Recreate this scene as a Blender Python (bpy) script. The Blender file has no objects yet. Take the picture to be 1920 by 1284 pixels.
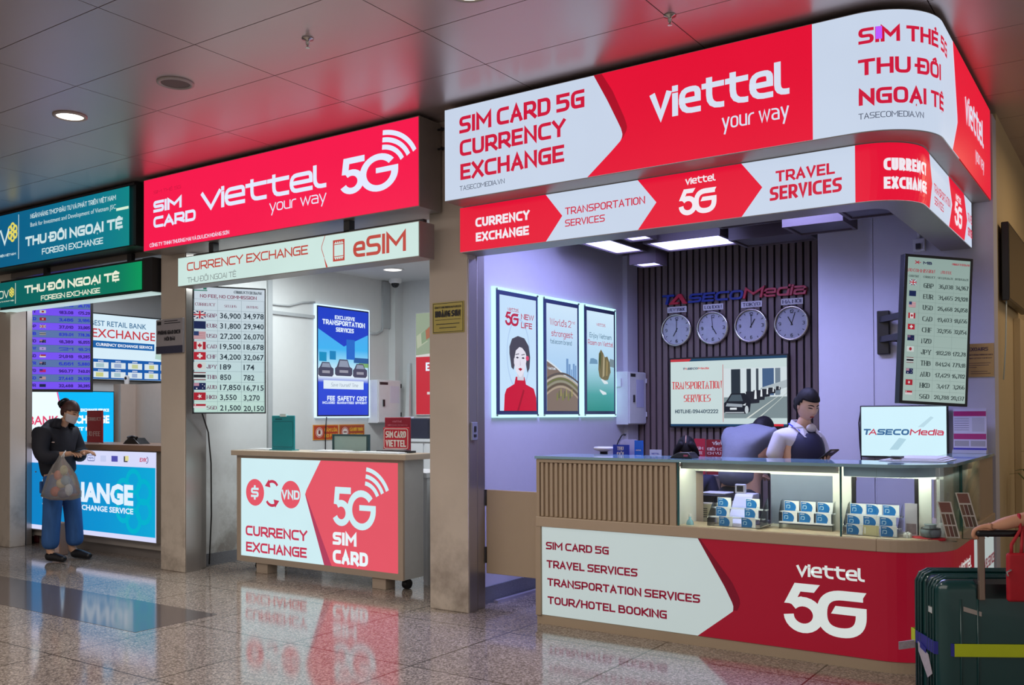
import bpy, bmesh, math, random, unicodedata
from mathutils import Vector, Matrix, Quaternion
random.seed(7)
SC = bpy.context.scene
COL = SC.collection
PI = math.pi

# ---------------------------------------------------------------- camera
CAM_H = 1.45
cam_d = bpy.data.cameras.new('camera'); cam = bpy.data.objects.new('camera', cam_d); COL.objects.link(cam)
SC.camera = cam
_f, _cy, _yaw, _pit, _rol = 1763.17, 754.31, 0.596010, 0.013592, -0.0040547
_F = Vector((-math.sin(_yaw)*math.cos(_pit), math.cos(_yaw)*math.cos(_pit), math.sin(_pit)))
_R0 = Vector((math.cos(_yaw), math.sin(_yaw), 0)); _U0 = _R0.cross(_F)
_R = math.cos(_rol)*_R0 + math.sin(_rol)*_U0
_U = -math.sin(_rol)*_R0 + math.cos(_rol)*_U0
cam.matrix_world = Matrix(((_R.x, _U.x, -_F.x, 0), (_R.y, _U.y, -_F.y, 0), (_R.z, _U.z, -_F.z, CAM_H), (0, 0, 0, 1)))
cam_d.sensor_width = 36; cam_d.sensor_fit = 'HORIZONTAL'
cam_d.lens = 36*_f/1920
cam_d.shift_y = (_cy - 642)/1920
cam_d.clip_start = 0.05; cam_d.clip_end = 200

# ---------------------------------------------------------------- world (the rest of the lit hall), exposure
def lin(c):
    def g(v):
        v /= 255.0
        return v/12.92 if v <= 0.04045 else ((v+0.055)/1.055)**2.4
    return (g(c[0]), g(c[1]), g(c[2]), 1.0)
W = bpy.data.worlds.new('hall'); SC.world = W; W.use_nodes = True
W.node_tree.nodes['Background'].inputs[0].default_value = (1.0, 0.94, 0.90, 1)
W.node_tree.nodes['Background'].inputs[1].default_value = 0.36
SC.view_settings.view_transform = 'Standard'; SC.view_settings.look = 'None'
SC.view_settings.gamma = 1; SC.view_settings.exposure = 0.0; SC.view_settings.use_curve_mapping = False

def area(name, loc, size, energy, color, rot=(0, 0, 0), size_y=None, spread=None):
    d = bpy.data.lights.new(name, 'AREA'); d.energy = energy; d.color = color; d.size = size
    if size_y: d.shape = 'RECTANGLE'; d.size_y = size_y
    if spread: d.spread = spread
    o = bpy.data.objects.new(name, d); o.location = loc; o.rotation_euler = rot; COL.objects.link(o)
    return o
# unseen area lights standing in for ceiling lighting of the hall, shops and corridor
area('hall_light', (-4.5, 0.5, 3.6), 9, 225, (1.0, 0.93, 0.86), size_y=4)
area('bank_shop_light', (-9.2, 6.35, 3.0), 1.6, 34, (0.86, 0.9, 1.0), size_y=0.8)
area('middle_shop_light', (-6.2, 6.35, 3.03), 1.8, 70, (0.90, 0.98, 1.0), size_y=.9)
area('corner_shop_light', (-2.45, 6.25, 3.1), 2.3, 122, (0.43, 0.45, 1.0), size_y=.7)
area('corridor_light', (0.3, 8.3, 3.5), 0.8, 15, (1.0, 0.74, 0.46), size_y=0.8)

# ---------------------------------------------------------------- materials (all node based)
MATS = {}
def pm(name, c, rough=0.5, metal=0.0, var=0.06, scale=14.0, bump=0.0, spec=0.5, coat=0.0, stretch=None):
    """painted / printed / plain surface: principled with a little procedural tone variation"""
    if name in MATS: return MATS[name]
    m = bpy.data.materials.new(name); m.use_nodes = True; MATS[name] = m
    nt = m.node_tree; b = nt.nodes['Principled BSDF']
    b.inputs['Roughness'].default_value = rough; b.inputs['Metallic'].default_value = metal
    b.inputs['Specular IOR Level'].default_value = spec
    b.inputs['Coat Weight'].default_value = coat
    l = lin(c)
    tc = nt.nodes.new('ShaderNodeTexCoord'); n = nt.nodes.new('ShaderNodeTexNoise')
    n.inputs['Scale'].default_value = scale; n.inputs['Detail'].default_value = 4
    src = tc.outputs['Object']
    if stretch:
        mp = nt.nodes.new('ShaderNodeMapping'); mp.inputs['Scale'].default_value = stretch
        nt.links.new(src, mp.inputs[0]); src = mp.outputs[0]
    nt.links.new(src, n.inputs['Vector'])
    mx = nt.nodes.new('ShaderNodeMix'); mx.data_type = 'RGBA'
    mx.inputs[6].default_value = tuple(v*(1-var) for v in l[:3])+(1,)
    mx.inputs[7].default_value = tuple(min(1, v*(1+var)) for v in l[:3])+(1,)
    nt.links.new(n.outputs['Fac'], mx.inputs[0]); nt.links.new(mx.outputs[2], b.inputs['Base Color'])
    if bump:
        bp = nt.nodes.new('ShaderNodeBump'); bp.inputs['Strength'].default_value = bump; bp.inputs['Distance'].default_value = 0.01
        nt.links.new(n.outputs['Fac'], bp.inputs['Height']); nt.links.new(bp.outputs[0], b.inputs['Normal'])
    return m
def em(name, c, s=1.0, rough=0.35, base=0.02, var=0.03, scale=3.0, spec=0.3):
    """lit face of a light box, an LED screen or a lamp"""
    if name in MATS: return MATS[name]
    m = bpy.data.materials.new(name); m.use_nodes = True; MATS[name] = m
    nt = m.node_tree; b = nt.nodes['Principled BSDF']; l = lin(c)
    b.inputs['Base Color'].default_value = tuple(v*base for v in l[:3])+(1,)
    b.inputs['Roughness'].default_value = rough; b.inputs['Specular IOR Level'].default_value = spec
    tc = nt.nodes.new('ShaderNodeTexCoord'); n = nt.nodes.new('ShaderNodeTexNoise'); n.inputs['Scale'].default_value = scale
    nt.links.new(tc.outputs['Object'], n.inputs['Vector'])
    mx = nt.nodes.new('ShaderNodeMix'); mx.data_type = 'RGBA'
    mx.inputs[6].default_value = tuple(v*(1-var) for v in l[:3])+(1,)
    mx.inputs[7].default_value = tuple(v*(1+var) for v in l[:3])+(1,)
    nt.links.new(n.outputs['Fac'], mx.inputs[0]); nt.links.new(mx.outputs[2], b.inputs['Emission Color'])
    b.inputs['Emission Strength'].default_value = s
    return m
def grad(name, stops, axis=0, lo=0.0, hi=1.0, s=1.0, emit=True, rough=0.35):
    """printed or lit graphic whose ink itself blends between colours along one object axis"""
    if name in MATS: return MATS[name]
    m = bpy.data.materials.new(name); m.use_nodes = True; MATS[name] = m
    nt = m.node_tree; b = nt.nodes['Principled BSDF']; b.inputs['Roughness'].default_value = rough
    tc = nt.nodes.new('ShaderNodeTexCoord'); sp = nt.nodes.new('ShaderNodeSeparateXYZ'); mr = nt.nodes.new('ShaderNodeMapRange')
    mr.inputs[1].default_value = lo; mr.inputs[2].default_value = hi
    cr = nt.nodes.new('ShaderNodeValToRGB')
    while len(cr.color_ramp.elements) < len(stops): cr.color_ramp.elements.new(0.5)
    for e, (p, c) in zip(cr.color_ramp.elements, stops): e.position = p; e.color = lin(c)
    nt.links.new(tc.outputs['Object'], sp.inputs[0]); nt.links.new(sp.outputs[axis], mr.inputs[0]); nt.links.new(mr.outputs[0], cr.inputs[0])
    if emit:
        b.inputs['Base Color'].default_value = (.01, .01, .01, 1); b.inputs['Specular IOR Level'].default_value = 0.3
        nt.links.new(cr.outputs[0], b.inputs['Emission Color']); b.inputs['Emission Strength'].default_value = s
    else: nt.links.new(cr.outputs[0], b.inputs['Base Color'])
    return m
def glass(name, tint=(0.93, 0.97, 0.98), refl=1.0, rough=0.02, frost=0.0, frost_c=(0.8, 0.85, 0.9)):
    """thin pane: clear with Fresnel reflection, optionally frosted"""
    if name in MATS: return MATS[name]
    m = bpy.data.materials.new(name); m.use_nodes = True; MATS[name] = m
    nt = m.node_tree; nt.nodes.remove(nt.nodes['Principled BSDF']); out = nt.nodes['Material Output']
    tr = nt.nodes.new('ShaderNodeBsdfTransparent'); tr.inputs[0].default_value = tint+(1,)
    gl = nt.nodes.new('ShaderNodeBsdfGlossy'); gl.inputs['Roughness'].default_value = rough
    fr = nt.nodes.new('ShaderNodeFresnel'); fr.inputs[0].default_value = 1.35
    mx = nt.nodes.new('ShaderNodeMixShader')
    if refl != 1.0:
        mu = nt.nodes.new('ShaderNodeMath'); mu.operation = 'MULTIPLY'; mu.inputs[1].default_value = refl; mu.use_clamp = True
        nt.links.new(fr.outputs[0], mu.inputs[0]); nt.links.new(mu.outputs[0], mx.inputs[0])
    else: nt.links.new(fr.outputs[0], mx.inputs[0])
    nt.links.new(tr.outputs[0], mx.inputs[1]); nt.links.new(gl.outputs[0], mx.inputs[2])
    last = mx.outputs[0]
    if frost:
        df = nt.nodes.new('ShaderNodeBsdfDiffuse'); df.inputs[0].default_value = frost_c+(1,)
        m2 = nt.nodes.new('ShaderNodeMixShader'); m2.inputs[0].default_value = frost
        nt.links.new(last, m2.inputs[1]); nt.links.new(df.outputs[0], m2.inputs[2]); last = m2.outputs[0]
    nt.links.new(last, out.inputs[0])
    return m

def stain(m, zlo, zhi, c=(96, 84, 72), amt=.8, scale=2.2, thr=.5):
    """scuffs and grime of irregular shape on the lower part of a surface"""
    nt = m.node_tree; b = nt.nodes['Principled BSDF']; src = b.inputs['Base Color'].links[0].from_socket
    g = nt.nodes.new('ShaderNodeNewGeometry'); sp = nt.nodes.new('ShaderNodeSeparateXYZ'); nt.links.new(g.outputs['Position'], sp.inputs[0])
    n = nt.nodes.new('ShaderNodeTexNoise'); n.inputs['Scale'].default_value = scale; n.inputs['Detail'].default_value = 6; n.inputs['Roughness'].default_value = .65
    nt.links.new(g.outputs['Position'], n.inputs['Vector'])
    r1 = nt.nodes.new('ShaderNodeMapRange'); r1.inputs[1].default_value = thr; r1.inputs[2].default_value = thr+.2; nt.links.new(n.outputs['Fac'], r1.inputs[0])
    r2 = nt.nodes.new('ShaderNodeMapRange'); r2.inputs[1].default_value = zhi; r2.inputs[2].default_value = zlo; nt.links.new(sp.outputs[2], r2.inputs[0])
    mu = nt.nodes.new('ShaderNodeMath'); mu.operation = 'MULTIPLY'; nt.links.new(r1.outputs[0], mu.inputs[0]); nt.links.new(r2.outputs[0], mu.inputs[1])
    m2 = nt.nodes.new('ShaderNodeMath'); m2.operation = 'MULTIPLY'; m2.inputs[1].default_value = amt; nt.links.new(mu.outputs[0], m2.inputs[0])
    mx = nt.nodes.new('ShaderNodeMix'); mx.data_type = 'RGBA'; nt.links.new(m2.outputs[0], mx.inputs[0]); nt.links.new(src, mx.inputs[6]); mx.inputs[7].default_value = lin(c)
    nt.links.new(mx.outputs[2], b.inputs['Base Color']); return m

# ---------------------------------------------------------------- mesh builder
def V(*a): return Vector(a if len(a) == 3 else a[0])
class MB:
    def __init__(s): s.v = []; s.f = []; s.m = []
    def add(s, vs, fs, mi=0):
        k = len(s.v); s.v.extend([tuple(p) for p in vs]); s.f.extend([tuple(i+k for i in f) for f in fs]); s.m.extend([mi]*len(fs)); return s
    def box(s, x0, x1, y0, y1, z0, z1, mi=0):
        return s.add([(x0,y0,z0),(x1,y0,z0),(x1,y1,z0),(x0,y1,z0),(x0,y0,z1),(x1,y0,z1),(x1,y1,z1),(x0,y1,z1)],
                     [(3,2,1,0),(4,5,6,7),(0,1,5,4),(1,2,6,5),(2,3,7,6),(3,0,4,7)], mi)
    def fbox(s, fr, u0, u1, v0, v1, w0, w1, mi=0, nu=1):
        for i in range(nu):
            a = u0+(u1-u0)*i/nu; b = u0+(u1-u0)*(i+1)/nu
            p = [fr(a,v0,w0),fr(b,v0,w0),fr(b,v0,w1),fr(a,v0,w1),fr(a,v1,w0),fr(b,v1,w0),fr(b,v1,w1),fr(a,v1,w1)]
            fs = [(0,1,2,3),(7,6,5,4),(0,4,5,1),(2,6,7,3)]
            if i == 0: fs.append((0,3,7,4))
            if i == nu-1: fs.append((1,5,6,2))
            s.add(p, fs, mi)
        return s
    def quad(s, a, b, c, d, mi=0): return s.add([a,b,c,d], [(0,1,2,3)], mi)
    def patch(s, fr, v0, v1, uL, uR, w=0.0, nv=1, nu=1, mi=0):
        """flat or curved print area between two edges given as functions of v"""
        L = uL if callable(uL) else (lambda v: uL); R = uR if callable(uR) else (lambda v: uR)
        vs = []
        for j in range(nv+1):
            v = v0+(v1-v0)*j/nv
            for i in range(nu+1):
                t = i/nu; vs.append(fr(L(v)*(1-t)+R(v)*t, v, w))
        fs = [(j*(nu+1)+i, j*(nu+1)+i+1, (j+1)*(nu+1)+i+1, (j+1)*(nu+1)+i) for j in range(nv) for i in range(nu)]
        return s.add(vs, fs, mi)
    def poly(s, fr, pts, w=0.0, mi=0): return s.add([fr(u, v, w) for u, v in pts], [tuple(range(len(pts)))], mi)
    def disc(s, fr, u, v, r, w=0.0, n=32, ry=None, mi=0):
        ry = ry or r
        return s.poly(fr, [(u+r*math.cos(2*PI*i/n), v+ry*math.sin(2*PI*i/n)) for i in range(n)], w, mi)
    def ring(s, fr, u, v, r0, r1, w=0.0, n=32, a0=0, a1=2*PI, mi=0):
        for i in range(n):
            a = a0+(a1-a0)*i/n; b = a0+(a1-a0)*(i+1)/n
            s.add([fr(u+r0*math.cos(a), v+r0*math.sin(a), w), fr(u+r1*math.cos(a), v+r1*math.sin(a), w), fr(u+r1*math.cos(b), v+r1*math.sin(b), w), fr(u+r0*math.cos(b), v+r0*math.sin(b), w)], [(0,1,2,3)], mi)
        return s
    def prism(s, pts, z0, z1, fr=None, mi=0):
        n = len(pts); g = fr or (lambda u, v, w: (u, v, w))
        return s.add([g(x,y,z0) for x,y in pts]+[g(x,y,z1) for x,y in pts],
                     [tuple(range(n-1,-1,-1)), tuple(range(n,2*n))]+[(i,(i+1)%n,n+(i+1)%n,n+i) for i in range(n)], mi)
    def tube(s, pts, r, n=8, mi=0, cap=True, sx=1.0):
        pts = [Vector(p) for p in pts]; k = len(pts); rs = r if isinstance(r, (list, tuple)) else [r]*k
        vs = []; up = None
        for i, p in enumerate(pts):
            d = (pts[min(i+1,k-1)]-pts[max(i-1,0)]).normalized()
            if up is None:
                up = d.orthogonal().normalized()
            up = (up-d*up.dot(d)); up = up.normalized() if up.length > 1e-6 else d.orthogonal().normalized()
            q = d.cross(up)
            for j in range(n):
                a = 2*PI*j/n; vs.append(p+rs[i]*(math.cos(a)*up+math.sin(a)*q*sx))
        fs = [(i*n+j, i*n+(j+1)%n, (i+1)*n+(j+1)%n, (i+1)*n+j) for i in range(k-1) for j in range(n)]
        if cap: fs += [tuple(range(n-1,-1,-1)), tuple(range((k-1)*n, k*n))]
        return s.add(vs, fs, mi)
    def lathe(s, prof, c=(0,0,0), n=24, mi=0, ax='z', cap=True):
        vs = []
        for r, h in prof:
            for j in range(n):
                a = 2*PI*j/n; x, y = r*math.cos(a), r*math.sin(a)
                p = (x,y,h) if ax == 'z' else ((x,h,y) if ax == 'y' else (h,x,y))
                vs.append((c[0]+p[0], c[1]+p[1], c[2]+p[2]))
        k = len(prof)
        fs = [(i*n+j, i*n+(j+1)%n, (i+1)*n+(j+1)%n, (i+1)*n+j) for i in range(k-1) for j in range(n)]
        if cap: fs += [tuple(range(n-1,-1,-1)), tuple(range((k-1)*n, k*n))]
        return s.add(vs, fs, mi)
    def ball(s, c, rx, ry=None, rz=None, n=16, m=10, mi=0, rot=None):
        ry = ry or rx; rz = rz or rx; vs = []; c = Vector(c)
        for i in range(m+1):
            t = PI*i/m
            for j in range(n):
                a = 2*PI*j/n; p = Vector((rx*math.sin(t)*math.cos(a), ry*math.sin(t)*math.sin(a), rz*math.cos(t)))
                if rot: p = rot @ p
                vs.append(c+p)
        return s.add(vs, [(i*n+j, (i+1)*n+j, (i+1)*n+(j+1)%n, i*n+(j+1)%n) for i in range(m) for j in range(n)], mi)
    def build(s, name, mat, parent=None, smooth=False, bevel=0, solid=0, subsurf=0, label=None, merge=False):
        off = parent_off(parent)
        me = bpy.data.meshes.new(name)
        me.from_pydata([(p[0]-off[0], p[1]-off[1], p[2]-off[2]) for p in s.v], [], s.f)
        for mm in (mat if isinstance(mat, (list, tuple)) else [mat]): me.materials.append(mm)
        me.polygons.foreach_set('material_index', s.m)
        if merge or smooth:
            bm = bmesh.new(); bm.from_mesh(me)
            if merge: bmesh.ops.remove_doubles(bm, verts=bm.verts, dist=1e-5)
            bmesh.ops.recalc_face_normals(bm, faces=bm.faces); bm.to_mesh(me); bm.free()
        if smooth: me.polygons.foreach_set('use_smooth', [True]*len(me.polygons))
        me.update()
        o = bpy.data.objects.new(name, me); COL.objects.link(o)
        if parent: o.parent = parent
        if bevel:
            b = o.modifiers.new('bevel', 'BEVEL'); b.width = bevel; b.segments = 2; b.limit_method = 'ANGLE'; b.angle_limit = 0.7
        if solid:
            b = o.modifiers.new('solid', 'SOLIDIFY'); b.thickness = solid; b.offset = 0
        if subsurf:
            b = o.modifiers.new('sub', 'SUBSURF'); b.levels = subsurf; b.render_levels = subsurf
        if label: o['label'] = label
        return o
def parent_off(p):
    o = Vector((0,0,0))
    while p is not None: o = o+p.location; p = p.parent
    return o
def tag(o, label, cat, group=None, kind=None):
    o['label'] = label; o['category'] = cat
    if group: o['group'] = group
    if kind: o['kind'] = kind
    return o
def thing(name, label, cat, loc=(0,0,0), group=None):
    o = bpy.data.objects.new(name, None); COL.objects.link(o); o.location = loc; o.empty_display_size = 0.1
    return tag(o, label, cat, group)
def struct(name, mb, mat, **k):
    o = mb.build(name, mat, **k); o['kind'] = 'structure'; return o
def dup(root, loc, label=None, rotz=None, group=None):
    r = root.copy(); COL.objects.link(r); r.location = loc
    if rotz is not None: r.rotation_euler = (0, 0, rotz)
    if label: r['label'] = label
    if group: r['group'] = group
    for ch in list(root.children):
        c = ch.copy(); COL.objects.link(c); c.parent = r
        for g in list(ch.children):
            d = g.copy(); COL.objects.link(d); d.parent = c
    return r
def frame(o, ux, n):
    """plane frame: (u along ux, v up, w along the outward normal n) -> world"""
    o = Vector(o); ux = Vector(ux).normalized(); n = Vector(n).normalized(); uy = n.cross(ux)
    return lambda u, v, w=0.0: o+ux*u+uy*v+n*w
def fy(Y): return lambda u, v, w=0.0: Vector((u, Y-w, v))           # faces -Y, u = X, v = Z
def fx(X): return lambda u, v, w=0.0: Vector((X+w, u, v))           # faces +X, u = Y, v = Z
def wrap(Y, X, R):
    """front face along X at Y, rounded corner of radius R, then along +Y at X. u = X on the front, arc length beyond."""
    xc = X-R; L = R*PI/2
    def g(u, v, w=0.0):
        if u <= xc: return Vector((u, Y-w, v))
        if u <= xc+L:
            a = (u-xc)/R; return Vector((xc+(R+w)*math.sin(a), Y+R-(R+w)*math.cos(a), v))
        return Vector((X+w, Y+R+(u-xc-L), v))
    return g

# ---------------------------------------------------------------- lettering: a pen-drawn alphabet
GL = {
'A':'00 48 80|1.3,2.6 6.7,2.6','B':'00 08 7,8r 7,4.3r 0,4.3|7,4.3 8,4.3r 80r 00','C':'88 08r 00r 80','D':'00 08 88r 80r 00','E':'88 08 00 80|04 74','F':'88 08 00|04 74',
'G':'88 08r 00r 80 84 44','H':'00 08|80 88|04 84','I':'00 08','J':'88 80r 00r 02','K':'00 08|88 14 80','L':'08 00 80','M':'00 08 43 88 80','N':'00 08 80 88',
'O':'48 88r 80r 00r 08r 48','P':'00 08 88r 83r 03','Q':'48 88r 80r 00r 08r 48|52 9,-1','R':'00 08 88r 83r 03|43 80','S':'88 08r 04r 84r 80r 00','T':'08 88|48 40',
'U':'08 00r 80r 88','V':'08 40 88','W':'08 20 48 60 88','X':'08 80|00 88','Y':'08 44 88|44 40','Z':'08 88 00 80',
'0':'48 88r 80r 00r 08r 48','1':'05 88 80','2':'0,6.3 08r 88r 8,4.2r 00 80','3':'08 88r 8,4.2r 34|34 84r 80r 00','4':'60 68 02 82','5':'88 08 0,4.6 8,4.6r 80r 00',
'6':'78 08r 00r 80r 8,4.6r 0,4.6','7':'08 88 30','8':'4,4.2 0.5,4.2r 0.5,8r 7.5,8r 7.5,4.2r 4,4.2|4,4.2 8,4.2r 80r 00r 0,4.2r 4,4.2','9':'10 80r 88r 08r 0,3.4r 8,3.4',
'a':'05 8,5r 80 00r 0,2.8r 8,2.8','b':'08 00 80r 85r 05','c':'85 05r 00r 80','d':'88 80 00r 05r 85','e':'0,2.5 8,2.5 8,5r 0,5r 00r 80','f':'00 08r 88|05 75','g':'80 00r 05r 85 8,-2.6r 0,-2.6',
'h':'08 00|05 85r 80','i':'00 0,4.2|0,6.9 0,7.3','j':'4,5 4,-2.6r 0,-2.6|4,7.2 4,8.2','k':'08 00|75 1,2.6 80','l':'08 00r 80','m':'00 05 85r 80|45 40','n':'00 05 85r 80','o':'45 85r 80r 00r 05r 45',
'p':'0,-2.6 05 85r 80r 00','q':'8,-2.6 85 05r 00r 80','r':'00 05r 85','s':'85 05r 0,2.6r 8,2.6r 80r 00','t':'2.2,7.7 2.2,0r 80|0,4.9 8,4.9','u':'05 00r 80 85','v':'05 40 85','w':'05 20 45 60 85','x':'05 80|00 85',
'y':'05 4,0|85 2.6,-2.6','z':'05 85 00 80','.':'00 0,0.7',',':'0,0.7 0,-1.2',':':'0,0.6 0,1.3|0,4.2 0,4.9','/':'0,-0.5 8,8.5','-':'04 84',"'":'08 0,6','(':'88 05r 03r 80','*':'16 76','%':'00 88','+':'04 84|40 48','@':'',
'Đ':'00 08 88r 80r 00|-2,4 4,4',' ':'', '$':'8,7 0,7r 0,4r 8,4r 8,1r 0,1|4,9 4,7|4,1 4,-1'}
WID = {'I':0,'M':.86,'W':.95,'1':.28,'J':.45,'T':.62,'L':.5,'E':.54,'F':.54,'i':0,'j':.2,'l':.24,'t':.5,'f':.36,'r':.34,'m':.86,'w':.8,'.':0,',':0,':':0,"'":0,'/':.42,'-':.34,' ':.30,'(':.2,'a':.5,'c':.46,'e':.5,'s':.44,'k':.46,'v':.5,'y':.5,'x':.48,'z':.44}
MARK = {'\u0302':'1.5,9.3 4,10.6 6.5,9.3','\u0309':'3,10 5.2,11.2r 5.2,9.6r 4,9.2','\u0323':'3.6,-2 4.4,-2','\u0300':'2.6,10.8 4.6,9.4','\u0301':'5.4,10.8 3.4,9.4','\u0303':'1.6,9.4 3.4,10.4 4.8,9.4 6.6,10.4','\u0306':'1.5,10.6 2.5,9.3 5.5,9.3 6.5,10.6','\u031b':'7.5,8 9.5,9.6'}
_cache = {}
def gpath(sx):
    if sx not in _cache:
        out = []
        for st in sx.split('|'):
            pts = []
            for t in st.split():
                r = t.endswith('r'); t = t.rstrip('r')
                x, y = (t.split(',') if ',' in t else (t[0], t[1]))
                pts.append((float(x), float(y), r))
            if pts: out.append(pts)
        _cache[sx] = out
    return _cache[sx]
def roundpoly(pts, R, seg=4):
    """pts: (x, y, r) with r False/True/radius -> plain polyline with rounded corners"""
    n = len(pts); out = []
    closed = n > 2 and abs(pts[0][0]-pts[-1][0]) < 1e-9 and abs(pts[0][1]-pts[-1][1]) < 1e-9
    for i, (x, y, r) in enumerate(pts):
        rad = R if r is True else (r or 0)
        if not rad or i in (0, n-1): out.append((x, y)); continue
        a = Vector((pts[i-1][0]-x, pts[i-1][1]-y)); b = Vector((pts[i+1][0]-x, pts[i+1][1]-y))
        la, lb = a.length, b.length
        if la < 1e-9 or lb < 1e-9: out.append((x, y)); continue
        a /= la; b /= lb; ang = a.angle(b)
        if ang > 3.1: out.append((x, y)); continue
        d = min(rad/math.tan(ang/2), la*(.5 if 0 < i-1 else .98), lb*(.5 if i+1 < n-1 else .98))
        p0 = Vector((x, y))+a*d; p1 = Vector((x, y))+b*d; pc = Vector((x, y))
        for k in range(seg+1):
            t = k/seg; q = p0*(1-t)**2+pc*2*t*(1-t)*0.98+p1*t*t; q = q + (pc-pc*0.98)*2*t*(1-t); out.append((q.x, q.y))
    return out, closed
def ribbon(mb, fr, pl, closed, hx, hy, w, mi=0, maxlen=None):
    P = [Vector(p) for p in pl]
    Q = [P[0]]
    for p in P[1:]:
        if (p-Q[-1]).length > 1e-6:
            if maxlen:
                k = int((p-Q[-1]).length/maxlen); a = Q[-1].copy()
                for j in range(1, k+1): Q.append(a+(p-a)*(j/(k+1)))
            Q.append(p)
    if closed: Q = Q[:-1]
    n = len(Q)
    if n < 2: return
    vs = []
    for i in range(n):
        if closed: a = Q[i]-Q[i-1]; b = Q[(i+1)%n]-Q[i]
        else: a = Q[i]-Q[i-1] if i else Q[1]-Q[0]; b = Q[i+1]-Q[i] if i < n-1 else Q[-1]-Q[-2]
        a.normalize(); b.normalize(); na = Vector((-a.y, a.x)); nb = Vector((-b.y, b.x))
        m = na+nb
        m = m.normalized()/max(0.42, math.sqrt(max(0, (1+na.dot(nb))/2))) if m.length > 1e-6 else na
        vs.append(fr(Q[i].x+m.x*hx, Q[i].y+m.y*hy, w)); vs.append(fr(Q[i].x-m.x*hx, Q[i].y-m.y*hy, w))
    k = n if closed else n-1
    mb.add(vs, [(2*i+1, 2*((i+1)%n)+1, 2*((i+1)%n), 2*i) for i in range(k)], mi)
def write(mb, text, fr, u0, v0, u1, v1, t=0.22, r=0.3, w=0.003, sp=0.08, slant=0.0, serif=False, maxlen=None, thin=None, xh=None):
    """text from baseline-left (u0,v0) to cap-top-right (u1,v1)"""
    h = v1-v0; AX = getattr(fr, 'ax', 1.0); th = t*h/AX; hx = th/2; hy = AX* (thin if thin else (0.5 if serif else 0.86))*hx; ih = h-2*hy
    gl = []
    for ch in text:
        base = ch; marks = []
        if ch not in GL:
            d = unicodedata.normalize('NFD', ch); base = d[0]; marks = [m for m in d[1:] if m in MARK]
        gl.append((base, marks))
    ws = [WID.get(b, .62 if b.isupper() or b.isdigit() else .5) for b, _ in gl]
    gaps = [0 if b == ' ' else 1 for b, _ in gl]
    tot_w = sum(ws)*ih; tot_f = sum(th if b != ' ' else 0 for b, _ in gl); tot_g = sum(gaps[:-1])*sp*h/AX*min(1.0, (u1-u0)*AX/max(1e-6, (sum(ws)+sum(gaps)*(t+sp))*h))
    gp = tot_g/max(1, sum(gaps[:-1])); kx = max(0.15, (u1-u0-tot_f-tot_g)/tot_w) if tot_w > 0 else 1
    if len(text) == 1 and ws[0] == 0: kx = 1
    x = u0; si = 0
    for (b, marks), wd in zip(gl, ws):
        iw = wd*ih*kx
        if b == ' ': x += iw; continue
        x0 = x+hx
        strokes = list(gpath(GL.get(b, ''))) 
        for m in marks: strokes += gpath(MARK[m])
        mw = max(iw, 0.3*ih*kx)
        for st in strokes:
            ism = any(st is q for m in marks for q in gpath(MARK[m]))
            bw = mw if ism else iw
            ox = (iw-mw)/2 if ism else 0
            if xh and b.islower() and not ism:
                st = [(px, py*xh*1.6 if py <= 5 else xh*8+(py-5)/3*(8-xh*8), rr) for px, py, rr in st]
            pts = [(x0+ox+px/8*bw+slant*(py/8*ih), v0+hy+py/8*ih, rr) for px, py, rr in st]
            pl, cl = roundpoly(pts, r*h)
            if not cl and not ism and len(pl) > 1:
                pl = list(pl)
                for e, q in ((0, 1), (-1, -2)):
                    dx, dy = pl[e][0]-pl[q][0], (pl[e][1]-pl[q][1])/AX; L = math.hypot(dx, dy)
                    if L > 1e-9:
                        nx = hx if abs(dx) > abs(dy)*1.5 else 0; ny = hy if abs(dy) >= abs(dx)*.5 else 0
                        pl[e] = (pl[e][0]+(math.copysign(nx, dx) if nx else dx/max(abs(dy), 1e-9)*hy/AX if ny else 0), pl[e][1]+(math.copysign(ny, dy) if ny else 0))
            tk = 0.7 if ism else 1.0
            si += 1; ww = w+.00012*(si % 9)
            ribbon(mb, fr, pl, cl, hx*tk, hy*tk, ww, maxlen=maxlen)
            if serif and not cl and not ism:
                for e, nb in ((pl[0], pl[1]), (pl[-1], pl[-2])):
                    if abs(e[1]-nb[1]) > abs(e[0]-nb[0])*0.8:
                        ribbon(mb, fr, [(e[0]-th*0.95, e[1]), (e[0]+th*0.95, e[1])], False, 0, hy*0.8, ww)
        x += iw+th+gp
    return mb
def letters(name, text_list, mat, parent, fr, **k):
    """lettering parts: one part per line of writing"""
    o = None
    for tx in text_list:
        kk = dict(k)
        if len(tx) > 5: kk.update(tx[5])
        mb = MB(); write(mb, tx[0], fr, tx[1], tx[2], tx[3], tx[4], **kk)
        o = mb.build(name, mat, parent)
    return o
def strokes(mb, fr, paths, th, w=0.003, R=0.2, hy=None, ox=0, oy=0, sx=1, sy=1, maxlen=None):
    for p in paths:
        pts = [(ox+a[0]*sx, oy+a[1]*sy, (a[2]*sx if len(a) > 2 and a[2] is not True else (a[2] if len(a) > 2 else False))) for a in p]
        pl, cl = roundpoly(pts, R*sx, seg=8)
        ribbon(mb, fr, pl, cl, th/2, (hy or th)/2, w, maxlen=maxlen)
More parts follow.
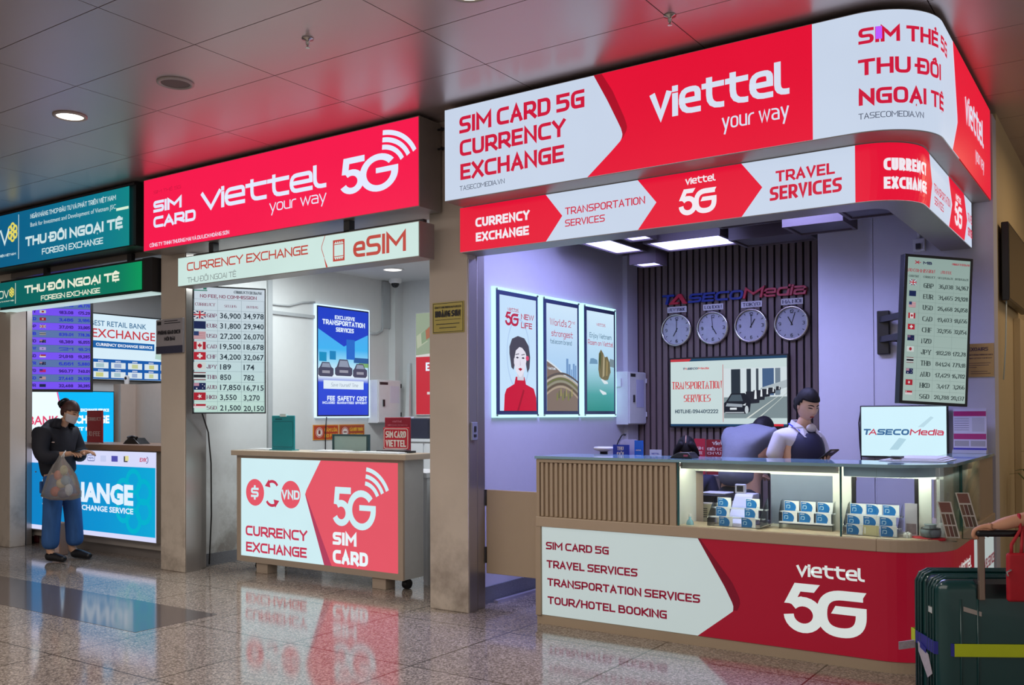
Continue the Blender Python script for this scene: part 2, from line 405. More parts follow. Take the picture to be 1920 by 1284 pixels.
# the slanted 5G mark and the 5G mark with signal waves, unit height
def mark5g(mb, fr, u0, v0, u1, v1, w=0.003, maxlen=None):
    h = v1-v0; sx = (u1-u0)/1.5; sy = h
    F = lambda u, v, ww=0.0: fr(u0+u*sx, v0+v*sy, ww)
    bowl = [(.36+.275*math.cos(a), .365+.27*math.sin(a)) for a in [math.radians(138-i*(138+178)/22) for i in range(23)]]
    ribbon(mb, F, bowl, False, .095, .095, w)
    w += .0002; mb.poly(F, [(.20,1.0),(.67,1.0),(.56,.835),(.31,.835),(.19,.575),(0,.575)], w)
    w += .0002; mb.poly(F, [(.22,.70),(.33,.74),(.27,.52),(.1,.575)], w)
    w += .0002; g, _ = roundpoly([(1.44,.835,0),(.705,.835,.40),(.705,.095,.37),(1.405,.095,.36),(1.405,.56,0)], .36, 10)
    ribbon(mb, F, g, False, .095, .095, w)
    w += .0002; mb.poly(F, [(1.40,.93),(1.5,.93),(1.40,.75),(1.36,.75)], w)
    w += .0002; mb.poly(F, [(.87,.46),(1.5,.46),(1.5,.62),(.95,.62)], w)
def mark5g_waves(mb, fr, u5, v0, uG, h, w=0.003):
    """upright 5 at u5, round G to uG, three waves above; h = height of the figures"""
    k = (uG-u5)/1.5
    F = lambda u, v, ww=0.0: fr(u5+u*k, v0+v*h, ww)
    bowl = [(.30+.24*math.cos(a), .335+.25*math.sin(a)) for a in [math.radians(128-i*(128+155)/20) for i in range(21)]]
    ribbon(mb, F, bowl, False, .085, .085, w)
    w += .0002; ribbon(mb, F, [(.64,.915),(.165,.915),(.125,.55)], False, .085, .085, w)
    g = [(1.0+.40*math.cos(a), .44+.42*math.sin(a)) for a in [math.radians(38+i*(322)/30) for i in range(31)]]
    w += .0002; ribbon(mb, F, g+[(1.40,.50)], False, .085, .085, w)
    w += .0002; ribbon(mb, F, [(1.485,.50),(.93,.50)], False, .07, .07, w)
    w += .0002; mb.poly(F, [(1.485,.57),(1.485,.43),(1.44,.30),(1.40,.40)], w)
def waves(mb, fr, cu, cv, r, th, w=0.003, a0=0.42, a1=1.62, ry=1.0):
    for rad in r:
        ribbon(mb, fr, [(cu+rad*math.cos(a0+(a1-a0)*i/16), cv+ry*rad*math.sin(a0+(a1-a0)*i/16)) for i in range(17)], False, th/2, th/2, w)
_cap = {}
def sans(mb, text, fr, u0, v0, u1, v1, w=0.003, bold=0.0, slant=0.0):
    """plain sans lettering from Blender's built-in font, fitted from baseline-left to cap-top-right"""
    def curve(s):
        c = bpy.data.curves.new('t', 'FONT'); c.body = s; c.resolution_u = 2; c.offset = bold; c.shear = slant
        o = bpy.data.objects.new('t', c); COL.objects.link(o); bpy.context.view_layer.update()
        me = bpy.data.meshes.new_from_object(o.evaluated_get(bpy.context.evaluated_depsgraph_get()))
        vs = [tuple(p.co) for p in me.vertices]; fs = [tuple(p.vertices) for p in me.polygons]
        bpy.data.objects.remove(o); bpy.data.curves.remove(c); bpy.data.meshes.remove(me)
        return vs, fs
    if bold not in _cap: _cap[bold] = max(p[1] for p in curve('H')[0])
    vs, fs = curve(text); x0 = min(p[0] for p in vs); x1 = max(p[0] for p in vs); ch = _cap[bold]
    mb.add([fr(u0+(p[0]-x0)/(x1-x0)*(u1-u0), v0+p[1]/ch*(v1-v0), w) for p in vs], fs)
    return mb
def sans_part(name, lst, mat, parent, fr, bold=0.0, w=0.003):
    for t in lst:
        o = sans(MB(), t[0], fr, t[1], t[2], t[3], t[4], w, bold).build(name, mat, parent)
    return o
def pr(parent, name, fr, pts, c, w=0.004, s=1.0, emit=True):
    """one printed or shown shape of a picture; pts = polygon in (u, v)"""
    key = ('lit_ink_' if emit else 'ink_')+'%d_%d_%d_%d' % (c[0], c[1], c[2], int(s*100))
    m = em(key, c, s) if emit else pm(key, c, 0.5, var=.03)
    return MB().poly(fr, pts, w).build(name, m, parent)
def rect(u0, v0, u1, v1): return [(u0, v0), (u1, v0), (u1, v1), (u0, v1)]
def rframe(o, deg, roll=0.0):
    """screen turned deg from the depth axis; u to the right, v up along the screen"""
    a = math.radians(deg); ux = Vector((math.sin(a), math.cos(a), 0)); z = Vector((0, 0, 1)); n = ux.cross(z); ro = math.radians(roll)
    u2 = ux*math.cos(ro)-z*math.sin(ro); v2 = z*math.cos(ro)+ux*math.sin(ro); o = Vector(o)
    return lambda u, v, w=0.0: o+u2*u+v2*v+n*w
def flag(parent, code, fr, u0, v0, u1, v1, w=.005, s=.8):
    W = u1-u0; H = v1-v0
    R = lambda a, b, c, d: rect(u0+a*W, v0+b*H, u0+c*W, v0+d*H)
    L = {'GBP': [(R(0,0,1,1),(24,36,90)), ([(u0,v0),(u0+.12*W,v0),(u1,v1-.1*H),(u1,v1),(u1-.12*W,v1),(u0,v0+.1*H)],(225,225,230)), ([(u1,v0),(u1,v0+.1*H),(u0+.12*W,v1),(u0,v1),(u0,v1-.1*H),(u1-.12*W,v0)],(225,225,230)), (R(.38,0,.62,1),(225,225,230)), (R(0,.34,1,.66),(225,225,230)), (R(.43,0,.57,1),(190,30,50)), (R(0,.41,1,.59),(190,30,50))],
         'EUR': [(R(0,0,1,1),(18,36,84))], 'USD': [(R(0,0,1,1),(225,215,220))]+[(R(0,i/7,1,i/7+.075),(176,60,80)) for i in range(7)]+[(R(0,.45,.42,1),(40,60,110))],
         'CAD': [(R(0,0,1,1),(230,226,226)), (R(0,0,.25,1),(176,30,48)), (R(.75,0,1,1),(176,30,48)), (R(.47,.15,.53,.4),(176,30,48)), ([(u0+.5*W,v0+.85*H),(u0+.42*W,v0+.65*H),(u0+.3*W,v0+.6*H),(u0+.38*W,v0+.35*H),(u0+.62*W,v0+.35*H),(u0+.7*W,v0+.6*H),(u0+.58*W,v0+.65*H)],(176,30,48))],
         'CHF': [(R(0,0,1,1),(188,30,50)), (R(.42,.18,.58,.82),(235,232,232)), (R(.28,.38,.72,.62),(235,232,232))],
         'JPY': [(R(0,0,1,1),(214,222,220)), ([(u0+.5*W+.2*W*math.cos(a*PI/8), v0+.5*H+.3*H*math.sin(a*PI/8)) for a in range(16)],(170,30,50))],
         'THB': [(R(0,0,1,1),(214,224,224)), (R(0,.88,1,1),(120,40,50)), (R(0,0,1,.12),(120,40,50)), (R(0,.32,1,.68),(24,30,40))],
         'AUD': [(R(0,0,1,1),(22,36,84)), (R(.02,.55,.45,.98),(190,140,160)), (R(.72,.2,.78,.3),(230,230,235)), (R(.7,.7,.76,.8),(230,230,235)), (R(.86,.5,.92,.6),(230,230,235)), (R(.2,.12,.3,.3),(230,230,235))],
         'HKD': [(R(0,0,1,1),(176,28,48)), ([(u0+.5*W+(.22 if a%2 else .09)*W*math.cos(a*PI/5), v0+.5*H+(.34 if a%2 else .14)*H*math.sin(a*PI/5)) for a in range(10)],(235,225,228))],
         'SGD': [(R(0,0,1,1),(228,222,224)), (R(0,.5,1,1),(176,34,54)), (R(.08,.6,.18,.9),(235,225,228))],
         'NZD': [(R(0,0,1,1),(24,34,80)), (R(.02,.55,.45,.98),(120,90,120)), (R(.72,.3,.78,.42),(190,60,70))]}
    L['MYR'] = L['AUD']; L['TWD'] = [(R(0,0,1,1),(196,40,120)), (R(0,.5,.5,1),(30,40,140))]; L['KRW'] = [(R(0,0,1,1),(190,170,235)), (R(.4,.35,.6,.65),(90,50,160))]
    for i, (p, c) in enumerate(L[code]): pr(parent, 'flag' if i == 0 else 'flag_charge', fr, p, c, w+.0004*i, s)
# ================================================================ SETTING
def granite():
    m = bpy.data.materials.new('granite'); m.use_nodes = True; nt = m.node_tree; b = nt.nodes['Principled BSDF']
    tc = nt.nodes.new('ShaderNodeTexCoord')
    vo = nt.nodes.new('ShaderNodeTexVoronoi'); vo.inputs['Scale'].default_value = 105
    n1 = nt.nodes.new('ShaderNodeTexNoise'); n1.inputs['Scale'].default_value = 60; n1.inputs['Detail'].default_value = 6
    n2 = nt.nodes.new('ShaderNodeTexNoise'); n2.inputs['Scale'].default_value = 1.2
    for q in (vo, n1, n2): nt.links.new(tc.outputs['Object'], q.inputs['Vector'])
    cr = nt.nodes.new('ShaderNodeValToRGB'); e = cr.color_ramp.elements
    e[0].position = 0.0; e[0].color = lin((58, 54, 52)); e[1].position = 1.0; e[1].color = lin((212, 200, 186))
    k = cr.color_ramp.elements.new(0.42); k.color = lin((128, 117, 108)); k = cr.color_ramp.elements.new(0.6); k.color = lin((164, 151, 140))
    mx = nt.nodes.new('ShaderNodeMix'); mx.inputs[0].default_value = 0.5
    sep = nt.nodes.new('ShaderNodeSeparateColor'); nt.links.new(vo.outputs['Color'], sep.inputs[0])
    nt.links.new(sep.outputs[0], mx.inputs[2]); nt.links.new(n1.outputs['Fac'], mx.inputs[3]); nt.links.new(mx.outputs[0], cr.inputs[0])
    # joints between the slabs
    br = nt.nodes.new('ShaderNodeTexBrick'); br.offset = 0; br.inputs['Scale'].default_value = 1; br.inputs['Mortar Size'].default_value = 0.0055
    br.inputs['Brick Width'].default_value = 1.0; br.inputs['Row Height'].default_value = 1.0
    br.inputs['Color1'].default_value = (1, 1, 1, 1); br.inputs['Color2'].default_value = (.93, .93, .93, 1); br.inputs['Mortar'].default_value = (.12, .11, .10, 1)
    mp = nt.nodes.new('ShaderNodeMapping'); mp.inputs['Location'].default_value = (0.56, 0.81, 0); nt.links.new(tc.outputs['Object'], mp.inputs[0]); nt.links.new(mp.outputs[0], br.inputs['Vector'])
    mu = nt.nodes.new('ShaderNodeMix'); mu.data_type = 'RGBA'; mu.blend_type = 'MULTIPLY'; mu.inputs[0].default_value = 1
    nt.links.new(cr.outputs[0], mu.inputs[6]); nt.links.new(br.outputs[0], mu.inputs[7]); nt.links.new(mu.outputs[2], b.inputs['Base Color'])
    rr = nt.nodes.new('ShaderNodeMapRange'); rr.inputs[3].default_value = 0.055; rr.inputs[4].default_value = 0.14
    nt.links.new(n2.outputs['Fac'], rr.inputs[0]); nt.links.new(rr.outputs[0], b.inputs['Roughness'])
    b.inputs['Specular IOR Level'].default_value = 0.85
    return m
M_gran = granite()
M_dgran = pm('dark_granite', (92, 84, 82), 0.1, var=0.45, scale=160, spec=0.8)
M_bgran = pm('baseboard_granite', (110, 112, 118), 0.25, var=0.6, scale=120)
M_ceil = pm('ceiling_metal', (196, 182, 182), 0.33, metal=0.6, var=0.03, scale=2, spec=.8)
M_gap = pm('ceiling_gap', (38, 34, 33), 0.8)
M_pillar = pm('pillar_paint', (198, 185, 170), 0.55, var=0.12, scale=2.2); stain(M_pillar, 0.0, .9, (104, 88, 74), .7, 3.0, .45)
M_steel = pm('brushed_steel', (170, 165, 160), 0.32, metal=0.8, var=0.08, scale=8, stretch=(1, 1, 0.1))
M_black = pm('black_seal', (14, 13, 14), 0.5)
M_white = pm('white_wall', (205, 207, 206), 0.6, var=0.03)
M_scuff = stain(pm('scuffed_wall', (205, 207, 206), 0.6, var=0.03), .15, 1.25, (112, 104, 96), .8, 2.4, .42)
M_lav = pm('white_board_wall', (198, 197, 208), 0.55, var=0.03)
M_grey = pm('grey_sheet_metal', (148, 140, 134), 0.4, metal=0.3)
M_dark = pm('dark_bracket', (36, 35, 38), 0.45)
M_cream = pm('cream_wall', (200, 180, 140), 0.6, var=0.05, scale=3)
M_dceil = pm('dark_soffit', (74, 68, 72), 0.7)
M_slat = pm('slat_walnut', (118, 101, 98), 0.5, var=0.25, scale=6, stretch=(9, 9, 0.5))
M_slatback = pm('slat_backing', (34, 30, 36), 0.7)

struct('floor', MB().box(-17, 4, -5, 11, -0.1, 0), M_gran)
struct('trim_1', MB().box(-17, -5.66, 3.82, 4.5, 0, 0.0015), M_dgran)
cb = MB(); cg = MB()
for i in range(-10, 7):
    for j in range(-11, 11):
        x0 = -4.667+1.236*i; y0 = 2.922+0.618*j
        cb.box(x0+.003, x0+1.233, y0+.003, y0+.615, 3.655, 3.70)
struct('trim_10', MB().box(-2.5, -.4, 3.7, 4.41, 0, 0.0015), M_dgran)
struct('ceiling', cb, M_ceil)
struct('ceiling_slab', MB().box(-17.3, 4.1, -4.2, 10, 3.705, 3.8), M_gap)
struct('pillar_left', MB().box(-10.98, -10.51, 5.53, 5.71, 0, 3.656), M_pillar, bevel=.006)
struct('pillar_middle', MB().box(-7.79, -7.43, 5.53, 5.71, 0, 3.656), M_pillar, bevel=.006)
struct('pillar_right', MB().box(-4.504, -4.144, 5.53, 5.64, 0, 3.656), M_pillar, bevel=.006)
struct('trim_2', MB().box(-10.9, -10.54, 5.735, 5.8, 0, 3.0), M_steel, bevel=.004)
struct('trim_3', MB().box(-7.6, -7.49, 5.745, 5.82, 0, 3.0), M_steel, bevel=.004)
struct('trim_4', MB().box(-4.25, -4.155, 5.665, 5.76, 0, 2.98), M_steel, bevel=.004)
struct('trim_5', MB().box(-7.43, -7.422, 5.54, 5.71, 0, 3.0), M_steel)
struct('trim_6', MB().box(-4.144, -4.138, 5.54, 5.635, 0, 2.6), M_steel)
# walls of the three bays
struct('wall_bank_left', MB().box(-10.95, -10.75, 5.8, 8.8, 0, 3.4), M_white)
struct('wall_bank_back', MB().box(-10.95, -7.75, 8.6, 8.8, 0, 3.4), M_white)
struct('wall_middle_left', MB().box(-7.75, -7.6, 5.82, 8.9, 0, 3.4), M_scuff)
struct('wall_middle_back', MB().box(-7.6, -4.45, 8.7, 8.9, 0, 3.4), M_white)
struct('trim_7', MB().box(-7.6, -7.5, 8.56, 8.7, 0, 3.07), M_white)
struct('wall_corner_left', MB().box(-4.45, -4.25, 5.76, 8.7, 0, 3.5), M_lav)
struct('trim_8', MB().box(-4.25, -4.2, 8.2, 8.42, 0, 3.0), M_lav)
sl = MB(); sl.box(-4.25, -1.9, 8.47, 8.6, 0, 3.4, 1)
k = 0
while -4.2+k*.066 < -2.0:
    x = -4.2+k*.066; sl.box(x, x+.046, 8.44, 8.475, 0, 3.2); k += 1
struct('wall_corner_back', sl, [M_slat, M_slatback])
struct('wall_right', MB().box(-2.16, -1.745, 7.5, 7.7, 0, 3.6).box(-1.738, -.915, 7.5, 7.7, 0, 3.6).box(-1.746, -1.737, 7.512, 7.6, 0, 3.6), M_lav)
struct('wall_corridor', MB().box(-1.3, -.915, 7.7, 10, 0, 3.68), M_cream)
struct('wall_corridor_end', MB().box(-.915, 3.9, 10, 10.2, 0, 3.7), M_cream)
struct('trim_9', MB().box(-.915, -.86, 8.62, 9.0, 0, 2.22), M_cream, bevel=.005)
struct('wall_far_left', MB().box(-17.3, -17, -4, 10, 0, 3.7), M_pillar)
struct('wall_left_bay', MB().box(-17, -10.98, 5.8, 6.0, 0, 3.68), M_white)
struct('ceiling_bank', MB().box(-10.75, -7.75, 5.76, 8.6, 3.05, 3.12), M_white)
struct('ceiling_middle', MB().box(-7.6, -4.45, 5.76, 8.7, 3.07, 3.14), M_white)
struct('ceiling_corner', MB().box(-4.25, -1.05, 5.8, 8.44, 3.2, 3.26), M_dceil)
struct('beam', MB().box(-10.5, -7.8, 5.54, 5.74, 3.0, 3.655).box(-7.42, -4.51, 5.54, 5.74, 2.99, 3.655), M_grey)
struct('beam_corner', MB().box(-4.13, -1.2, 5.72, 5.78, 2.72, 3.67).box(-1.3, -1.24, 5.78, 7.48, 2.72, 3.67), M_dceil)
struct('baseboard_middle', MB().box(-7.6, -7.585, 5.83, 8.55, 0, .115), M_bgran)
struct('baseboard_corner', MB().box(-4.25, -4.232, 5.78, 8.2, 0, .13), M_bgran)
struct('partition', MB().box(-10.75, -10.6, 6.95, 7.16, 0, 1.86).box(-10.75, -7.9, 7.16, 7.3, 0, 1.86), pm('beige_partition', (186, 170, 158), 0.6))

# ================================================================ SIGNS
E_led_w = em('led_white', (199, 212, 232), 1.0)
E_led_r = em('led_red', (228, 14, 52), 1.0)
E_led_dr = em('led_dark_red', (172, 10, 38), 1.0)
E_led_tx = em('led_red_text', (205, 22, 58), 1.0)
E_led_gy = em('led_grey_text', (70, 78, 98), 1.0)
E_pk = em('led_pink_white', (240, 232, 240), 1.0)

def lightbox(name, label, cat, loc, group=None): return thing(name, label, cat, loc, group)
# ---- the upper curved LED sign of the corner kiosk
r = thing('led_fascia_sign', 'tall curved LED fascia sign reading SIM CARD 5G CURRENCY EXCHANGE above the corner kiosk', 'sign', (-2.5, 5.4, 2.967))
g = wrap(5.25, -.93, .38); xc = -1.31; UE = -1.31+.38*PI/2+(7.48-5.63)
c = MB(); c.fbox(g, -4.13, xc, 2.967, 3.622, -.26, 0); c.fbox(g, xc, xc+.38*PI/2, 2.967, 3.622, -.26, 0, nu=16); c.fbox(g, xc+.38*PI/2, UE, 2.967, 3.622, -.26, 0)
c.build('cabinet', M_grey, r)
f = MB(); f.patch(g, 2.972, 3.617, -4.127, -1.3, .003); f.patch(g, 2.972, 3.617, -1.3, -.2, .003, nu=40)
f.build('screen_face', E_led_w, r)
def lerp(pts):
    def q(v):
        for (u0, v0), (u1, v1) in zip(pts, pts[1:]):
            if v0 <= v <= v1: return u0+(u1-u0)*(v-v0)/(v1-v0)
        return pts[0][0] if v < pts[0][1] else pts[-1][0]
    return q
chevL = lerp([(-2.968, 2.972), (-2.80, 3.105), (-2.724, 3.17), (-2.712, 3.20), (-2.722, 3.24), (-2.744, 3.286), (-2.82, 3.44), (-2.917, 3.617)])
chevD = lerp([(-2.712, 3.18), (-2.685, 3.225), (-2.68, 3.25), (-2.70, 3.31), (-2.782, 3.493), (-2.86, 3.617)])
m = MB(); m.patch(g, 2.972, 3.617, chevL, -1.532, .005, nv=30); m.build('red_field', E_led_r, r); m = MB()
sideL = lerp([(-.436, 2.972), (-.26, 3.17), (-.26, 3.20), (-.399, 3.617)])
m.patch(g, 2.972, 3.617, sideL, UE, .005, nv=16, nu=6); m.build('red_field', E_led_r, r)
MB().patch(g, 3.18, 3.617, chevL, chevD, .006, nv=20).build('chevron_shade', E_led_dr, r)
letters('lettering', [('SIM CARD 5G', -3.995, 3.428, -2.985, 3.545), ('CURRENCY', -3.992, 3.266, -3.128, 3.378), ('EXCHANGE', -3.987, 3.100, -3.138, 3.212),
    ('SIM THẺ 5G', -1.284, 3.445, -.606, 3.53, dict(maxlen=.03)), ('THU ĐỔI', -1.287, 3.274, -.772, 3.362, dict(maxlen=.03)), ('NGOẠI TỆ', -1.285, 3.113, -.724, 3.2, dict(maxlen=.03))],
    E_led_tx, r, g, t=.235, r=.26, w=.006)
letters('web_address', [('TASECOMEDIA.VN', -3.994, 3.025, -3.61, 3.058), ('TASECOMEDIA.VN', -1.287, 3.038, -.937, 3.07, dict(maxlen=.03))], E_led_gy, r, g, t=.13, w=.006)
letters('wordmark', [('viettel', -2.521, 3.254, -1.66, 3.447, dict(t=.2, xh=.80, r=.36, sp=.03)), ('your way', -2.06, 3.12, -1.664, 3.203, dict(t=.13, xh=.8)),
    ('viettel', .02, 3.26, .785, 3.44, dict(t=.19, xh=.80, r=.36)), ('your way', .42, 3.105, .80, 3.185, dict(t=.13, xh=.8))], em('led_white_text', (214, 222, 240), 1.0), r, g, w=.007)
MB().patch(g, 3.462, 3.53, -1.198, -1.166, .0075).build('dead_pixel_strip', em('led_violet', (190, 90, 255), 1.0), r)

# ---- the lower curved LED band
r = thing('led_band_sign', 'lower curved LED band of red and white arrows under the tall kiosk sign', 'sign', (-2.5, 5.5, 2.636))
g = wrap(5.464, -1.05, .30); xc = -1.35; UE = xc+.3*PI/2+(7.44-5.764)
c = MB(); c.fbox(g, -4.157, xc, 2.636, 2.966, -.2, 0); c.fbox(g, xc, xc+.3*PI/2, 2.636, 2.966, -.2, 0, nu=14); c.fbox(g, xc+.3*PI/2, UE, 2.636, 2.966, -.2, 0)
c.build('cabinet', M_grey, r)
lo, hi, md = 2.640, 2.962, 2.80
MB().patch(g, lo, hi, -4.155, -1.36, .003).patch(g, lo, hi, -1.36, UE, .003, nu=40).build('screen_face', E_led_w, r)
def arrow(a, b): return lerp([(a, lo), (b, md), (a, hi)])
m = MB(); m.patch(g, lo, hi, -4.155, arrow(-3.416, -3.284), .005, nv=2)
m.build('red_arrow', E_led_r, r); m = MB(); m.patch(g, lo, hi, arrow(-2.717, -2.585), arrow(-2.024, -1.895), .005, nv=2)
m.build('red_arrow', E_led_r, r); m = MB(); m.patch(g, lo, hi, -1.36, arrow(-.775, -.69), .005, nv=8, nu=16); m.build('red_arrow', E_led_r, r); m = MB(); m.patch(g, lo, hi, arrow(-.139, -.013), arrow(.46, .587), .005, nv=2)
m.build('red_arrow', E_led_r, r)
letters('lettering', [('CURRENCY', -4.014, 2.807, -3.548, 2.873), ('EXCHANGE', -4.011, 2.702, -3.553, 2.766), ('CURRENCY', -1.212, 2.806, -.88, 2.876, dict(maxlen=.03)), ('EXCHANGE', -1.212, 2.703, -.873, 2.77, dict(maxlen=.03))], E_pk, r, g, t=.27, w=.007)
letters('red_lettering', [('TRANSPORTATION', -3.261, 2.803, -2.664, 2.852, dict(t=.17)), ('SERVICES', -3.262, 2.723, -2.957, 2.77, dict(t=.17)), ('TRAVEL', -1.814, 2.819, -1.471, 2.884), ('SERVICES', -1.85, 2.712, -1.433, 2.794),
    ('TRANSPORTATION', -.646, 2.763, -.09, 2.815, dict(t=.17)), ('SERVICES', -.633, 2.692, -.337, 2.74, dict(t=.17)), ('TRAVEL', .6, 2.80, .795, 2.86, dict(t=.16)), ('SERVICES', .6, 2.70, .795, 2.76)], E_led_tx, r, g, t=.23, w=.007)
mk = letters('wordmark', [('viettel', -2.386, 2.883, -2.187, 2.926, dict(t=.2, xh=.8, sp=.03)), ('viettel', .114, 2.86, .324, 2.905, dict(t=.2, xh=.8, sp=.03))], E_pk, r, g, w=.007)
m = MB(); mark5g(m, g, -2.430, 2.692, -2.182, 2.856, .007); m.build('five_g_mark', E_pk, r); m = MB(); mark5g(m, g, .07, 2.69, .355, 2.85, .007); m.build('five_g_mark', E_pk, r)

# ---- red sign of the middle shop
r = thing('red_fascia_sign', 'bright red LED fascia sign with SIM CARD and white 5G waves above middle shop', 'sign', (-6, 5.37, 2.968))
g = fy(5.25)
E_r2 = em('led_crimson', (246, 24, 76), 1.0); E_w2 = em('led_blue_white', (226, 234, 255), 1.0)
MB().box(-7.652, -4.364, 5.25, 5.5, 2.966, 3.627).build('cabinet', M_grey, r)
MB().patch(g, 2.972, 3.62, -7.646, -4.37, .003).build('screen_face', E_r2, r)
letters('lettering', [('SIM', -7.499, 3.307, -7.092, 3.412), ('CARD', -7.499, 3.167, -6.895, 3.268)], E_w2, r, g, t=.3, w=.006)
letters('company_line', [('CÔNG TY TNHH THƯƠNG MẠI VÀ DU LỊCH HOÀNG SƠN', -7.554, 2.997, -6.45, 3.03)], E_w2, r, g, t=.18, w=.006)
letters('faded_lettering', [('SIM THẺ 5G', -7.495, 3.478, -7.10, 3.506)], em('led_dull_red', (196, 22, 60), 1.0), r, g, t=.14, w=.006)
letters('wordmark', [('viettel', -6.82, 3.236, -5.30, 3.424, dict(t=.21, xh=.8, r=.36, sp=.03)), ('your way', -5.95, 3.122, -5.30, 3.207, dict(t=.13, xh=.8))], E_w2, r, g, w=.006)
m = MB(); mark5g_waves(m, g, -5.15, 3.145, -4.555, .28, .006); waves(m, g, -4.73, 3.265, (.225, .29, .355), .036, .006, a0=.40, a1=1.52, ry=.83); m.build('five_g_mark', E_w2, r)
for z in (3.575, 3.43):
    MB().box(-4.364, -4.30, 5.46, 5.475, z-.006, z+.006).box(-4.33, -4.32, 5.455, 5.48, z-.012, z+.012).build('bracket', M_dark, r)

# ---- eSIM light box
r = thing('esim_light_box', 'slim pale mint light box reading CURRENCY EXCHANGE and eSIM, hung under the red sign', 'sign', (-5.75, 5.33, 2.60))
E_mint = em('lightbox_mint', (203, 228, 222), 1.0, var=.06); E_rust = em('lightbox_rust', (188, 70, 60), 1.0)
MB().box(-7.15, -4.365, 5.25, 5.42, 2.602, 2.862).build('box', M_grey, r)
MB().patch(g, 2.608, 2.856, -7.144, -4.371, .003).build('lit_face', E_mint, r)
letters('lettering', [('CURRENCY EXCHANGE', -7.016, 2.731, -5.502, 2.805, dict(t=.19)), ('eSIM', -5.015, 2.655, -4.488, 2.805, dict(t=.2, xh=.76))], E_rust, r, g, w=.006)
letters('small_lettering', [('THU ĐỔI NGOẠI TỆ', -7.012, 2.627, -6.36, 2.674)], em('lightbox_grey_text', (120, 128, 128), 1.0), r, g, t=.13, w=.006)
m = MB(); ribbon(m, g, [(-5.315, 2.856), (-5.352, 2.775), (-5.352, 2.755), (-5.325, 2.69)], False, .003, .003, .006); m.poly(g, [(-5.33, 2.70), (-5.305, 2.608), (-5.285, 2.608)], .006)
ribbon(m, g, [(-5.165, 2.652), (-5.222, 2.652), (-5.222, 2.803), (-5.112, 2.803), (-5.112, 2.652), (-5.165, 2.652)], True, .007, .007, .006)
for i in range(5):
    for v in (2.645, 2.785): m.patch(g, v, v+.025, -5.215+i*.022, -5.205+i*.022, .006)
ribbon(m, g, [(-5.22, 2.682), (-5.115, 2.682)], False, .003, .003, .006); ribbon(m, g, [(-5.22, 2.775), (-5.115, 2.775)], False, .003, .003, .006)
m.build('sim_icon', E_rust, r)
for x in (-6.76, -5.14):
    MB().box(x-.03, x+.03, 5.30, 5.36, 2.862, 2.9655).build('hanger', M_dark, r)
MB().box(-7.0, -4.37, 5.3, 5.34, 2.866, 2.885).build('rail', M_dark, r)

# ---- bank signs at the left
def flower(mb, fr, u, v, R, w, col=0, petal=.52):
    for i in range(6):
        a = PI/2+i*PI/3; mb.ring(fr, u+R*.55*math.cos(a), v+R*.55*math.sin(a), R*.22, R*petal*.86, w+.0002*i, n=16)
E_yel = em('lightbox_yellow', (226, 214, 96), 1.0); E_lw = em('lightbox_white_text', (205, 226, 228), 1.0)
r = thing('bank_fascia_sign', 'long blue to teal light box with white bank lettering, topmost at the left bay', 'sign', (-9.3, 5.37, 3.05))
MB().box(-10.9, -7.80, 5.27, 5.5, 3.045, 3.63).box(-10.9, -7.80, 5.25, 5.27, 3.04, 3.05).box(-10.9, -7.80, 5.25, 5.27, 3.61, 3.63).build('box', M_dark, r)
MB().patch(g, 3.052, 3.606, -10.9, -7.87, .003).build('lit_face', grad('bank_blue', [(0, (0, 84, 128)), (.45, (0, 98, 136)), (.8, (0, 116, 140)), (1, (8, 132, 132))], 0, -1.6, 1.45), r)
letters('lettering', [('NGÂN HÀNG TMCP ĐẦU TƯ VÀ PHÁT TRIỂN VIỆT NAM', -9.577, 3.505, -8.08, 3.552, dict(t=.17)), ('THU ĐỔI NGOẠI TỆ', -9.673, 3.225, -7.97, 3.325, dict(t=.29)), ('FOREIGN EXCHANGE', -9.356, 3.11, -8.285, 3.172, dict(t=.19)),
    ('ĐẦU TƯ VÀ PHÁT TRIỂN VIỆT NAM', -10.6, 3.16, -9.86, 3.185), ('BIDV', -10.62, 3.285, -9.99, 3.45, dict(t=.17))], E_lw, r, g, w=.006, r=.34)
sans_part('lettering', [('Bank for Investment and Development of Vietnam JSC', -9.576, 3.42, -8.08, 3.463)], E_lw, r, g, w=.006)
MB().patch(g, 3.11, 3.577, -9.812, -9.802, .006).build('divider', E_lw, r)
m = MB(); flower(m, g, -9.925, 3.405, .105, .006); m.build('flower_emblem', E_yel, r)
MB().patch(g, 3.395, 3.42, -8.07, -7.875, .008).build('reflection_strip', em('reflected_strip', (215, 240, 215), 1.0), r)  # pale reflection on the sign, painted as a glowing strip
r = thing('bank_lower_sign', 'narrow green light box reading THU ĐỔI NGOẠI TỆ, hung under the blue bank sign', 'sign', (-9.2, 5.5, 2.65))
g2 = fy(5.45)
MB().box(-10.6, -7.815, 5.47, 5.62, 2.64, 2.965).box(-7.965, -7.815, 5.452, 5.47, 2.64, 2.965).build('box', M_dark, r)
MB().patch(g2, 2.668, 2.94, -10.6, -7.968, .003).build('lit_face', grad('bank_green', [(0, (0, 92, 92)), (.5, (0, 106, 96)), (.85, (0, 118, 92)), (1, (0, 150, 90))], 0, -1.4, 1.24), r)
E_cr = em('lightbox_cream_text', (234, 236, 214), 1.0)
letters('lettering', [('THU ĐỔI NGOẠI TỆ', -10.057, 2.782, -8.328, 2.868, dict(t=.29)), ('FOREIGN EXCHANGE', -9.731, 2.686, -8.651, 2.739, dict(t=.2)), ('BIDV', -10.72, 2.765, -10.378, 2.85, dict(t=.14)), ('ĐẦU TƯ VÀ PHÁT TRIỂN', -10.6, 2.722, -10.27, 2.735)], E_cr, r, g2, w=.006, r=.34)
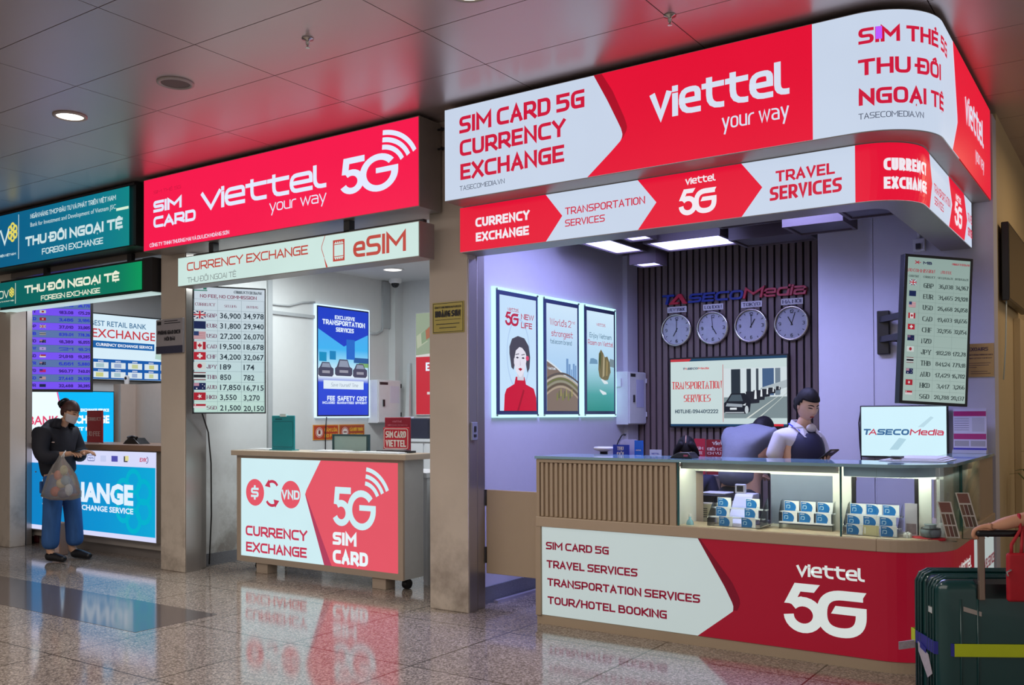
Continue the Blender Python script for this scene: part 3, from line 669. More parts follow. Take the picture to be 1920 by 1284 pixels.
m = MB(); flower(m, g2, -10.318, 2.82, .055, .006); m.build('flower_emblem', E_yel, r)
MB().patch(g2, 2.69, 2.916, -10.246, -10.238, .006).build('divider', E_cr, r)
MB().box(-10.6, -7.85, 5.46, 5.6, 2.625, 2.64).build('bottom_rim', em('rim_glow', (200, 225, 222), .8), r)
for x in (-9.75, -8.25): MB().box(x-.035, x+.035, 5.5, 5.54, 2.965, 3.044).build('hanger', M_dark, r)
# ================================================================ BANK BAY (left)
M_blk = pm('black_plastic', (22, 22, 25), 0.35); M_ctr = pm('counter_laminate', (168, 158, 148), 0.45, var=.04); M_wood = pm('counter_edge_wood', (142, 112, 92), 0.4, var=.12, stretch=(.4, 6, 6))
# LED rate board hung at the left
r = thing('led_rate_board', 'tall violet LED exchange rate board hanging behind the green bank sign', 'rate board', (-10.4, 6, 1.75))
fr = rframe((-10.6, 5.733, 1.759), 32)
MB().fbox(fr, -.02, .72, -.02, 1.3, -.06, 0).build('casing', M_blk, r)
E_vio = em('led_violet_row', (116, 78, 240), 1.0); E_gb = em('led_slate_row', (84, 112, 166), 1.0); E_vt = em('led_navy_text', (44, 22, 120), .9); E_bt = em('led_blue_text', (26, 40, 205), .9)
rows = ['EUR 32,488 30,285', 'USD 27,440 26,920', 'TWD 960.77 740.01', 'MYR 6,661 5,880', 'SGD 21,818 19,285', 'KRW 21 18.21', 'AUD 18,389 16,055', 'THB 839.01 778.36', 'GBP 37,010 33,005', 'HKD 3,486 3,186', 'JPY 183.08 175.29', 'SGD 27,440 26,770', 'EUR 32,488 30,285', 'USD 27,440 26,920', 'AUD 18,389 16,055']
for i, t in enumerate(rows):
    v = .012+i*.0847; a, b, c = t.split()
    MB().patch(fr, v, v+.0835, .012, .69, .002).build('rate_row', E_vio if i % 2 == 0 else E_gb, r)
    if i < 12:
        letters('lettering', [(a, .03, v+.024, .125, v+.06), (b, .36, v+.022, .51, v+.058), (c, .56, v+.022, .685, v+.058)], E_vt if i % 2 == 0 else E_bt, r, fr, t=.24, w=.004)
        flag(r, a, fr, .16, v+.024, .225, v+.058, .004, .7)
MB().fbox(fr, .3, .36, 1.3, 1.34, -.05, -.02).build('hanging_bracket', M_dark, r)
# wall screen with EXCHANGE
r = thing('wall_screen', 'wide white screen reading BEST RETAIL BANK EXCHANGE above the beige partition', 'screen', (-10.72, 6.9, 1.9))
fr = fx(-10.69)
MB().box(-10.745, -10.69, 6.08, 7.78, 1.90, 2.73).build('casing', M_blk, r)
MB().patch(fr, 1.915, 2.715, 6.1, 7.765, .002).build('lit_face', em('screen_sky_white', (214, 236, 248), 1.0), r)
sans_part('lettering', [('BEST RETAIL BANK', 6.60, 2.572, 7.37, 2.636)], em('screen_slate', (70, 120, 160), .9), r, fr, .012, .004)
sans_part('lettering', [('EXCHANGE', 6.62, 2.43, 7.50, 2.535)], em('screen_red', (205, 60, 70), .9), r, fr, .012, .004)
pr(r, 'blue_bar', fr, rect(6.62, 2.30, 7.49, 2.388), (24, 96, 168), .003)
sans_part('lettering', [('CURRENCY EXCHANGE SERVICE', 6.67, 2.325, 7.46, 2.36)], em('screen_white', (240, 244, 250), 1.0), r, fr, .03, .005)
pr(r, 'banknote_band', fr, rect(6.1, 1.918, 7.765, 2.165), (22, 88, 168), .003)
for j in range(2):
    for i in range(5):
        y = 6.64+i*.235; z = 1.935+j*.115
        o = pr(r, 'banknote_picture', fr, rect(y, z, y+.20, z+.075), (214, 226, 232), .004)
        pr(o, 'banknote_print', fr, rect(y+.03+.012*i, z+.012, y+.13+.01*j, z+.062), [(196, 198, 130), (160, 190, 200), (150, 170, 205), (190, 200, 150)][(i+j) % 4], .005)
        letters('caption', [('$100', y+.06, z+.081, y+.13, z+.099)], em('screen_white', (240, 244, 250), 1.0), r, fr, w=.005)
for k in range(3):
    pr(r, 'fan_of_notes', fr, [(7.5+.03*k, 2.20+.05*k), (7.74, 2.17+.05*k), (7.75, 2.24+.05*k), (7.51+.03*k, 2.27+.05*k)], (176+10*k, 206, 196), .003+.0003*k)
# lower wall screen BANK EXCHANGE
r = thing('lower_wall_screen', 'bright white and cyan screen reading BANK EXCHANGE behind the person with the bag', 'screen', (-10.7, 6.3, 1.1))
fr = fx(-10.66); Z = lambda y: 1.75-(y-775)*.00159; Yp = lambda x: 5.80+(x-135)*.001565
MB().box(-10.73, -10.66, 5.80, 6.90, 1.105, 1.765).build('casing', M_blk, r)
MB().patch(fr, 1.115, 1.755, 5.81, 6.89, .002).build('lit_face', em('screen_white2', (226, 244, 252), 1.15), r)
pr(r, 'cyan_field', fr, [(6.89, 1.115), (6.89, 1.755), (6.16, 1.755), (6.19, 1.62), (6.26, 1.46), (6.30, 1.3), (6.31, 1.115)], (0, 186, 250), .003)
MB(); m = MB(); ribbon(m, fr, [(6.16, 1.755), (6.19, 1.62), (6.26, 1.46), (6.30, 1.3), (6.31, 1.115)], False, .008, .008, .004); m.build('pink_edge', em('screen_pink', (240, 100, 170), 1.0), r)
sans_part('lettering', [('BANK', Yp(145), Z(1018), Yp(382), Z(955))], em('screen_rose', (226, 70, 110), 1.0), r, fr, .02, .005)
sans_part('lettering', [('CURRENCY EXCHANGE SERVICE', Yp(410), Z(922), Yp(792), Z(900)), ('EXCHANGE', Yp(430), Z(1010), Yp(795), Z(952)), ('BEST RATES', Yp(470), Z(1066), Yp(742), Z(1040))], em('screen_white3', (240, 250, 255), 1.1), r, fr, .05, .005)
# small camera on the partition
r = thing('mini_camera', 'small white dome camera standing on the partition edge beside the wide screen', 'camera', (-10.67, 7.08, 1.86))
MB().lathe([(.028, 0), (.032, .012), (.034, .07), (.03, .095), (.012, .112), (0.001, .114)], (-10.67, 7.08, 1.86), 20, cap=False).build('body', pm('white_plastic', (226, 226, 226), .35), r, smooth=True)
MB().ball((-10.655, 7.055, 1.935), .02, .012, .02).build('lens', M_blk, r, smooth=True)
# counter of the bank
r = thing('bank_counter', 'grey counter with a lit cyan EXCHANGE front panel in the left bay', 'counter', (-9.4, 6.1, 0))
MB().box(-10.6, -7.98, 5.86, 6.36, .1, 1.10).build('body', M_ctr, r)
MB().box(-10.6, -7.98, 5.92, 6.34, 0, .1).build('plinth', M_grey, r)
MB().box(-10.62, -7.97, 5.8, 6.4, 1.10, 1.16).build('worktop', M_wood, r, bevel=.006)
fr = fy(5.802)
MB().box(-10.57, -8.24, 5.802, 5.86, .175, 1.098).build('light_box', M_steel, r)
X = lambda x: -10.56+(x-240)*.00247
MB().patch(fr, .185, 1.09, -10.565, -8.245, .002).build('white_face', em('panel_white_violet', (214, 218, 250), 1.0), r)
MB().patch(fr, .235, .935, -10.555, -8.255, .003).build('cyan_face', grad('panel_cyan', [(0, (0, 128, 196)), (.6, (0, 146, 208)), (1, (0, 168, 214))], 0, -1.16, 1.15), r)
m = MB()
for i in range(6):
    a = PI/2+i*PI/3; m.ring(fr, -8.62+.2*math.cos(a), .585+.2*math.sin(a), .085, .135, .004+.0002*i, n=20)
m.build('flower_watermark', em('panel_turquoise', (0, 178, 206), 1.0), r)
E_pw = em('panel_white', (224, 240, 255), 1.0)
sans_part('lettering', [('EXCHANGE', -10.32, .55, -8.62, .75)], E_pw, r, fr, .05, .006)
sans_part('lettering', [('CURRENCY EXCHANGE SERVICE', -10.32, .452, -8.62, .508)], E_pw, r, fr, .03, .006)
z = 1.012
pr(r, 'service_logo', fr, rect(X(612), z-.03, X(650), z+.035), (60, 80, 190), .004); pr(r, 'service_logo', fr, rect(X(620), z-.015, X(640), z+.01), (210, 60, 110), .005)
m = MB(); ribbon(m, fr, roundpoly([(X(720), z-.03, 0), (X(693), z-.03, True), (X(693), z+.03, True), (X(747), z+.03, True), (X(747), z-.03, True), (X(720), z-.03, 0)], .02)[0], True, .004, .004, .004); m.build('service_logo', em('ink_steel_blue', (90, 110, 170), .9), r)
letters('logo_lettering', [('MEPS', X(700), z-.012, X(740), z+.012)], em('ink_steel_blue', (90, 110, 170), .9), r, fr, w=.005)
pr(r, 'service_logo', fr, rect(X(790), z-.035, X(832), z+.03), (196, 204, 240), .004); pr(r, 'service_logo', fr, rect(X(870), z-.03, X(915), z+.03), (80, 80, 170), .004)
pr(r, 'service_logo', fr, rect(X(958), z-.03, X(985), z+.03), (60, 60, 66), .004); pr(r, 'service_logo', fr, rect(X(968), z-.018, X(992), z+.035), (222, 214, 150), .005)
letters('logo_lettering', [('EXK', X(1068), z-.02, X(1115), z+.02, dict(slant=.2))], em('ink_rose', (200, 50, 90), .9), r, fr, w=.005)
MB().ring(fr, X(1112), z, .03, .038, .005, 16, -1.5, 1.2).build('service_logo', em('ink_navy', (40, 50, 120), .9), r)
# things on and beside the bank counter
r = thing('red_standee', 'dark red upright sign standing on the bank counter beside the masked person', 'sign', (-9.55, 6.0, 1.16))
fr = fy(6.0)
MB().box(-9.78, -9.5, 6.0, 6.02, 1.165, 1.52).build('board', pm('deep_red_print', (150, 20, 34), .4), r)
MB().box(-9.78, -9.5, 5.97, 6.08, 1.16, 1.168).build('foot', pm('clear_acrylic', (190, 190, 196), .2), r)
letters('lettering', [('CURRENCY', -9.77, 1.41, -9.51, 1.445), ('NO FEE', -9.77, 1.24, -9.52, 1.29)], pm('pale_print', (214, 190, 186), .5), r, fr, serif=True)
r = thing('counter_phone', 'small black wedge shaped desk phone on the bank counter', 'phone', (-8.97, 6.05, 1.16))
MB().prism([(-9.12, 1.16), (-8.82, 1.16), (-8.88, 1.195), (-8.92, 1.225), (-9.02, 1.225), (-9.07, 1.195)], 6.0, 6.14, fr=lambda x, y, z: (x, z, y)).build('body', M_blk, r, bevel=.008)
MB().tube([(-9.05, 6.02, 1.228), (-8.97, 6.02, 1.238), (-8.89, 6.02, 1.228)], .014).build('handset', M_blk, r, smooth=True)
for i, (y, z0, lab) in enumerate([(6.0, .52, 'green box nearest the steel post beside the bank counter'), (5.93, .50, 'green box touching the lit counter panel')]):
    r = thing('green_box', lab, 'box', (-10.69+.06*i, y, z0), 'green boxes beside the bank counter')
    MB().box(-10.72+.06*i, -10.665+.06*i, y-.05, y+.05, z0, z0+.17).build('carton', pm('green_print', (38, 96, 62), .5), r, bevel=.003)
    MB().box(-10.664+.06*i, -10.662+.06*i, y-.03, y+.03, z0+.03, z0+.08).build('label', pm('white_plastic', (226, 226, 226), .35), r)
r = thing('wall_rack', 'narrow dark rack holding green boxes beside the bank counter', 'rack', (-10.68, 5.95, 0))
MB().box(-10.745, -10.61, 5.86, 6.06, .44, .48).box(-10.745, -10.73, 5.86, 6.06, 0, .44).box(-10.63, -10.61, 6.04, 6.06, 0, .44).build('frame', M_dark, r)
r = thing('maroon_bin', 'dark maroon bin on the floor left of the bank counter', 'bin', (-10.67, 5.95, 0))
MB().lathe([(.045, 0), (.055, .02), (.06, .24), (.063, .26), (.055, .26), (.05, .03)], (-10.68, 5.95, 0), 20).build('bin', pm('maroon_plastic', (88, 26, 34), .4), r, smooth=True)
MB().box(-10.705, -10.655, 5.885, 5.89, .08, .16).build('label', pm('white_plastic', (226, 226, 226), .35), r)
r = thing('brown_bag', 'small brown paper bag on the floor behind the person with the bag', 'bag', (-9.5, 5.55, 0))
MB().prism([(-9.60, 5.50), (-9.46, 5.50), (-9.46, 5.60), (-9.60, 5.60)], 0, .34).build('bag', pm('kraft_paper', (170, 132, 110), .7, bump=.3), r, bevel=.01)
MB().box(-9.59, -9.47, 5.497, 5.5, .03, .17).build('print', pm('pale_print', (214, 190, 186), .5), r)
# notices on pillars
r = thing('grey_notice', 'grey notice reading PHÒNG GIAO DỊCH NỘI BÀI on the middle pillar', 'sign', (-7.6, 5.51, 2.03))
MB().box(-7.83, -7.43, 5.505, 5.53, 2.045, 2.37).build('board', pm('notice_grey', (150, 146, 150), .35), r, bevel=.004)
fr = fy(5.505)
MB().patch(fr, 2.045, 2.115, -7.83, -7.43, .001).build('dark_band', pm('notice_navy', (50, 52, 74), .4), r)
ink = pm('ink_dark', (30, 28, 36), .5)
MB().patch(fr, 2.325, 2.332, -7.70, -7.46, .002).build('fine_print', ink, r); MB().patch(fr, 2.345, 2.352, -7.70, -7.5, .002).build('fine_print', ink, r); MB().patch(fr, 2.318, 2.35, -7.81, -7.75, .002).build('emblem', ink, r)
letters('lettering', [('PHÒNG GIAO DỊCH', -7.80, 2.225, -7.46, 2.262), ('NỘI BÀI', -7.70, 2.165, -7.54, 2.2)], ink, r, fr, t=.26)
r = thing('brass_plaque', 'yellow plaque with bold black lettering on the right pillar', 'plaque', (-4.32, 5.52, 2.065))
MB().box(-4.466, -4.172, 5.522, 5.53, 2.065, 2.295).build('plate', pm('plaque_gold', (176, 160, 84), .35, metal=.3), r)
fr = fy(5.522)
MB(); m = MB(); ribbon(m, fr, [(-4.32, 2.073), (-4.458, 2.073), (-4.458, 2.287), (-4.18, 2.287), (-4.18, 2.073), (-4.32, 2.073)], True, .002, .002, .001); m.build('border_line', ink, r)
letters('lettering', [('HOÀNG SƠN', -4.44, 2.185, -4.2, 2.232, dict(t=.27)), ('CÔNG TY TNHH THƯƠNG MẠI VÀ DU LỊCH', -4.445, 2.25, -4.195, 2.265)], ink, r, fr, t=.2)
MB().patch(fr, 2.163, 2.166, -4.44, -4.2, .002).build('rule', ink, r)
MB().patch(fr, 2.13, 2.135, -4.43, -4.21, .002).build('fine_print', ink, r); MB().patch(fr, 2.102, 2.107, -4.40, -4.24, .002).build('fine_print', ink, r)
r = thing('switch_box', 'small grey switch box on the side of the right pillar', 'switch', (-4.14, 5.58, 1.265))
MB().box(-4.138, -4.118, 5.55, 5.62, 1.265, 1.40).build('box', pm('switch_grey', (128, 130, 142), .4), r, bevel=.005)
MB().box(-4.118, -4.112, 5.575, 5.595, 1.33, 1.37).build('rocker', M_dark, r)
MB().box(-4.118, -4.114, 5.57, 5.6, 1.29, 1.31).build('rocker', M_dark, r)

# ================================================================ MIDDLE BAY
r = thing('rate_screen', 'tall upright screen of flags and rates reading NO FEE, NO COMMISSION in the middle bay', 'rate board', (-7.3, 5.9, 1.47))
WW, HH = .661, 1.187
fr = rframe((-7.30, 5.52, 1.4755), 32)
qx = lambda x: (x-270)/520*WW; qy = lambda y, x=270: HH-(y-55-(x-270)*(15-(y-55)*.031)/520)/905*HH
MB().fbox(fr, 0, WW, 0, HH, -.05, 0).build('casing', M_blk, r)
MB().patch(fr, .014, HH-.014, .012, WW-.012, .002).build('lit_face', grad('rate_screen_tint', [(0, (184, 216, 204)), (.35, (186, 210, 214)), (1, (194, 206, 218))], 2, 0.0, 1.2), r)
ln = em('screen_rule', (120, 140, 150), .9); et = em('screen_plum', (128, 52, 84), .9); en = em('screen_ink', (36, 52, 64), .9)
m = MB()
ys = [150, 228, 300, 372, 445, 518, 590, 660, 735, 803, 875, 952]
for y in ys: m.patch(fr, qy(y)-.001, qy(y)+.001, .012, WW-.012, .003)
for x in (275, 443, 612, 776): m.patch(fr, .02, qy(150), qx(x)-.001, qx(x)+.001, .003)
m.build('table_rules', ln, r)
letters('lettering', [('NO FEE, NO COMMISSION', qx(320), qy(150, 320)+.012, qx(722), qy(120, 320)+.004)], et, r, fr, t=.2, w=.004)
letters('lettering', [('CURRENCY EXCHANGE', qx(558), qy(108, 558), qx(762), qy(90, 558))], en, r, fr, serif=True, w=.004)
pr(r, 'company_logo', fr, rect(qx(275), qy(93), qx(370), qy(86)), (40, 120, 100), .004, .9); pr(r, 'company_logo', fr, rect(qx(342), qy(82), qx(366), qy(66)), (40, 120, 100), .004, .9)
letters('heading', [('CURRENCY', qx(285), qy(198, 285), qx(425), qy(178, 285)), ('SELLING', qx(490), qy(206, 490), qx(577), qy(190, 490)), ('BUYING', qx(650), qy(210, 650), qx(732), qy(194, 650))], et, r, fr, serif=True, w=.004, t=.19)
for i, t in enumerate('GBP 36,900 34,978|EUR 31,800 29,940|USD 27,200 26,070|CAD 19,500 18,678|CHF 34,200 32,067|JPY 189 174|THB 850 782|AUD 17,850 16,715|HKD 3,550 3,270|SGD 21,500 20,150'.split('|')):
    a, b, c = t.split(); y0, y1 = ys[i+1], ys[i+2]
    fl = (y0+4, y1-14) if a != 'SGD' else (y0+13, y0+42)
    flag(r, a, fr, qx(276), qy(fl[1]+3), qx(360), qy(fl[0]+3), .004)
    letters('code', [(a, qx(366), qy((y0+y1)/2+15, 366), qx(437), qy((y0+y1)/2-11, 366))], em('screen_wine', (112, 60, 92), .9), r, fr, serif=True, t=.21, w=.004)
    full = lambda s, x0, x1: (s, qx(x0), qy((y0+y1)/2+20, x0), qx(x0+(x1-x0)*{3: .53, 5: .8}.get(len(s), 1)), qy((y0+y1)/2-17, x0))
    sans_part('figure', [full(b, 460, 608), full(c, 628, 774)], en, r, fr, .018, .004)
MB().box(-7.60, -7.16, 5.88, 5.92, 1.95, 2.0).build('wall_arm', M_dark, r)
MB().tube([(-7.28, 5.60, 1.5), (-7.36, 5.74, 1.3), (-7.46, 5.85, 1.0), (-7.48, 5.87, .5), (-7.55, 5.9, .02)], .007).build('power_cable', M_blk, r, smooth=True)
# transport poster
r = thing('lit_transport_poster', 'upright blue lit poster reading EXCLUSIVE TRANSPORTATION SERVICES on the middle bay wall', 'poster', (-7.58, 7.76, 1.45))
fr0 = fx(-7.57); fr = lambda u, v, w=0.0: fr0(7.36+u*.80, 1.46+v*1.195, w); fr.ax = .67
MB().box(-7.6, -7.572, 7.33, 8.19, 1.43, 2.685).build('glowing_edge', em('edge_glow', (205, 232, 255), 1.3), r)
MB().box(-7.58, -7.571, 7.345, 8.175, 1.445, 2.67).build('frame', pm('poster_frame', (24, 28, 60), .3), r)
MB().patch(fr, 0, 1, 0, 1, .001).build('lit_face', grad('poster_blue', [(0, (34, 62, 205)), (.3, (36, 74, 214)), (.36, (226, 240, 250)), (.5, (150, 215, 245)), (.62, (60, 176, 240)), (.8, (70, 170, 240)), (1, (30, 90, 220))], 2, .02, 1.2), r)
pr(r, 'blue_banner', fr, [(0, 1), (0, .80), (.5, .65), (1, .78), (1, 1)], (30, 62, 196), .003)
pr(r, 'tower', fr, rect(.55, .53, .72, .72), (36, 104, 200), .0032); pr(r, 'building', fr, rect(.02, .5, .16, .585), (20, 140, 190), .003); pr(r, 'building', fr, rect(.22, .52, .34, .60), (24, 128, 186), .003); pr(r, 'building', fr, rect(.7, .5, 1, .55), (40, 90, 150), .003)
pr(r, 'hedge', fr, rect(.8, .46, 1, .5), (120, 170, 110), .0035)
for i, (u, sz) in enumerate([(.0, .95), (.68, .95), (.32, 1.12)]):
    b = .36+.01*(i == 2); W3 = .31*sz
    o = pr(r, 'car_picture', fr, [(u, b+.015), (u+.03, b), (u+W3-.03, b), (u+W3, b+.02), (u+W3, b+.075), (u+W3*.85, b+.09), (u+W3*.72, b+.14*sz), (u+W3*.25, b+.14*sz), (u+W3*.1, b+.085), (u, b+.07)], (70, 72, 96), .004+.0005*i)
    pr(o, 'windscreen', fr, [(u+W3*.2, b+.085), (u+W3*.8, b+.085), (u+W3*.7, b+.13*sz), (u+W3*.28, b+.13*sz)], (140, 150, 172), .0055+.0005*i)
    pr(o, 'grille', fr, rect(u+W3*.25, b+.03, u+W3*.75, b+.055), (150, 150, 165), .0055+.0005*i)
pr(r, 'white_card', fr, rect(.1, .245, .9, .325), (222, 236, 246), .004)
wt = em('poster_white', (226, 240, 255), 1.0)
letters('lettering', [('EXCLUSIVE', .32, .902, .72, .938), ('TRANSPORTATION', .08, .845, .93, .892), ('SERVICES', .34, .785, .70, .826), ('FEE', .17, .135, .32, .18), ('SAFETY', .37, .135, .72, .18), ('COST', .76, .135, .97, .18), ('INCLUDED', .08, .105, .32, .127), ('GUARANTEED', .36, .105, .70, .127), ('EFFICIENT', .73, .105, .97, .127)], wt, r, fr, t=.26, w=.004)
letters('script_line', [('Save Yourself Time', .24, .268, .78, .302, dict(slant=.3))], em('poster_grey', (90, 110, 140), .9), r, fr, t=.08, w=.005)
MB().tube([(-7.56, 7.48, 1.44), (-7.57, 7.475, 1.3), (-7.58, 7.48, 1.0), (-7.59, 7.47, .6)], .006).build('cable', M_blk, r, smooth=True)
# wiring on the wall
r = thing('wall_conduit', 'thin grey cable conduit running along the middle bay wall to the lit poster', 'conduit', (-7.58, 6.9, 2.3))
gp = pm('grey_pvc', (168, 172, 174), .4)
MB().box(-7.6, -7.575, 6.66, 6.72, 0.02, 3.06).build('upright_duct', gp, r)
MB().box(-7.6, -7.575, 6.72, 7.32, 2.52, 2.555).build('level_duct', gp, r)
MB().tube([(-7.585, 6.72, 2.62), (-7.58, 6.95, 2.625), (-7.58, 7.15, 2.68), (-7.585, 7.33, 2.70)], .009).build('cable', gp, r, smooth=True)
MB().tube([(-7.585, 8.46, 3.06), (-7.585, 8.46, 2.60), (-7.585, 8.42, 2.46), (-7.585, 8.33, 2.42), (-7.585, 8.2, 2.42)], .014).build('cable', gp, r, smooth=True)
MB().box(-7.6, -7.57, 8.43, 8.55, 2.5, 3.06).build('upright_duct', gp, r)
for i, (y0, y1, lab, txt) in enumerate([(7.31, 7.695, 'orange no fire sign with a hand symbol, nearer the teal board', ('CẤM LỬA', 'NO FIRE')), (7.71, 8.12, 'orange no smoking sign with a round cigarette symbol, beside the white cabinet', ('CẤM HÚT THUỐC', 'NO SMOKING'))]):
    r = thing('safety_sign', lab, 'sign', (-7.595, (y0+y1)/2, 1.18), 'safety signs under the lit poster')
    MB().box(-7.6, -7.592, y0, y1, 1.185, 1.352).build('plate', pm('amber_edge', (206, 130, 40), .4), r)
    fr = fx(-7.592)
    MB().patch(fr, 1.195, 1.342, y0+.01, y1-.01, .001).build('orange_field', pm('orange_print%d' % i, (180, 62, 30) if i == 0 else (168, 70, 40), .4), r)
    MB().disc(fr, y0+.09, 1.268, .055, .002).build('white_disc', pm('white_print', (222, 214, 206), .5), r)
    MB().ring(fr, y0+.09, 1.268, .042, .05, .003).build('red_ring', pm('red_print', (190, 30, 40), .5), r)
    m = MB(); m.patch(fr, 1.25, 1.285, y0+.075, y0+.105, .003) if i == 0 else m.patch(fr, 1.262, 1.274, y0+.065, y0+.115, .003)
    if i == 0:
        for k in range(4): m.patch(fr, 1.285, 1.302, y0+.075+k*.008, y0+.08+k*.008, .003)
    m.build('symbol', pm('dark_red_print', (120, 20, 30), .5), r)
    letters('lettering', [(txt[0], y0+.165, 1.275, y1-.02, 1.315), (txt[1], y0+.165, 1.21, y1-.02, 1.25)], pm('yellow_print', (226, 170, 50) if i == 0 else (190, 120, 60), .5), r, fr, t=.24, w=.002)
r = thing('electrical_cabinet', 'white metal electrical cabinet on the middle bay wall right of the lit poster', 'cabinet', (-7.53, 8.4, 1.36))
wm = pm('white_enamel', (214, 216, 220), .35)
MB().box(-7.6, -7.45, 8.19, 8.60, 1.365, 1.872).build('case', wm, r, bevel=.005)
MB().box(-7.45, -7.44, 8.20, 8.59, 1.375, 1.862).build('door', wm, r, bevel=.004)
MB().box(-7.44, -7.425, 8.27, 8.295, 1.56, 1.64).build('handle', M_dark, r)
MB().box(-7.44, -7.437, 8.22, 8.36, 1.815, 1.845).build('label_plate', M_dark, r)
MB().box(-7.44, -7.438, 8.40, 8.56, 1.60, 1.80).build('paper_note', pm('pale_paper', (206, 206, 222), .6), r)
for z in (1.44, 1.78): MB().box(-7.45, -7.435, 8.586, 8.602, z, z+.05).build('hinge', M_dark, r)
r = thing('leaning_board', 'long pale board leaning against the wall right of the white electrical cabinet', 'board', (-7.2, 8.6, .6))
fr = frame((-6.98, 8.42, 0), (1, 0, 0), (0, -1, 0))
m = MB(); m.add([(-7.30, 8.42, .02), (-7.2, 8.42, .02), (-7.36, 8.665, 2.08), (-7.40, 8.665, 2.08), (-7.30, 8.45, .02), (-7.2, 8.45, .02), (-7.36, 8.695, 2.08), (-7.40, 8.695, 2.08)], [(3,2,1,0),(4,5,6,7),(0,1,5,4),(1,2,6,5),(2,3,7,6),(3,0,4,7)])
m.build('board', pm('pale_board', (196, 202, 202), .5), r)
r = thing('dome_camera', 'white dome security camera under the middle bay ceiling', 'camera', (-7.45, 8.5, 3.0))
c = (-7.40, 8.45, 3.07)
MB().lathe([(.075, 0), (.075, -.035), (.06, -.05), (.001, -.05)], c, 20, cap=False).build('base', pm('white_plastic', (226, 226, 226), .35), r, smooth=True)
MB().ball((c[0], c[1], c[2]-.055), .048, m=8).build('dome', pm('dark_dome', (20, 20, 24), .1), r, smooth=True)
r = thing('shop_downlight', 'round white downlight in the middle bay ceiling', 'ceiling light', (-6.9, 7.9, 3.06))
c = (-6.92, 7.86, 3.07)
MB().lathe([(.125, 0), (.125, -.006), (.105, -.012), (.10, -.004)], c, 32).build('rim', pm('white_plastic', (226, 226, 226), .35), r, smooth=True)
MB().lathe([(.10, -.005), (.001, -.006)], c, 32, cap=False).build('diffuser', em('lamp_white', (255, 250, 238), 3.0), r)
r = thing('red_exchange_poster', 'red wall poster with banknotes, half hidden behind the right pillar', 'poster', (-6.9, 8.69, 1.46))
fr = fy(8.675)
MB().box(-7.28, -6.55, 8.675, 8.7, 1.455, 2.68).build('panel', pm('poster_white_edge', (220, 220, 220), .4), r)
pr(r, 'red_field', fr, rect(-7.27, 1.465, -6.56, 2.15), (212, 52, 66), .001, .8)
pr(r, 'white_swash', fr, [(-7.27, 2.15), (-6.56, 2.15), (-6.56, 2.22), (-7.27, 2.17)], (230, 226, 224), .002, .8)
pr(r, 'photo_ground', fr, rect(-7.27, 2.15, -6.56, 2.67), (170, 186, 160), .001, .7)
for i in range(6):
    u = -7.25+.07*i; pr(r, 'banknote_picture', fr, [(u, 2.25+.05*(i % 3)), (u+.16, 2.33+.05*(i % 3)), (u+.12, 2.47+.04*i), (u-.01, 2.40+.03*i)], [(196, 204, 178), (150, 172, 140), (186, 120, 90)][i % 3], .003+.0004*i, .75)
letters('lettering', [('EXCHANGE', -7.12, 1.98, -6.6, 2.08)], em('poster_white', (226, 240, 255), 1.0), r, fr, t=.25)
pr(r, 'small_label', fr, rect(-7.10, 1.70, -6.8, 1.73), (235, 225, 225), .003, .8)
r = thing('white_side_cabinet', 'low white cabinet at the back of the middle bay beside the right pillar', 'cabinet', (-6.9, 8.35, 0))
MB().box(-7.15, -6.2, 8.1, 8.65, 0, 1.16).build('body', wm, r)
MB().box(-7.18, -6.17, 8.07, 8.66, 1.16, 1.19).build('top', wm, r)
for x in (-7.13, -6.66): MB().box(x, x+.45, 8.085, 8.1, .05, 1.14).build('door', wm, r, bevel=.003)
r = thing('safe_box', 'black card box on the low white cabinet beside the right pillar', 'box', (-6.85, 8.3, 1.19))
MB().box(-6.97, -6.7, 8.2, 8.4, 1.19, 1.42).build('case', pm('slate_plastic', (40, 42, 60), .35), r, bevel=.012)
MB().box(-6.99, -6.97, 8.19, 8.2, 1.22, 1.3).build('latch', M_blk, r)
r = thing('paper_notice', 'white paper notice with a round picture standing on the low white cabinet', 'notice', (-7.06, 8.3, 1.19))
MB().box(-7.14, -6.99, 8.3, 8.31, 1.19, 1.44).build('sheet', pm('pale_paper', (206, 206, 222), .6), r)
fr = fy(8.3); letters('lettering', [('LỆNH 2', -7.125, 1.40, -7.0, 1.42), ('THÔNG', -7.125, 1.365, -7.0, 1.385)], pm('dark_red_print', (120, 20, 30), .5), r, fr)
MB().ring(fr, -7.065, 1.325, .018, .025, .002, 16).build('ring_print', ink, r); MB().patch(fr, 1.2, 1.28, -7.12, -7.03, .002).build('photo', pm('olive_print', (150, 146, 120), .6), r)
# the counter
r = thing('lit_counter', 'beige counter with lit CURRENCY EXCHANGE and 5G SIM CARD front, standing in the middle bay', 'counter', (-6.1, 6.0, 0))
M_ce = pm('counter_beige', (172, 155, 138), .45, var=.05, scale=3, stretch=(.5, 4, 4))
MB().box(-7.12, -5.07, 5.90, 6.14, .10, 1.086).build('body', pm('counter_side_grey', (176, 178, 176), .45), r)
m = MB(); m.box(-7.12, -5.07, 5.878, 5.9, .097, .15).box(-7.12, -5.07, 5.878, 5.9, 1.06, 1.086).box(-7.12, -7.066, 5.878, 5.9, .15, 1.06).box(-5.124, -5.07, 5.878, 5.9, .15, 1.06); m.build('front_frame', M_ce, r)
MB().box(-7.15, -5.0, 5.83, 6.20, 1.086, 1.134).build('worktop', pm('counter_top', (188, 172, 152), .35, var=.06), r, bevel=.006)
for x in (-6.875, -5.43): MB().box(x, x+.15, 5.90, 6.02, 0, .10).build('foot', M_ce, r, bevel=.003)
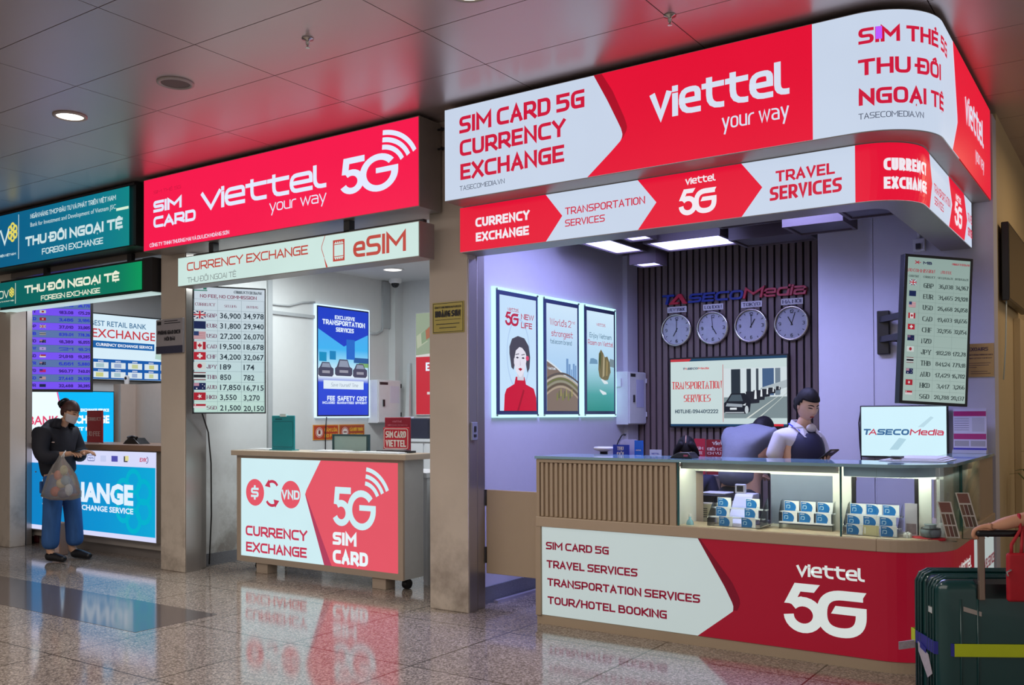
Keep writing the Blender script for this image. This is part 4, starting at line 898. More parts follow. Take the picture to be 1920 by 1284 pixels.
for x in (-7.02, -5.2): MB().tube([(x, 6.05, .04), (x+.05, 6.05, .04)], .04, n=16).build('castor', M_blk, r)
fr = fy(5.885); E_cw = em('counter_mint_white', (206, 236, 242), 1.0); E_cr2 = em('counter_coral', (226, 86, 102), 1.0); E_ct = em('counter_red_text', (196, 54, 82), 1.0)
MB().patch(fr, .15, 1.06, -7.066, -5.124, .001).build('lit_face', E_cw, r)
chv = lerp([(-5.977, .15), (-6.215, .745), (-6.211, .77), (-6.019, 1.06)][::1]); 
MB().patch(fr, .15, 1.06, lerp([(-5.977, .15), (-6.208, .74), (-6.212, .756), (-6.205, .78), (-6.019, 1.06)]), -5.124, .003, nv=24).build('red_field', E_cr2, r)
MB().patch(fr, .15, .756, lerp([(-5.977, .15), (-6.211, .756)]), lerp([(-5.885, .15), (-6.205, .756)]), .004, nv=8).build('chevron_shade', em('counter_dark_coral', (176, 62, 92), 1.0), r)
for u in (-6.872, -6.396):
    MB().disc(fr, u, .745, .124, .003).build('round_badge', E_cr2, r)
letters('badge_lettering', [('$', -6.925, .69, -6.82, .80, dict(t=.22)), ('VND', -6.512, .703, -6.28, .785)], E_cw, r, fr, t=.24, w=.005)
for s_, v in ((1, .815), (-1, .675)):
    m = MB(); pts = [(-6.64+.075*math.cos(a), v+s_*(-.02+.06*math.sin(a))) for a in [PI*(.12+.62*i/8) for i in range(9)]]
    if s_ < 0: pts = [(-1.28-p[0]*1.0-12.0+0.0, p[1]) for p in pts] if False else [(2*-6.64-p[0], p[1]) for p in pts]
    ribbon(m, fr, pts, False, .013, .013, .004); e = pts[-1]; d = -1 if s_ > 0 else 1
    m.poly(fr, [(e[0]+d*.045, e[1]-s_*.03), (e[0]-d*.01, e[1]+s_*.035), (e[0]+d*-.03, e[1]-s_*.04)], .0045); m.build('swap_arrow', E_ct, r)
letters('lettering', [('CURRENCY', -7.0, .341, -6.186, .433), ('EXCHANGE', -6.995, .192, -6.19, .282)], E_ct, r, fr, t=.24, w=.004)
letters('lettering', [('SIM', -5.871, .338, -5.59, .448), ('CARD', -5.871, .178, -5.458, .294)], em('counter_pure_white', (232, 246, 250), 1.0), r, fr, t=.29, w=.005)
m = MB(); mark5g_waves(m, fr, -5.871, .503, -5.365, .335, .005); m.build('five_g_mark', E_cw, r)
m = MB(); waves(m, fr, -5.51, .705, (.175, .235, .295), .035, .005, a0=.42, a1=1.46); m.build('signal_waves', E_cw, r)
# things on the counter
r = thing('teal_clipboard', 'teal upright menu board standing on the lit counter', 'menu board', (-6.68, 6.0, 1.134))
MB().box(-6.80, -6.50, 6.02, 6.035, 1.14, 1.455).build('board', pm('teal_plastic', (28, 140, 150), .3), r, bevel=.004)
MB().box(-6.68, -6.60, 6.01, 6.04, 1.445, 1.47).build('clip', pm('pale_clip', (206, 222, 222), .3), r)
MB().box(-6.80, -6.5, 5.99, 6.08, 1.134, 1.142).build('foot', pm('teal_plastic', (28, 140, 150), .3), r)
fr = fy(6.02); m = MB(); ribbon(m, fr, roundpoly([(-6.65, 1.165, 0), (-6.785, 1.165, True), (-6.785, 1.40, True), (-6.515, 1.40, True), (-6.515, 1.165, True), (-6.65, 1.165, 0)], .02)[0], True, .002, .002, .001); m.build('border_line', pm('deep_teal', (10, 88, 104), .4), r)
MB().patch(fr, 1.416, 1.428, -6.75, -6.66, .002).build('heading_print', pm('deep_teal', (10, 88, 104), .4), r)
pap = pm('white_paper', (216, 218, 220), .6)
for i, (x0, x1, y0, lab) in enumerate([(-7.08, -6.8, 5.95, 'white papers on the lit counter left of the teal board'), (-6.2, -5.75, 5.92, 'sheaf of white papers in the middle of the lit counter'), (-5.65, -5.1, 5.86, 'pale leaflets lying at the right end of the lit counter')]):
    r = thing('paper_sheets', lab, 'papers', ((x0+x1)/2, y0+.08, 1.134), 'papers on the lit counter')
    for k in range(3):
        MB().box(x0+.02*k, x1-.03*k, y0+.015*k, y0+.13+.01*k, 1.1345+.004*k, 1.138+.004*k).build('sheet', pap, r)
r = thing('dark_folder', 'black folder lying under the small red SIM CARD sign', 'folder', (-5.4, 6.08, 1.136))
MB().box(-5.5, -5.15, 6.03, 6.14, 1.136, 1.152).build('cover', M_blk, r)
r = thing('laptop_stand', 'pale green glass screen back standing behind the lit counter', 'screen', (-6.1, 6.35, 1.0))
MB().box(-6.29, -5.88, 6.32, 6.34, .98, 1.265).build('panel', pm('pale_green_glass', (150, 172, 168), .2), r, bevel=.004)
m = MB(); m.box(-6.31, -6.29, 6.315, 6.345, .98, 1.265).box(-5.88, -5.86, 6.315, 6.345, .98, 1.265).box(-6.31, -5.86, 6.315, 6.345, 1.265, 1.28); m.build('rim', pm('dark_teal_rim', (40, 70, 74), .4), r)
MB().box(-6.15, -5.82, 6.25, 6.42, .96, .98).build('stand', M_blk, r)
r = thing('back_desk', 'plain white desk behind the lit counter', 'desk', (-6.0, 6.5, 0))
MB().box(-6.9, -5.1, 6.22, 6.72, .92, .96).build('desktop', wm, r)
for x in (-6.88, -5.16): MB().box(x, x+.04, 6.25, 6.7, 0, .92).build('leg', wm, r)
for i, (x0, z1, y, lab) in enumerate([(-5.52, 1.435, 6.16, 'tall dark red leaflet sign behind the small SIM CARD sign'), (-5.47, 1.35, 6.085, 'small red stand with white SIM CARD lettering on the lit counter')]):
    r = thing('red_sign', lab, 'sign', (x0+.15, y, 1.134), 'red signs on the lit counter')
    z0 = 1.134 if i == 0 else 1.16
    MB().box(x0, x0+.29, y, y+.012, z0, z1).build('board', pm('red_card%d' % i, (150, 26, 52) if i == 0 else (190, 30, 50), .4), r, bevel=.004)
    MB().box(x0+.03, x0+.26, y-.03, y+.05, z0-.004, z0+.004).build('foot', pm('clear_acrylic', (190, 190, 196), .2), r)
    fr = fy(y); wt2 = pm('white_print', (222, 214, 206), .5)
    if i: 
        letters('lettering', [('SIM CARD', x0+.03, 1.262, x0+.26, 1.318), ('VIETTEL', x0+.03, 1.185, x0+.26, 1.243)], wt2, r, fr, t=.22)
        m = MB(); ribbon(m, fr, roundpoly([(x0+.145, 1.17, 0), (x0+.012, 1.17, True), (x0+.012, 1.338, True), (x0+.278, 1.338, True), (x0+.278, 1.17, True), (x0+.145, 1.17, 0)], .02)[0], True, .003, .003, .002); m.build('border_line', wt2, r)
    else: letters('lettering', [('viettel', x0+.09, 1.392, x0+.2, 1.412), ('ĐIỂM CUNG CẤP DỊCH VỤ', x0+.04, 1.362, x0+.26, 1.374)], pm('rose_print', (206, 120, 140), .5), r, fr)
r = thing('grey_unit', 'tall pale grey unit with a black keyhole beside the lit counter and right pillar', 'cabinet', (-4.9, 6.4, 0))
MB().box(-5.02, -4.46, 6.22, 6.55, 0, 1.10).build('body', pm('counter_side_grey', (176, 178, 176), .45), r)
MB().box(-5.02, -5.016, 6.24, 6.30, .56, .66).build('lock', M_blk, r)
# ================================================================ CORNER KIOSK
# lit picture panels on the left wall
def lit_panel(y0, y1, label):
    r = thing('lit_poster', label, 'poster', (-4.24, (y0+y1)/2, 1.43), 'three lit posters on the kiosk wall')
    MB().box(-4.25, -4.222, y0, y1, 1.432, 2.458).build('glowing_edge', em('edge_aqua', (190, 246, 255), 1.35), r)
    MB().box(-4.222, -4.218, y0+.025, y1-.025, 1.455, 2.435).build('frame', pm('steel_blue_frame', (66, 78, 112), .3, metal=.3), r)
    MB().tube([(-4.235, y0+.03, 2.44), (-4.212, y0+.03, 2.44)], .009).build('standoff', M_steel, r)
    for y, z in ((y0+.03, 1.45), (y1-.03, 1.45), (y1-.03, 2.44)): MB().tube([(-4.235, y, z), (-4.212, y, z)], .009).build('standoff', M_steel, r)
    f0 = fx(-4.217); a, b = y0+.068, y1-.055
    q = lambda u, v, w=0.0: f0(a+u*(b-a), 1.485+v*.915, w)
    q.ax = (b-a)/.915; return r, q
E_pr = em('poster_red', (186, 40, 76), .95); E_pt = em('poster_teal_text', (74, 112, 138), .9)
r, fr = lit_panel(5.98, 6.632, 'lit poster of a person in a red turtleneck under 5G NEW LIFE')
MB().patch(fr, 0, 1, 0, 1, .0).build('lit_face', em('poster_sky', (196, 224, 248), 1.0), r)
letters('wordmark', [('viettel', .20, .868, .51, .902, dict(xh=.8, t=.14))], E_pr, r, fr, w=.002)
m = MB(); mark5g(m, fr, .14, .742, .50, .862, .002); m.build('five_g_mark', E_pr, r)
letters('lettering', [('NEW', .57, .812, .93, .862), ('LIFE', .57, .735, .88, .786)], E_pr, r, fr, t=.2, w=.002)
MB().ring(fr, .5, .50, .30, .32, .001, 32).build('halo_ring', em('poster_pale_ring', (176, 204, 236), 1), r)
pr(r, 'red_sweater', fr, [(.10, 0), (.12, .14), (.17, .19), (.38, .235), (.42, .30), (.66, .30), (.70, .235), (.92, .20), (.99, .12), (1, 0)], (196, 18, 56), .002)
pr(r, 'sweater_fold', fr, [(.45, .0), (.62, .19), (.66, .18), (.50, 0)], (160, 12, 44), .0025)
pr(r, 'hair', fr, [(.25, .50), (.25, .56), (.32, .63), (.48, .66), (.66, .645), (.78, .58), (.82, .48), (.80, .38), (.74, .34), (.70, .42), (.40, .42), (.36, .36), (.30, .38)], (74, 72, 88), .0025)
pr(r, 'neck', fr, [(.46, .27), (.64, .27), (.63, .38), (.46, .38)], (206, 206, 220), .0028)
pr(r, 'face', fr, [(.37, .47), (.37, .42), (.42, .35), (.52, .30), (.57, .30), (.66, .36), (.71, .44), (.71, .50), (.64, .555), (.5, .565), (.40, .54)], (226, 224, 236), .003)
pr(r, 'hair_fringe', fr, [(.34, .46), (.36, .57), (.52, .60), (.74, .56), (.74, .44), (.69, .52), (.55, .575), (.42, .53), (.38, .46)], (74, 72, 88), .0034)
for u in (.46, .62): pr(r, 'eye', fr, [(u-.045, .468), (u, .478), (u+.045, .468), (u, .46)], (60, 56, 76), .0036); pr(r, 'eyebrow', fr, [(u-.05, .497), (u+.04, .507), (u+.05, .50), (u-.05, .49)], (90, 84, 100), .0036)
pr(r, 'nose', fr, [(.535, .46), (.525, .40), (.56, .40)], (206, 198, 214), .0036)
pr(r, 'lips', fr, [(.48, .37), (.545, .38), (.60, .37), (.545, .352)], (176, 20, 50), .0036)
pr(r, 'earring_disc', fr, [(.74+.045*math.cos(a), .47+.022*math.sin(a)) for a in [2*PI*i/12 for i in range(12)]], (214, 70, 110), .0036)
r, fr = lit_panel(6.672, 7.314, "lit poster reading World's 2nd strongest telecom brand over a curved brown roof")
MB().patch(fr, 0, 1, 0, 1, .0).build('lit_face', grad('poster_sky2', [(0, (150, 190, 226)), (.4, (170, 206, 240)), (1, (208, 232, 250))], 2, 0, 1, 1.0), r)
letters('lettering', [("World's 2", .10, .80, .78, .865), ('strongest', .15, .70, .84, .76)], E_pr, r, fr, t=.12, w=.002)
letters('lettering', [('nd', .81, .84, .91, .868)], E_pr, r, fr, t=.12, w=.002); letters('lettering', [('telecom brand', .11, .63, .80, .675)], E_pt, r, fr, t=.12, w=.002)
for u0, u1, h in ((.62, .69, .50), (.70, .76, .45), (.84, .90, .455), (.91, .96, .44), (.78, .82, .40)): pr(r, 'skyline_tower', fr, rect(u0, .30, u1, h), (112, 150, 196), .001)
pr(r, 'roof_picture', fr, [(0, 0), (0, .47), (.25, .42), (.6, .33), (1, .255), (1, 0)], (124, 108, 100), .002)
ribbon_m = MB(); ribbon(ribbon_m, fr, [(0, .47), (.25, .42), (.6, .33), (1, .255)], False, .008, .008, .0024); ribbon_m.build('roof_edge', em('poster_pale_edge', (214, 226, 236), 1), r)
letters('wordmark', [('Viettel', .02, .385, .28, .41, dict(slant=-.1))], em('poster_white', (226, 240, 255), 1.0), r, fr, t=.16, w=.003)
for i in range(6):
    m = MB(); ribbon(m, fr, [(t, .03+.035*i+.20*math.sin(PI*min(1, t*.62+.22))*(1-.05*i)) for t in [j/12 for j in range(13)]], False, .007, .010, .0025+.0001*i); m.build('terrace', em('poster_terrace%d' % i, [(176, 160, 140), (96, 84, 70), (150, 150, 130), (110, 116, 70), (188, 180, 166), (92, 84, 84)][i], .9), r)
for i in range(9): pr(r, 'tree_picture', fr, [(.30+.06*i, .10+.02*(i % 3)), (.34+.06*i, .10+.02*(i % 3)), (.33+.06*i, .17+.022*(i % 3)), (.31+.06*i, .17+.02*(i % 3))], [(120, 128, 58), (88, 98, 60), (150, 146, 84)][i % 3], .0034)
r, fr = lit_panel(7.362, 8.004, 'lit poster reading Enjoy Vietnam over a green bay with rocks')
MB().patch(fr, 0, 1, 0, 1, .0).build('lit_face', grad('poster_bay', [(0, (18, 128, 118)), (.22, (70, 158, 158)), (.42, (150, 200, 216)), (.55, (176, 214, 240)), (1, (206, 232, 250))], 2, 0, .95, 1.0), r)
letters('wordmark', [('viettel', .33, .86, .68, .892, dict(xh=.8, t=.13))], E_pr, r, fr, w=.002)
letters('lettering', [('Enjoy Vietnam', .09, .735, .90, .785)], E_pt, r, fr, t=.13, w=.002)
letters('lettering', [('Roam on Viettel', .03, .662, .97, .712)], E_pr, r, fr, t=.13, w=.002)
pr(r, 'far_rock', fr, [(.08, .47), (.12, .525), (.22, .53), (.36, .515), (.38, .475)], (110, 150, 182), .002); pr(r, 'far_rock', fr, [(.78, .46), (.84, .54), (1, .53), (1, .45)], (120, 140, 150), .002)
pr(r, 'rock_picture', fr, [(.40, .42), (.42, .58), (.50, .625), (.58, .59), (.64, .55), (.74, .56), (.82, .50), (.86, .40), (.76, .32), (.56, .31), (.44, .35)], (112, 104, 74), .0024)
pr(r, 'rock_face', fr, [(.58, .58), (.64, .54), (.62, .36), (.55, .34)], (168, 158, 128), .0028); pr(r, 'rock_face', fr, [(.70, .53), (.76, .5), (.74, .36), (.68, .36)], (150, 134, 90), .0028); pr(r, 'rock_trees', fr, [(.42, .52), (.46, .6), (.5, .58), (.47, .42)], (66, 84, 54), .0028)
for u, v in ((.62, .30), (.56, .19)): pr(r, 'boat_picture', fr, [(u-.12, v+.03), (u+.12, v), (u+.14, v-.02), (u, v-.025), (u-.10, v+.01)], (214, 226, 232), .003)
# white cabinet on the wall
r = thing('wall_cabinet', 'white metal wall cabinet between the last lit poster and the dark slats', 'cabinet', (-4.18, 8.24, 1.35))
MB().box(-4.25, -4.122, 8.05, 8.415, 1.355, 1.865).build('case', wm, r, bevel=.004)
MB().box(-4.122, -4.108, 8.06, 8.41, 1.365, 1.858).build('door', wm, r, bevel=.003)
MB().box(-4.108, -4.095, 8.13, 8.15, 1.57, 1.64).build('handle', M_dark, r)
MB().box(-4.108, -4.105, 8.08, 8.18, 1.815, 1.845).build('label_plate', M_dark, r)
MB().box(-4.108, -4.106, 8.20, 8.36, 1.52, 1.79).build('paper_note', pm('violet_paper', (186, 188, 222), .6), r)
MB().box(-4.24, -4.19, 8.035, 8.05, 1.72, 1.80).build('socket', wm, r)
for z in (1.43, 1.76): MB().box(-4.125, -4.10, 8.406, 8.42, z, z+.045).build('hinge', wm, r)
# wall lettering
def slab(name, txts, mat, parent, **k):
    for t in txts:
        mb = MB(); write(mb, t[0], fy(8.437), t[1], t[2], t[3], t[4], w=.022, **k); mb.build(name, mat, parent, solid=.03)
r = thing('wall_lettering', 'blue and red slanted cut-out letters on the slat wall above the clocks', 'lettering', (-3.2, 8.43, 2.515))
M_lb = pm('letter_blue', (22, 52, 150), .35); M_lr = pm('letter_red', (196, 30, 58), .35)
slab('letter', [('T', -3.94, 2.518, -3.815, 2.612)], M_lb, r, t=.26, slant=.25)
m = MB(); f0 = fy(8.437); m.poly(f0, [(-3.86, 2.515), (-3.755, 2.612), (-3.725, 2.612), (-3.665, 2.515), (-3.71, 2.515), (-3.75, 2.58), (-3.80, 2.535), (-3.75, 2.535), (-3.755, 2.515)], .022); m.build('letter', M_lr, r, solid=.03)
slab('letter', [('SECO', -3.655, 2.518, -3.115, 2.605)], M_lb, r, t=.27, slant=.25, r=.42)
slab('letter', [('Media', -3.11, 2.52, -2.53, 2.62)], M_lr, r, t=.22, slant=.25, xh=.76)
# clocks
M_chr = pm('chrome_rim', (196, 190, 186), .15, metal=.9); M_dial = pm('clock_dial', (206, 204, 212), .5)
def clock(x, city, hh, mm, label):
    r = thing('wall_clock', label, 'clock', (x, 8.40, 2.268), 'row of four wall clocks')
    MB().lathe([(.142, 0), (.160, -.004), (.161, -.03), (.150, -.04), (.142, -.036)], (x, 8.436, 2.268), 40, ax='y', cap=False).build('rim', M_chr, r, smooth=True)
    MB().lathe([(.145, -.012), (.001, -.0125)], (x, 8.436, 2.268), 40, ax='y', cap=False).build('dial', M_dial, r)
    f = fy(8.422); num = MB()
    for k in range(12):
        a = PI/2-k*PI/6; c, s = math.cos(a), math.sin(a)
        if k % 3: ribbon(num, f, [(x+.112*c, 2.268+.112*s), (x+.130*c, 2.268+.130*s)], False, .003, .003, .002)
        else: write(num, {0: '12', 3: '3', 6: '6', 9: '9'}[k], f, x+.108*c-(.018 if k == 0 else .011), 2.268+.108*s-.016, x+.108*c+(.018 if k == 0 else .011), 2.268+.108*s+.016, t=.17, w=.002)
    num.build('numerals', pm('ink_dark', (30, 28, 36), .5), r)
    for L, a, wd, nm in ((.07, PI/2-(hh+mm/60)*PI/6, .0045, 'hour_hand'), (.105, PI/2-mm*PI/30, .003, 'minute_hand')):
        m = MB(); ribbon(m, f, [(x-.02*math.cos(a), 2.268-.02*math.sin(a)), (x+L*math.cos(a), 2.268+L*math.sin(a))], False, wd, wd, .004); m.build(nm, M_blk, r)
    MB().lathe([(.135, -.036), (.001, -.0365)], (x, 8.436, 2.268), 32, ax='y', cap=False).build('glass', glass('clock_glass', refl=1.2), r)
    q = thing('city_plate', 'small white plate reading %s above its clock' % city, 'sign', (x, 8.43, 2.44), 'city name plates above the clocks')
    MB().box(x-.1, x+.1, 8.43, 8.438, 2.438, 2.495).build('plate', pm('plate_white', (222, 222, 230), .5), q)
    letters('lettering', [(city, x-.085, 2.452, x+.085, 2.481)], pm('ink_navy2', (40, 40, 80), .5), q, fy(8.43), serif=True, w=.002)
clock(-3.783, 'NEW YORK', 7, 0, 'leftmost of four round chrome clocks, under the NEW YORK plate')
clock(-3.413, 'LONDON', 4, 59, 'round chrome clock under the LONDON plate, second of four')
clock(-3.039, 'TOKYO', 1, 0, 'round chrome clock under the TOKYO plate, third of four')
clock(-2.663, 'HÀ NỘI', 11, 3, 'rightmost of four round chrome clocks, under the HÀ NỘI plate')
# wall TV
def tasecom(parent, f, u0, v0, u1, v1, cb, cr, w=.004):
    L = u1-u0
    letters('logo_lettering', [('T', u0, v0, u0+.09*L, v1), ('SECO', u0+.18*L, v0, u0+.58*L, v1)], cb, parent, f, t=.3, slant=.2, w=w, r=.4)
    letters('logo_lettering', [('A', u0+.075*L, v0, u0+.175*L, v1), ('Media', u0+.59*L, v0, u1, v1, dict(xh=.75, t=.22))], cr, parent, f, t=.2, slant=.2, w=w)
r = thing('wall_tv', 'wide wall TV reading TRANSPORTATION SERVICES with a row of black cars', 'tv', (-3.26, 8.41, 1.33))
MB().box(-3.845, -2.685, 8.385, 8.43, 1.325, 1.995).build('casing', M_blk, r, bevel=.004)
MB().box(-3.5, -3.0, 8.43, 8.44, 1.5, 1.8).build('wall_mount', M_dark, r)
f0 = fy(8.385); fr = lambda u, v, w=0.0: f0(-3.832+u*1.134, 1.34+v*.64, w); fr.ax = 1.77
MB().patch(fr, 0, 1, 0, 1, .001).build('lit_face', em('tv_mint_white', (196, 214, 214), 1.0), r)
for n, p, c in (('navy_bar', rect(0, .962, 1, 1), (26, 64, 96)), ('navy_bar', rect(0, 0, 1, .03), (26, 64, 100)), ('red_bar', [(0, .962), (.17, .962), (.19, 1), (0, 1)], (186, 50, 60)), ('red_bar', rect(.84, 0, .97, .032), (206, 40, 56)), ('red_line', rect(.466, .06, .47, .9), (190, 50, 60))): pr(r, n, fr, p, c, .002 if 'navy' in n else .003)
tasecom(r, fr, .11, .84, .345, .87, em('tv_navy', (40, 50, 90), .9), em('tv_red', (206, 50, 56), .95), .003)
m = MB()
write(m, 'TRANSPORTATION', fr, .012, .555, .458, .66, t=.15, serif=True, w=.003); m.build('lettering', em('tv_red', (206, 50, 56), .95), r)
letters('lettering', [('SERVICES', .12, .36, .36, .465)], em('tv_red', (206, 50, 56), .95), r, fr, t=.15, serif=True, w=.003)
letters('lettering', [('HOTLINE: 0944012222', .04, .19, .425, .245)], em('tv_ink', (26, 56, 80), .9), r, fr, t=.2, w=.003)
P2 = lambda u, v, w=0.0: fr(.475+u*.525, .115+v*.725, w)
pr(r, 'photo_hall', P2, rect(0, 0, 1, 1), (206, 218, 222), .002)
pr(r, 'photo_floor', P2, rect(0, 0, 1, .42), (122, 138, 142), .0025)
for u0, u1, c in ((.12, .27, (36, 46, 56)), (.37, .44, (40, 50, 60)), (.52, .56, (60, 70, 80)), (.62, .80, (64, 92, 130)), (.82, .9, (110, 126, 140))): pr(r, 'photo_dark_bay', P2, rect(u0, .45, u1, .98), c, .0027)
pr(r, 'photo_far_wall', P2, [(.5, .42), (1, .60), (1, .75), (.6, .6)], (170, 182, 188), .0028)
for i in range(5):
    u = .44+.105*i; v = .40+.045*i; k = 1-.17*i
    o = pr(r, 'car_picture', P2, [(u-.1*k, v-.12*k), (u+.13*k, v-.10*k), (u+.14*k, v+.04*k), (u+.05*k, v+.13*k), (u-.08*k, v+.13*k)], (30, 34, 44), .0036-.0001*i)
    pr(o, 'driver_picture', P2, [(u+.05*k, v-.02), (u+.09*k, v-.02), (u+.085*k, v+.15*k), (u+.06*k, v+.15*k)], (220, 226, 230), .0040)
o = pr(r, 'car_picture', P2, [(0, .12), (.04, .09), (.36, .09), (.42, .13), (.44, .34), (.34, .50), (.12, .50), (.04, .34), (0, .30)], (24, 28, 38), .0042)
pr(o, 'windscreen', P2, [(.07, .34), (.31, .34), (.28, .47), (.13, .47)], (72, 86, 96), .0046); pr(o, 'grille', P2, [(.03, .24), (.3, .22), (.3, .28), (.05, .30)], (150, 160, 170), .0046)
pr(o, 'number_plate', P2, rect(.10, .17, .21, .21), (220, 226, 232), .0047); pr(o, 'headlamp', P2, [(.30, .26), (.36, .30), (.35, .25)], (206, 214, 220), .0047); pr(o, 'bumper', P2, rect(.02, .10, .33, .125), (166, 174, 182), .0047); pr(o, 'wheel', P2, [(.37+.03*math.cos(a), .17+.08*math.sin(a)) for a in [2*PI*i/12 for i in range(12)]], (190, 200, 206), .0047)
pr(r, 'floor_line', P2, [(.36, 0), (.40, 0), (1, .56), (1, .55)], (206, 212, 206), .003); pr(r, 'floor_line', P2, [(.54, 0), (.57, 0), (1, .5), (1, .48)], (190, 200, 196), .003)
# stepped ceiling boxes
M_cb = pm('ceiling_box_wood', (86, 76, 82), .5, var=.15, scale=5, stretch=(1, 8, 8)); E_pan = em('panel_lavender', (178, 174, 255), 4.0); M_off = pm('panel_off', (84, 80, 90), .5)
def cbox(x0, x1, y0, y1, z, lit, label):
    r = thing('ceiling_box', label, 'ceiling light', ((x0+x1)/2, (y0+y1)/2, z), 'stepped ceiling boxes of the kiosk')
    m = MB(); m.box(x0, x1, y0, y0+.025, z, 3.2).box(x0, x1, y1-.025, y1, z, 3.2).box(x0, x0+.025, y0+.025, y1-.025, z, 3.2).box(x1-.025, x1, y0+.025, y1-.025, z, 3.2); m.build('housing', M_cb, r)
    MB().box(x0+.03, x1-.03, y0+.03, y1-.03, z+.012, z+.03).build('panel', E_pan if lit else M_off, r)
cbox(-4.0, -3.68, 6.84, 7.58, 2.90, True, 'lit ceiling box nearest the three posters')
cbox(-3.63, -3.38, 6.72, 7.16, 2.91, True, 'small lit ceiling box just behind the red and white band')
cbox(-3.55, -2.86, 7.22, 7.73, 2.90, True, 'long lit ceiling box in front of the slat wall')
cbox(-3.87, -3.61, 7.60, 7.84, 2.80, True, 'lowest lit ceiling box, in front of the white wall strip')
cbox(-2.82, -2.2, 7.3, 7.7, 2.86, False, 'unlit ceiling box above the HÀ NỘI clock')
cbox(-2.19, -1.76, 6.72, 7.12, 2.80, False, 'unlit ceiling box hanging lowest at the right')
cbox(-1.72, -1.40, 6.35, 6.74, 2.80, False, 'unlit ceiling box over the display case')
cbox(-1.385, -1.30, 6.40, 6.74, 2.81, True, 'thin lit ceiling box inside the rounded corner')
cbox(-2.80, -2.25, 6.6, 7.1, 2.92, False, 'unlit ceiling box in the middle behind the band')
r = thing('ceiling_sensor', 'small clear sensor under the kiosk ceiling behind the red band', 'sensor', (-2.6, 6.3, 2.85))
MB().lathe([(.05, 0), (.05, -.02), (.03, -.05), (.028, -.08), (.001, -.085)], (-2.62, 6.35, 2.88), 16, cap=False).build('dome', pm('clear_acrylic', (190, 190, 196), .2), r, smooth=True)
MB().box(-2.65, -2.59, 6.32, 6.38, 2.88, 3.2).build('stem', M_cb, r)
# ---------------------------------------------------------------- the curved counter
r = thing('kiosk_counter', 'long beige curved counter with a ribbed section, red 5G panel and glass display cases', 'counter', (-2.2, 5.7, 0))
g = wrap(5.54, -.93, .35); XC = -1.28; LC = .35*PI/2; UE = XC+LC+(7.46-5.89)
def band(mb, v0, v1, w0, w1, a=-3.555, b=None):
    b = UE if b is None else b
    for p, q, n in ((a, min(b, XC), 1), (max(a, XC), min(b, XC+LC), 16), (max(a, XC+LC), b, 1)):
        if q-p > 1e-4: mb.fbox(g, p, q, v0, v1, w0, w1, nu=n)
    return mb
M_ck = pm('kiosk_laminate', (176, 156, 132), .42, var=.04, scale=4)
band(MB(), 0, .062, -.28, -.004).build('plinth', M_ck, r)
band(MB(), .062, .675, -.28, -.006).build('lower_body', M_ck, r)
band(MB(), .675, .745, -.30, .014).build('rail', pm('rail_laminate', (184, 164, 140), .35, var=.04), r, bevel=.012)
m = MB(); m.box(-3.555, -3.515, 5.526, 5.56, .062, .675); m.build('corner_strip', M_ck, r)
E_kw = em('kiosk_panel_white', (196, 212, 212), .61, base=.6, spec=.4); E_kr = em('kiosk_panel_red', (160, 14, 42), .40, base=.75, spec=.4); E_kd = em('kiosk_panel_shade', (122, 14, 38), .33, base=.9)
fl_ = lerp([(-2.358, .066), (-2.128, .242), (-2.122, .262), (-2.128, .289), (-2.178, .386), (-2.354, .674)])
MB().patch(g, .066, .674, -3.51, fl_, .002, nv=24).build('white_panel', E_kw, r)
m = MB(); m.patch(g, .066, .674, fl_, XC, .002, nv=24); m.patch(g, .066, .674, XC, -.06, .002, nu=24); m.build('red_panel', E_kr, r, merge=True)
MB().patch(g, .066, .674, -.06, UE-.005, .002).build('white_panel', E_kw, r)
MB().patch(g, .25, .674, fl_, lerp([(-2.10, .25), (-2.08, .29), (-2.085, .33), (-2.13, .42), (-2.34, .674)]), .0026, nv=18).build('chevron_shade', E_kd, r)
M_kt = em('kiosk_crimson_text', (140, 18, 50), .36, base=.9); M_kw = em('kiosk_white_text', (220, 230, 228), .66, base=.6)
letters('lettering', [('SIM CARD 5G', -3.476, .521, -2.984, .573), ('TRAVEL SERVICES', -3.471, .394, -2.773, .447), ('TRANSPORTATION SERVICES', -3.466, .270, -2.34, .323), ('TOUR/HOTEL BOOKING', -3.464, .145, -2.567, .198), ('TRAVEL SERVICES', .28, .40, .84, .47), ('TRAVEL', .5, .28, .84, .34)], M_kt, r, g, t=.235, r=.28, w=.004)
letters('wordmark', [('viettel', -1.734, .497, -1.347, .573, dict(t=.21, xh=.8, r=.36, sp=.03)), ('viettel', -.62, .50, -.19, .575, dict(t=.2, xh=.8, maxlen=.03, sp=.03))], M_kw, r, g, w=.004)
m = MB(); mark5g(m, g, -1.809, .166, -1.338, .455, .004); m.build('five_g_mark', M_kw, r)
# ribbed left part
MB().box(-3.555, -2.50, 5.565, 5.98, .745, 1.145).box(-3.555, -2.50, 5.83, 5.98, .02, .745).build('ribbed_body', M_ck, r)
m = MB(); m.box(-3.555, -3.53, 5.54, 5.565, .745, 1.145).box(-2.545, -2.50, 5.54, 5.565, .745, 1.145).box(-3.53, -2.545, 5.54, 5.565, 1.122, 1.145); m.build('ribbed_frame', M_ck, r)
m = MB(); k = 0
while -3.522+k*.0378 < -2.56: m.box(-3.522+k*.0378, -3.522+k*.0378+.021, 5.545, 5.566, .747, 1.12); k += 1
m.build('ribs', pm('rib_laminate', (182, 162, 138), .45, var=.03), r, bevel=.003)
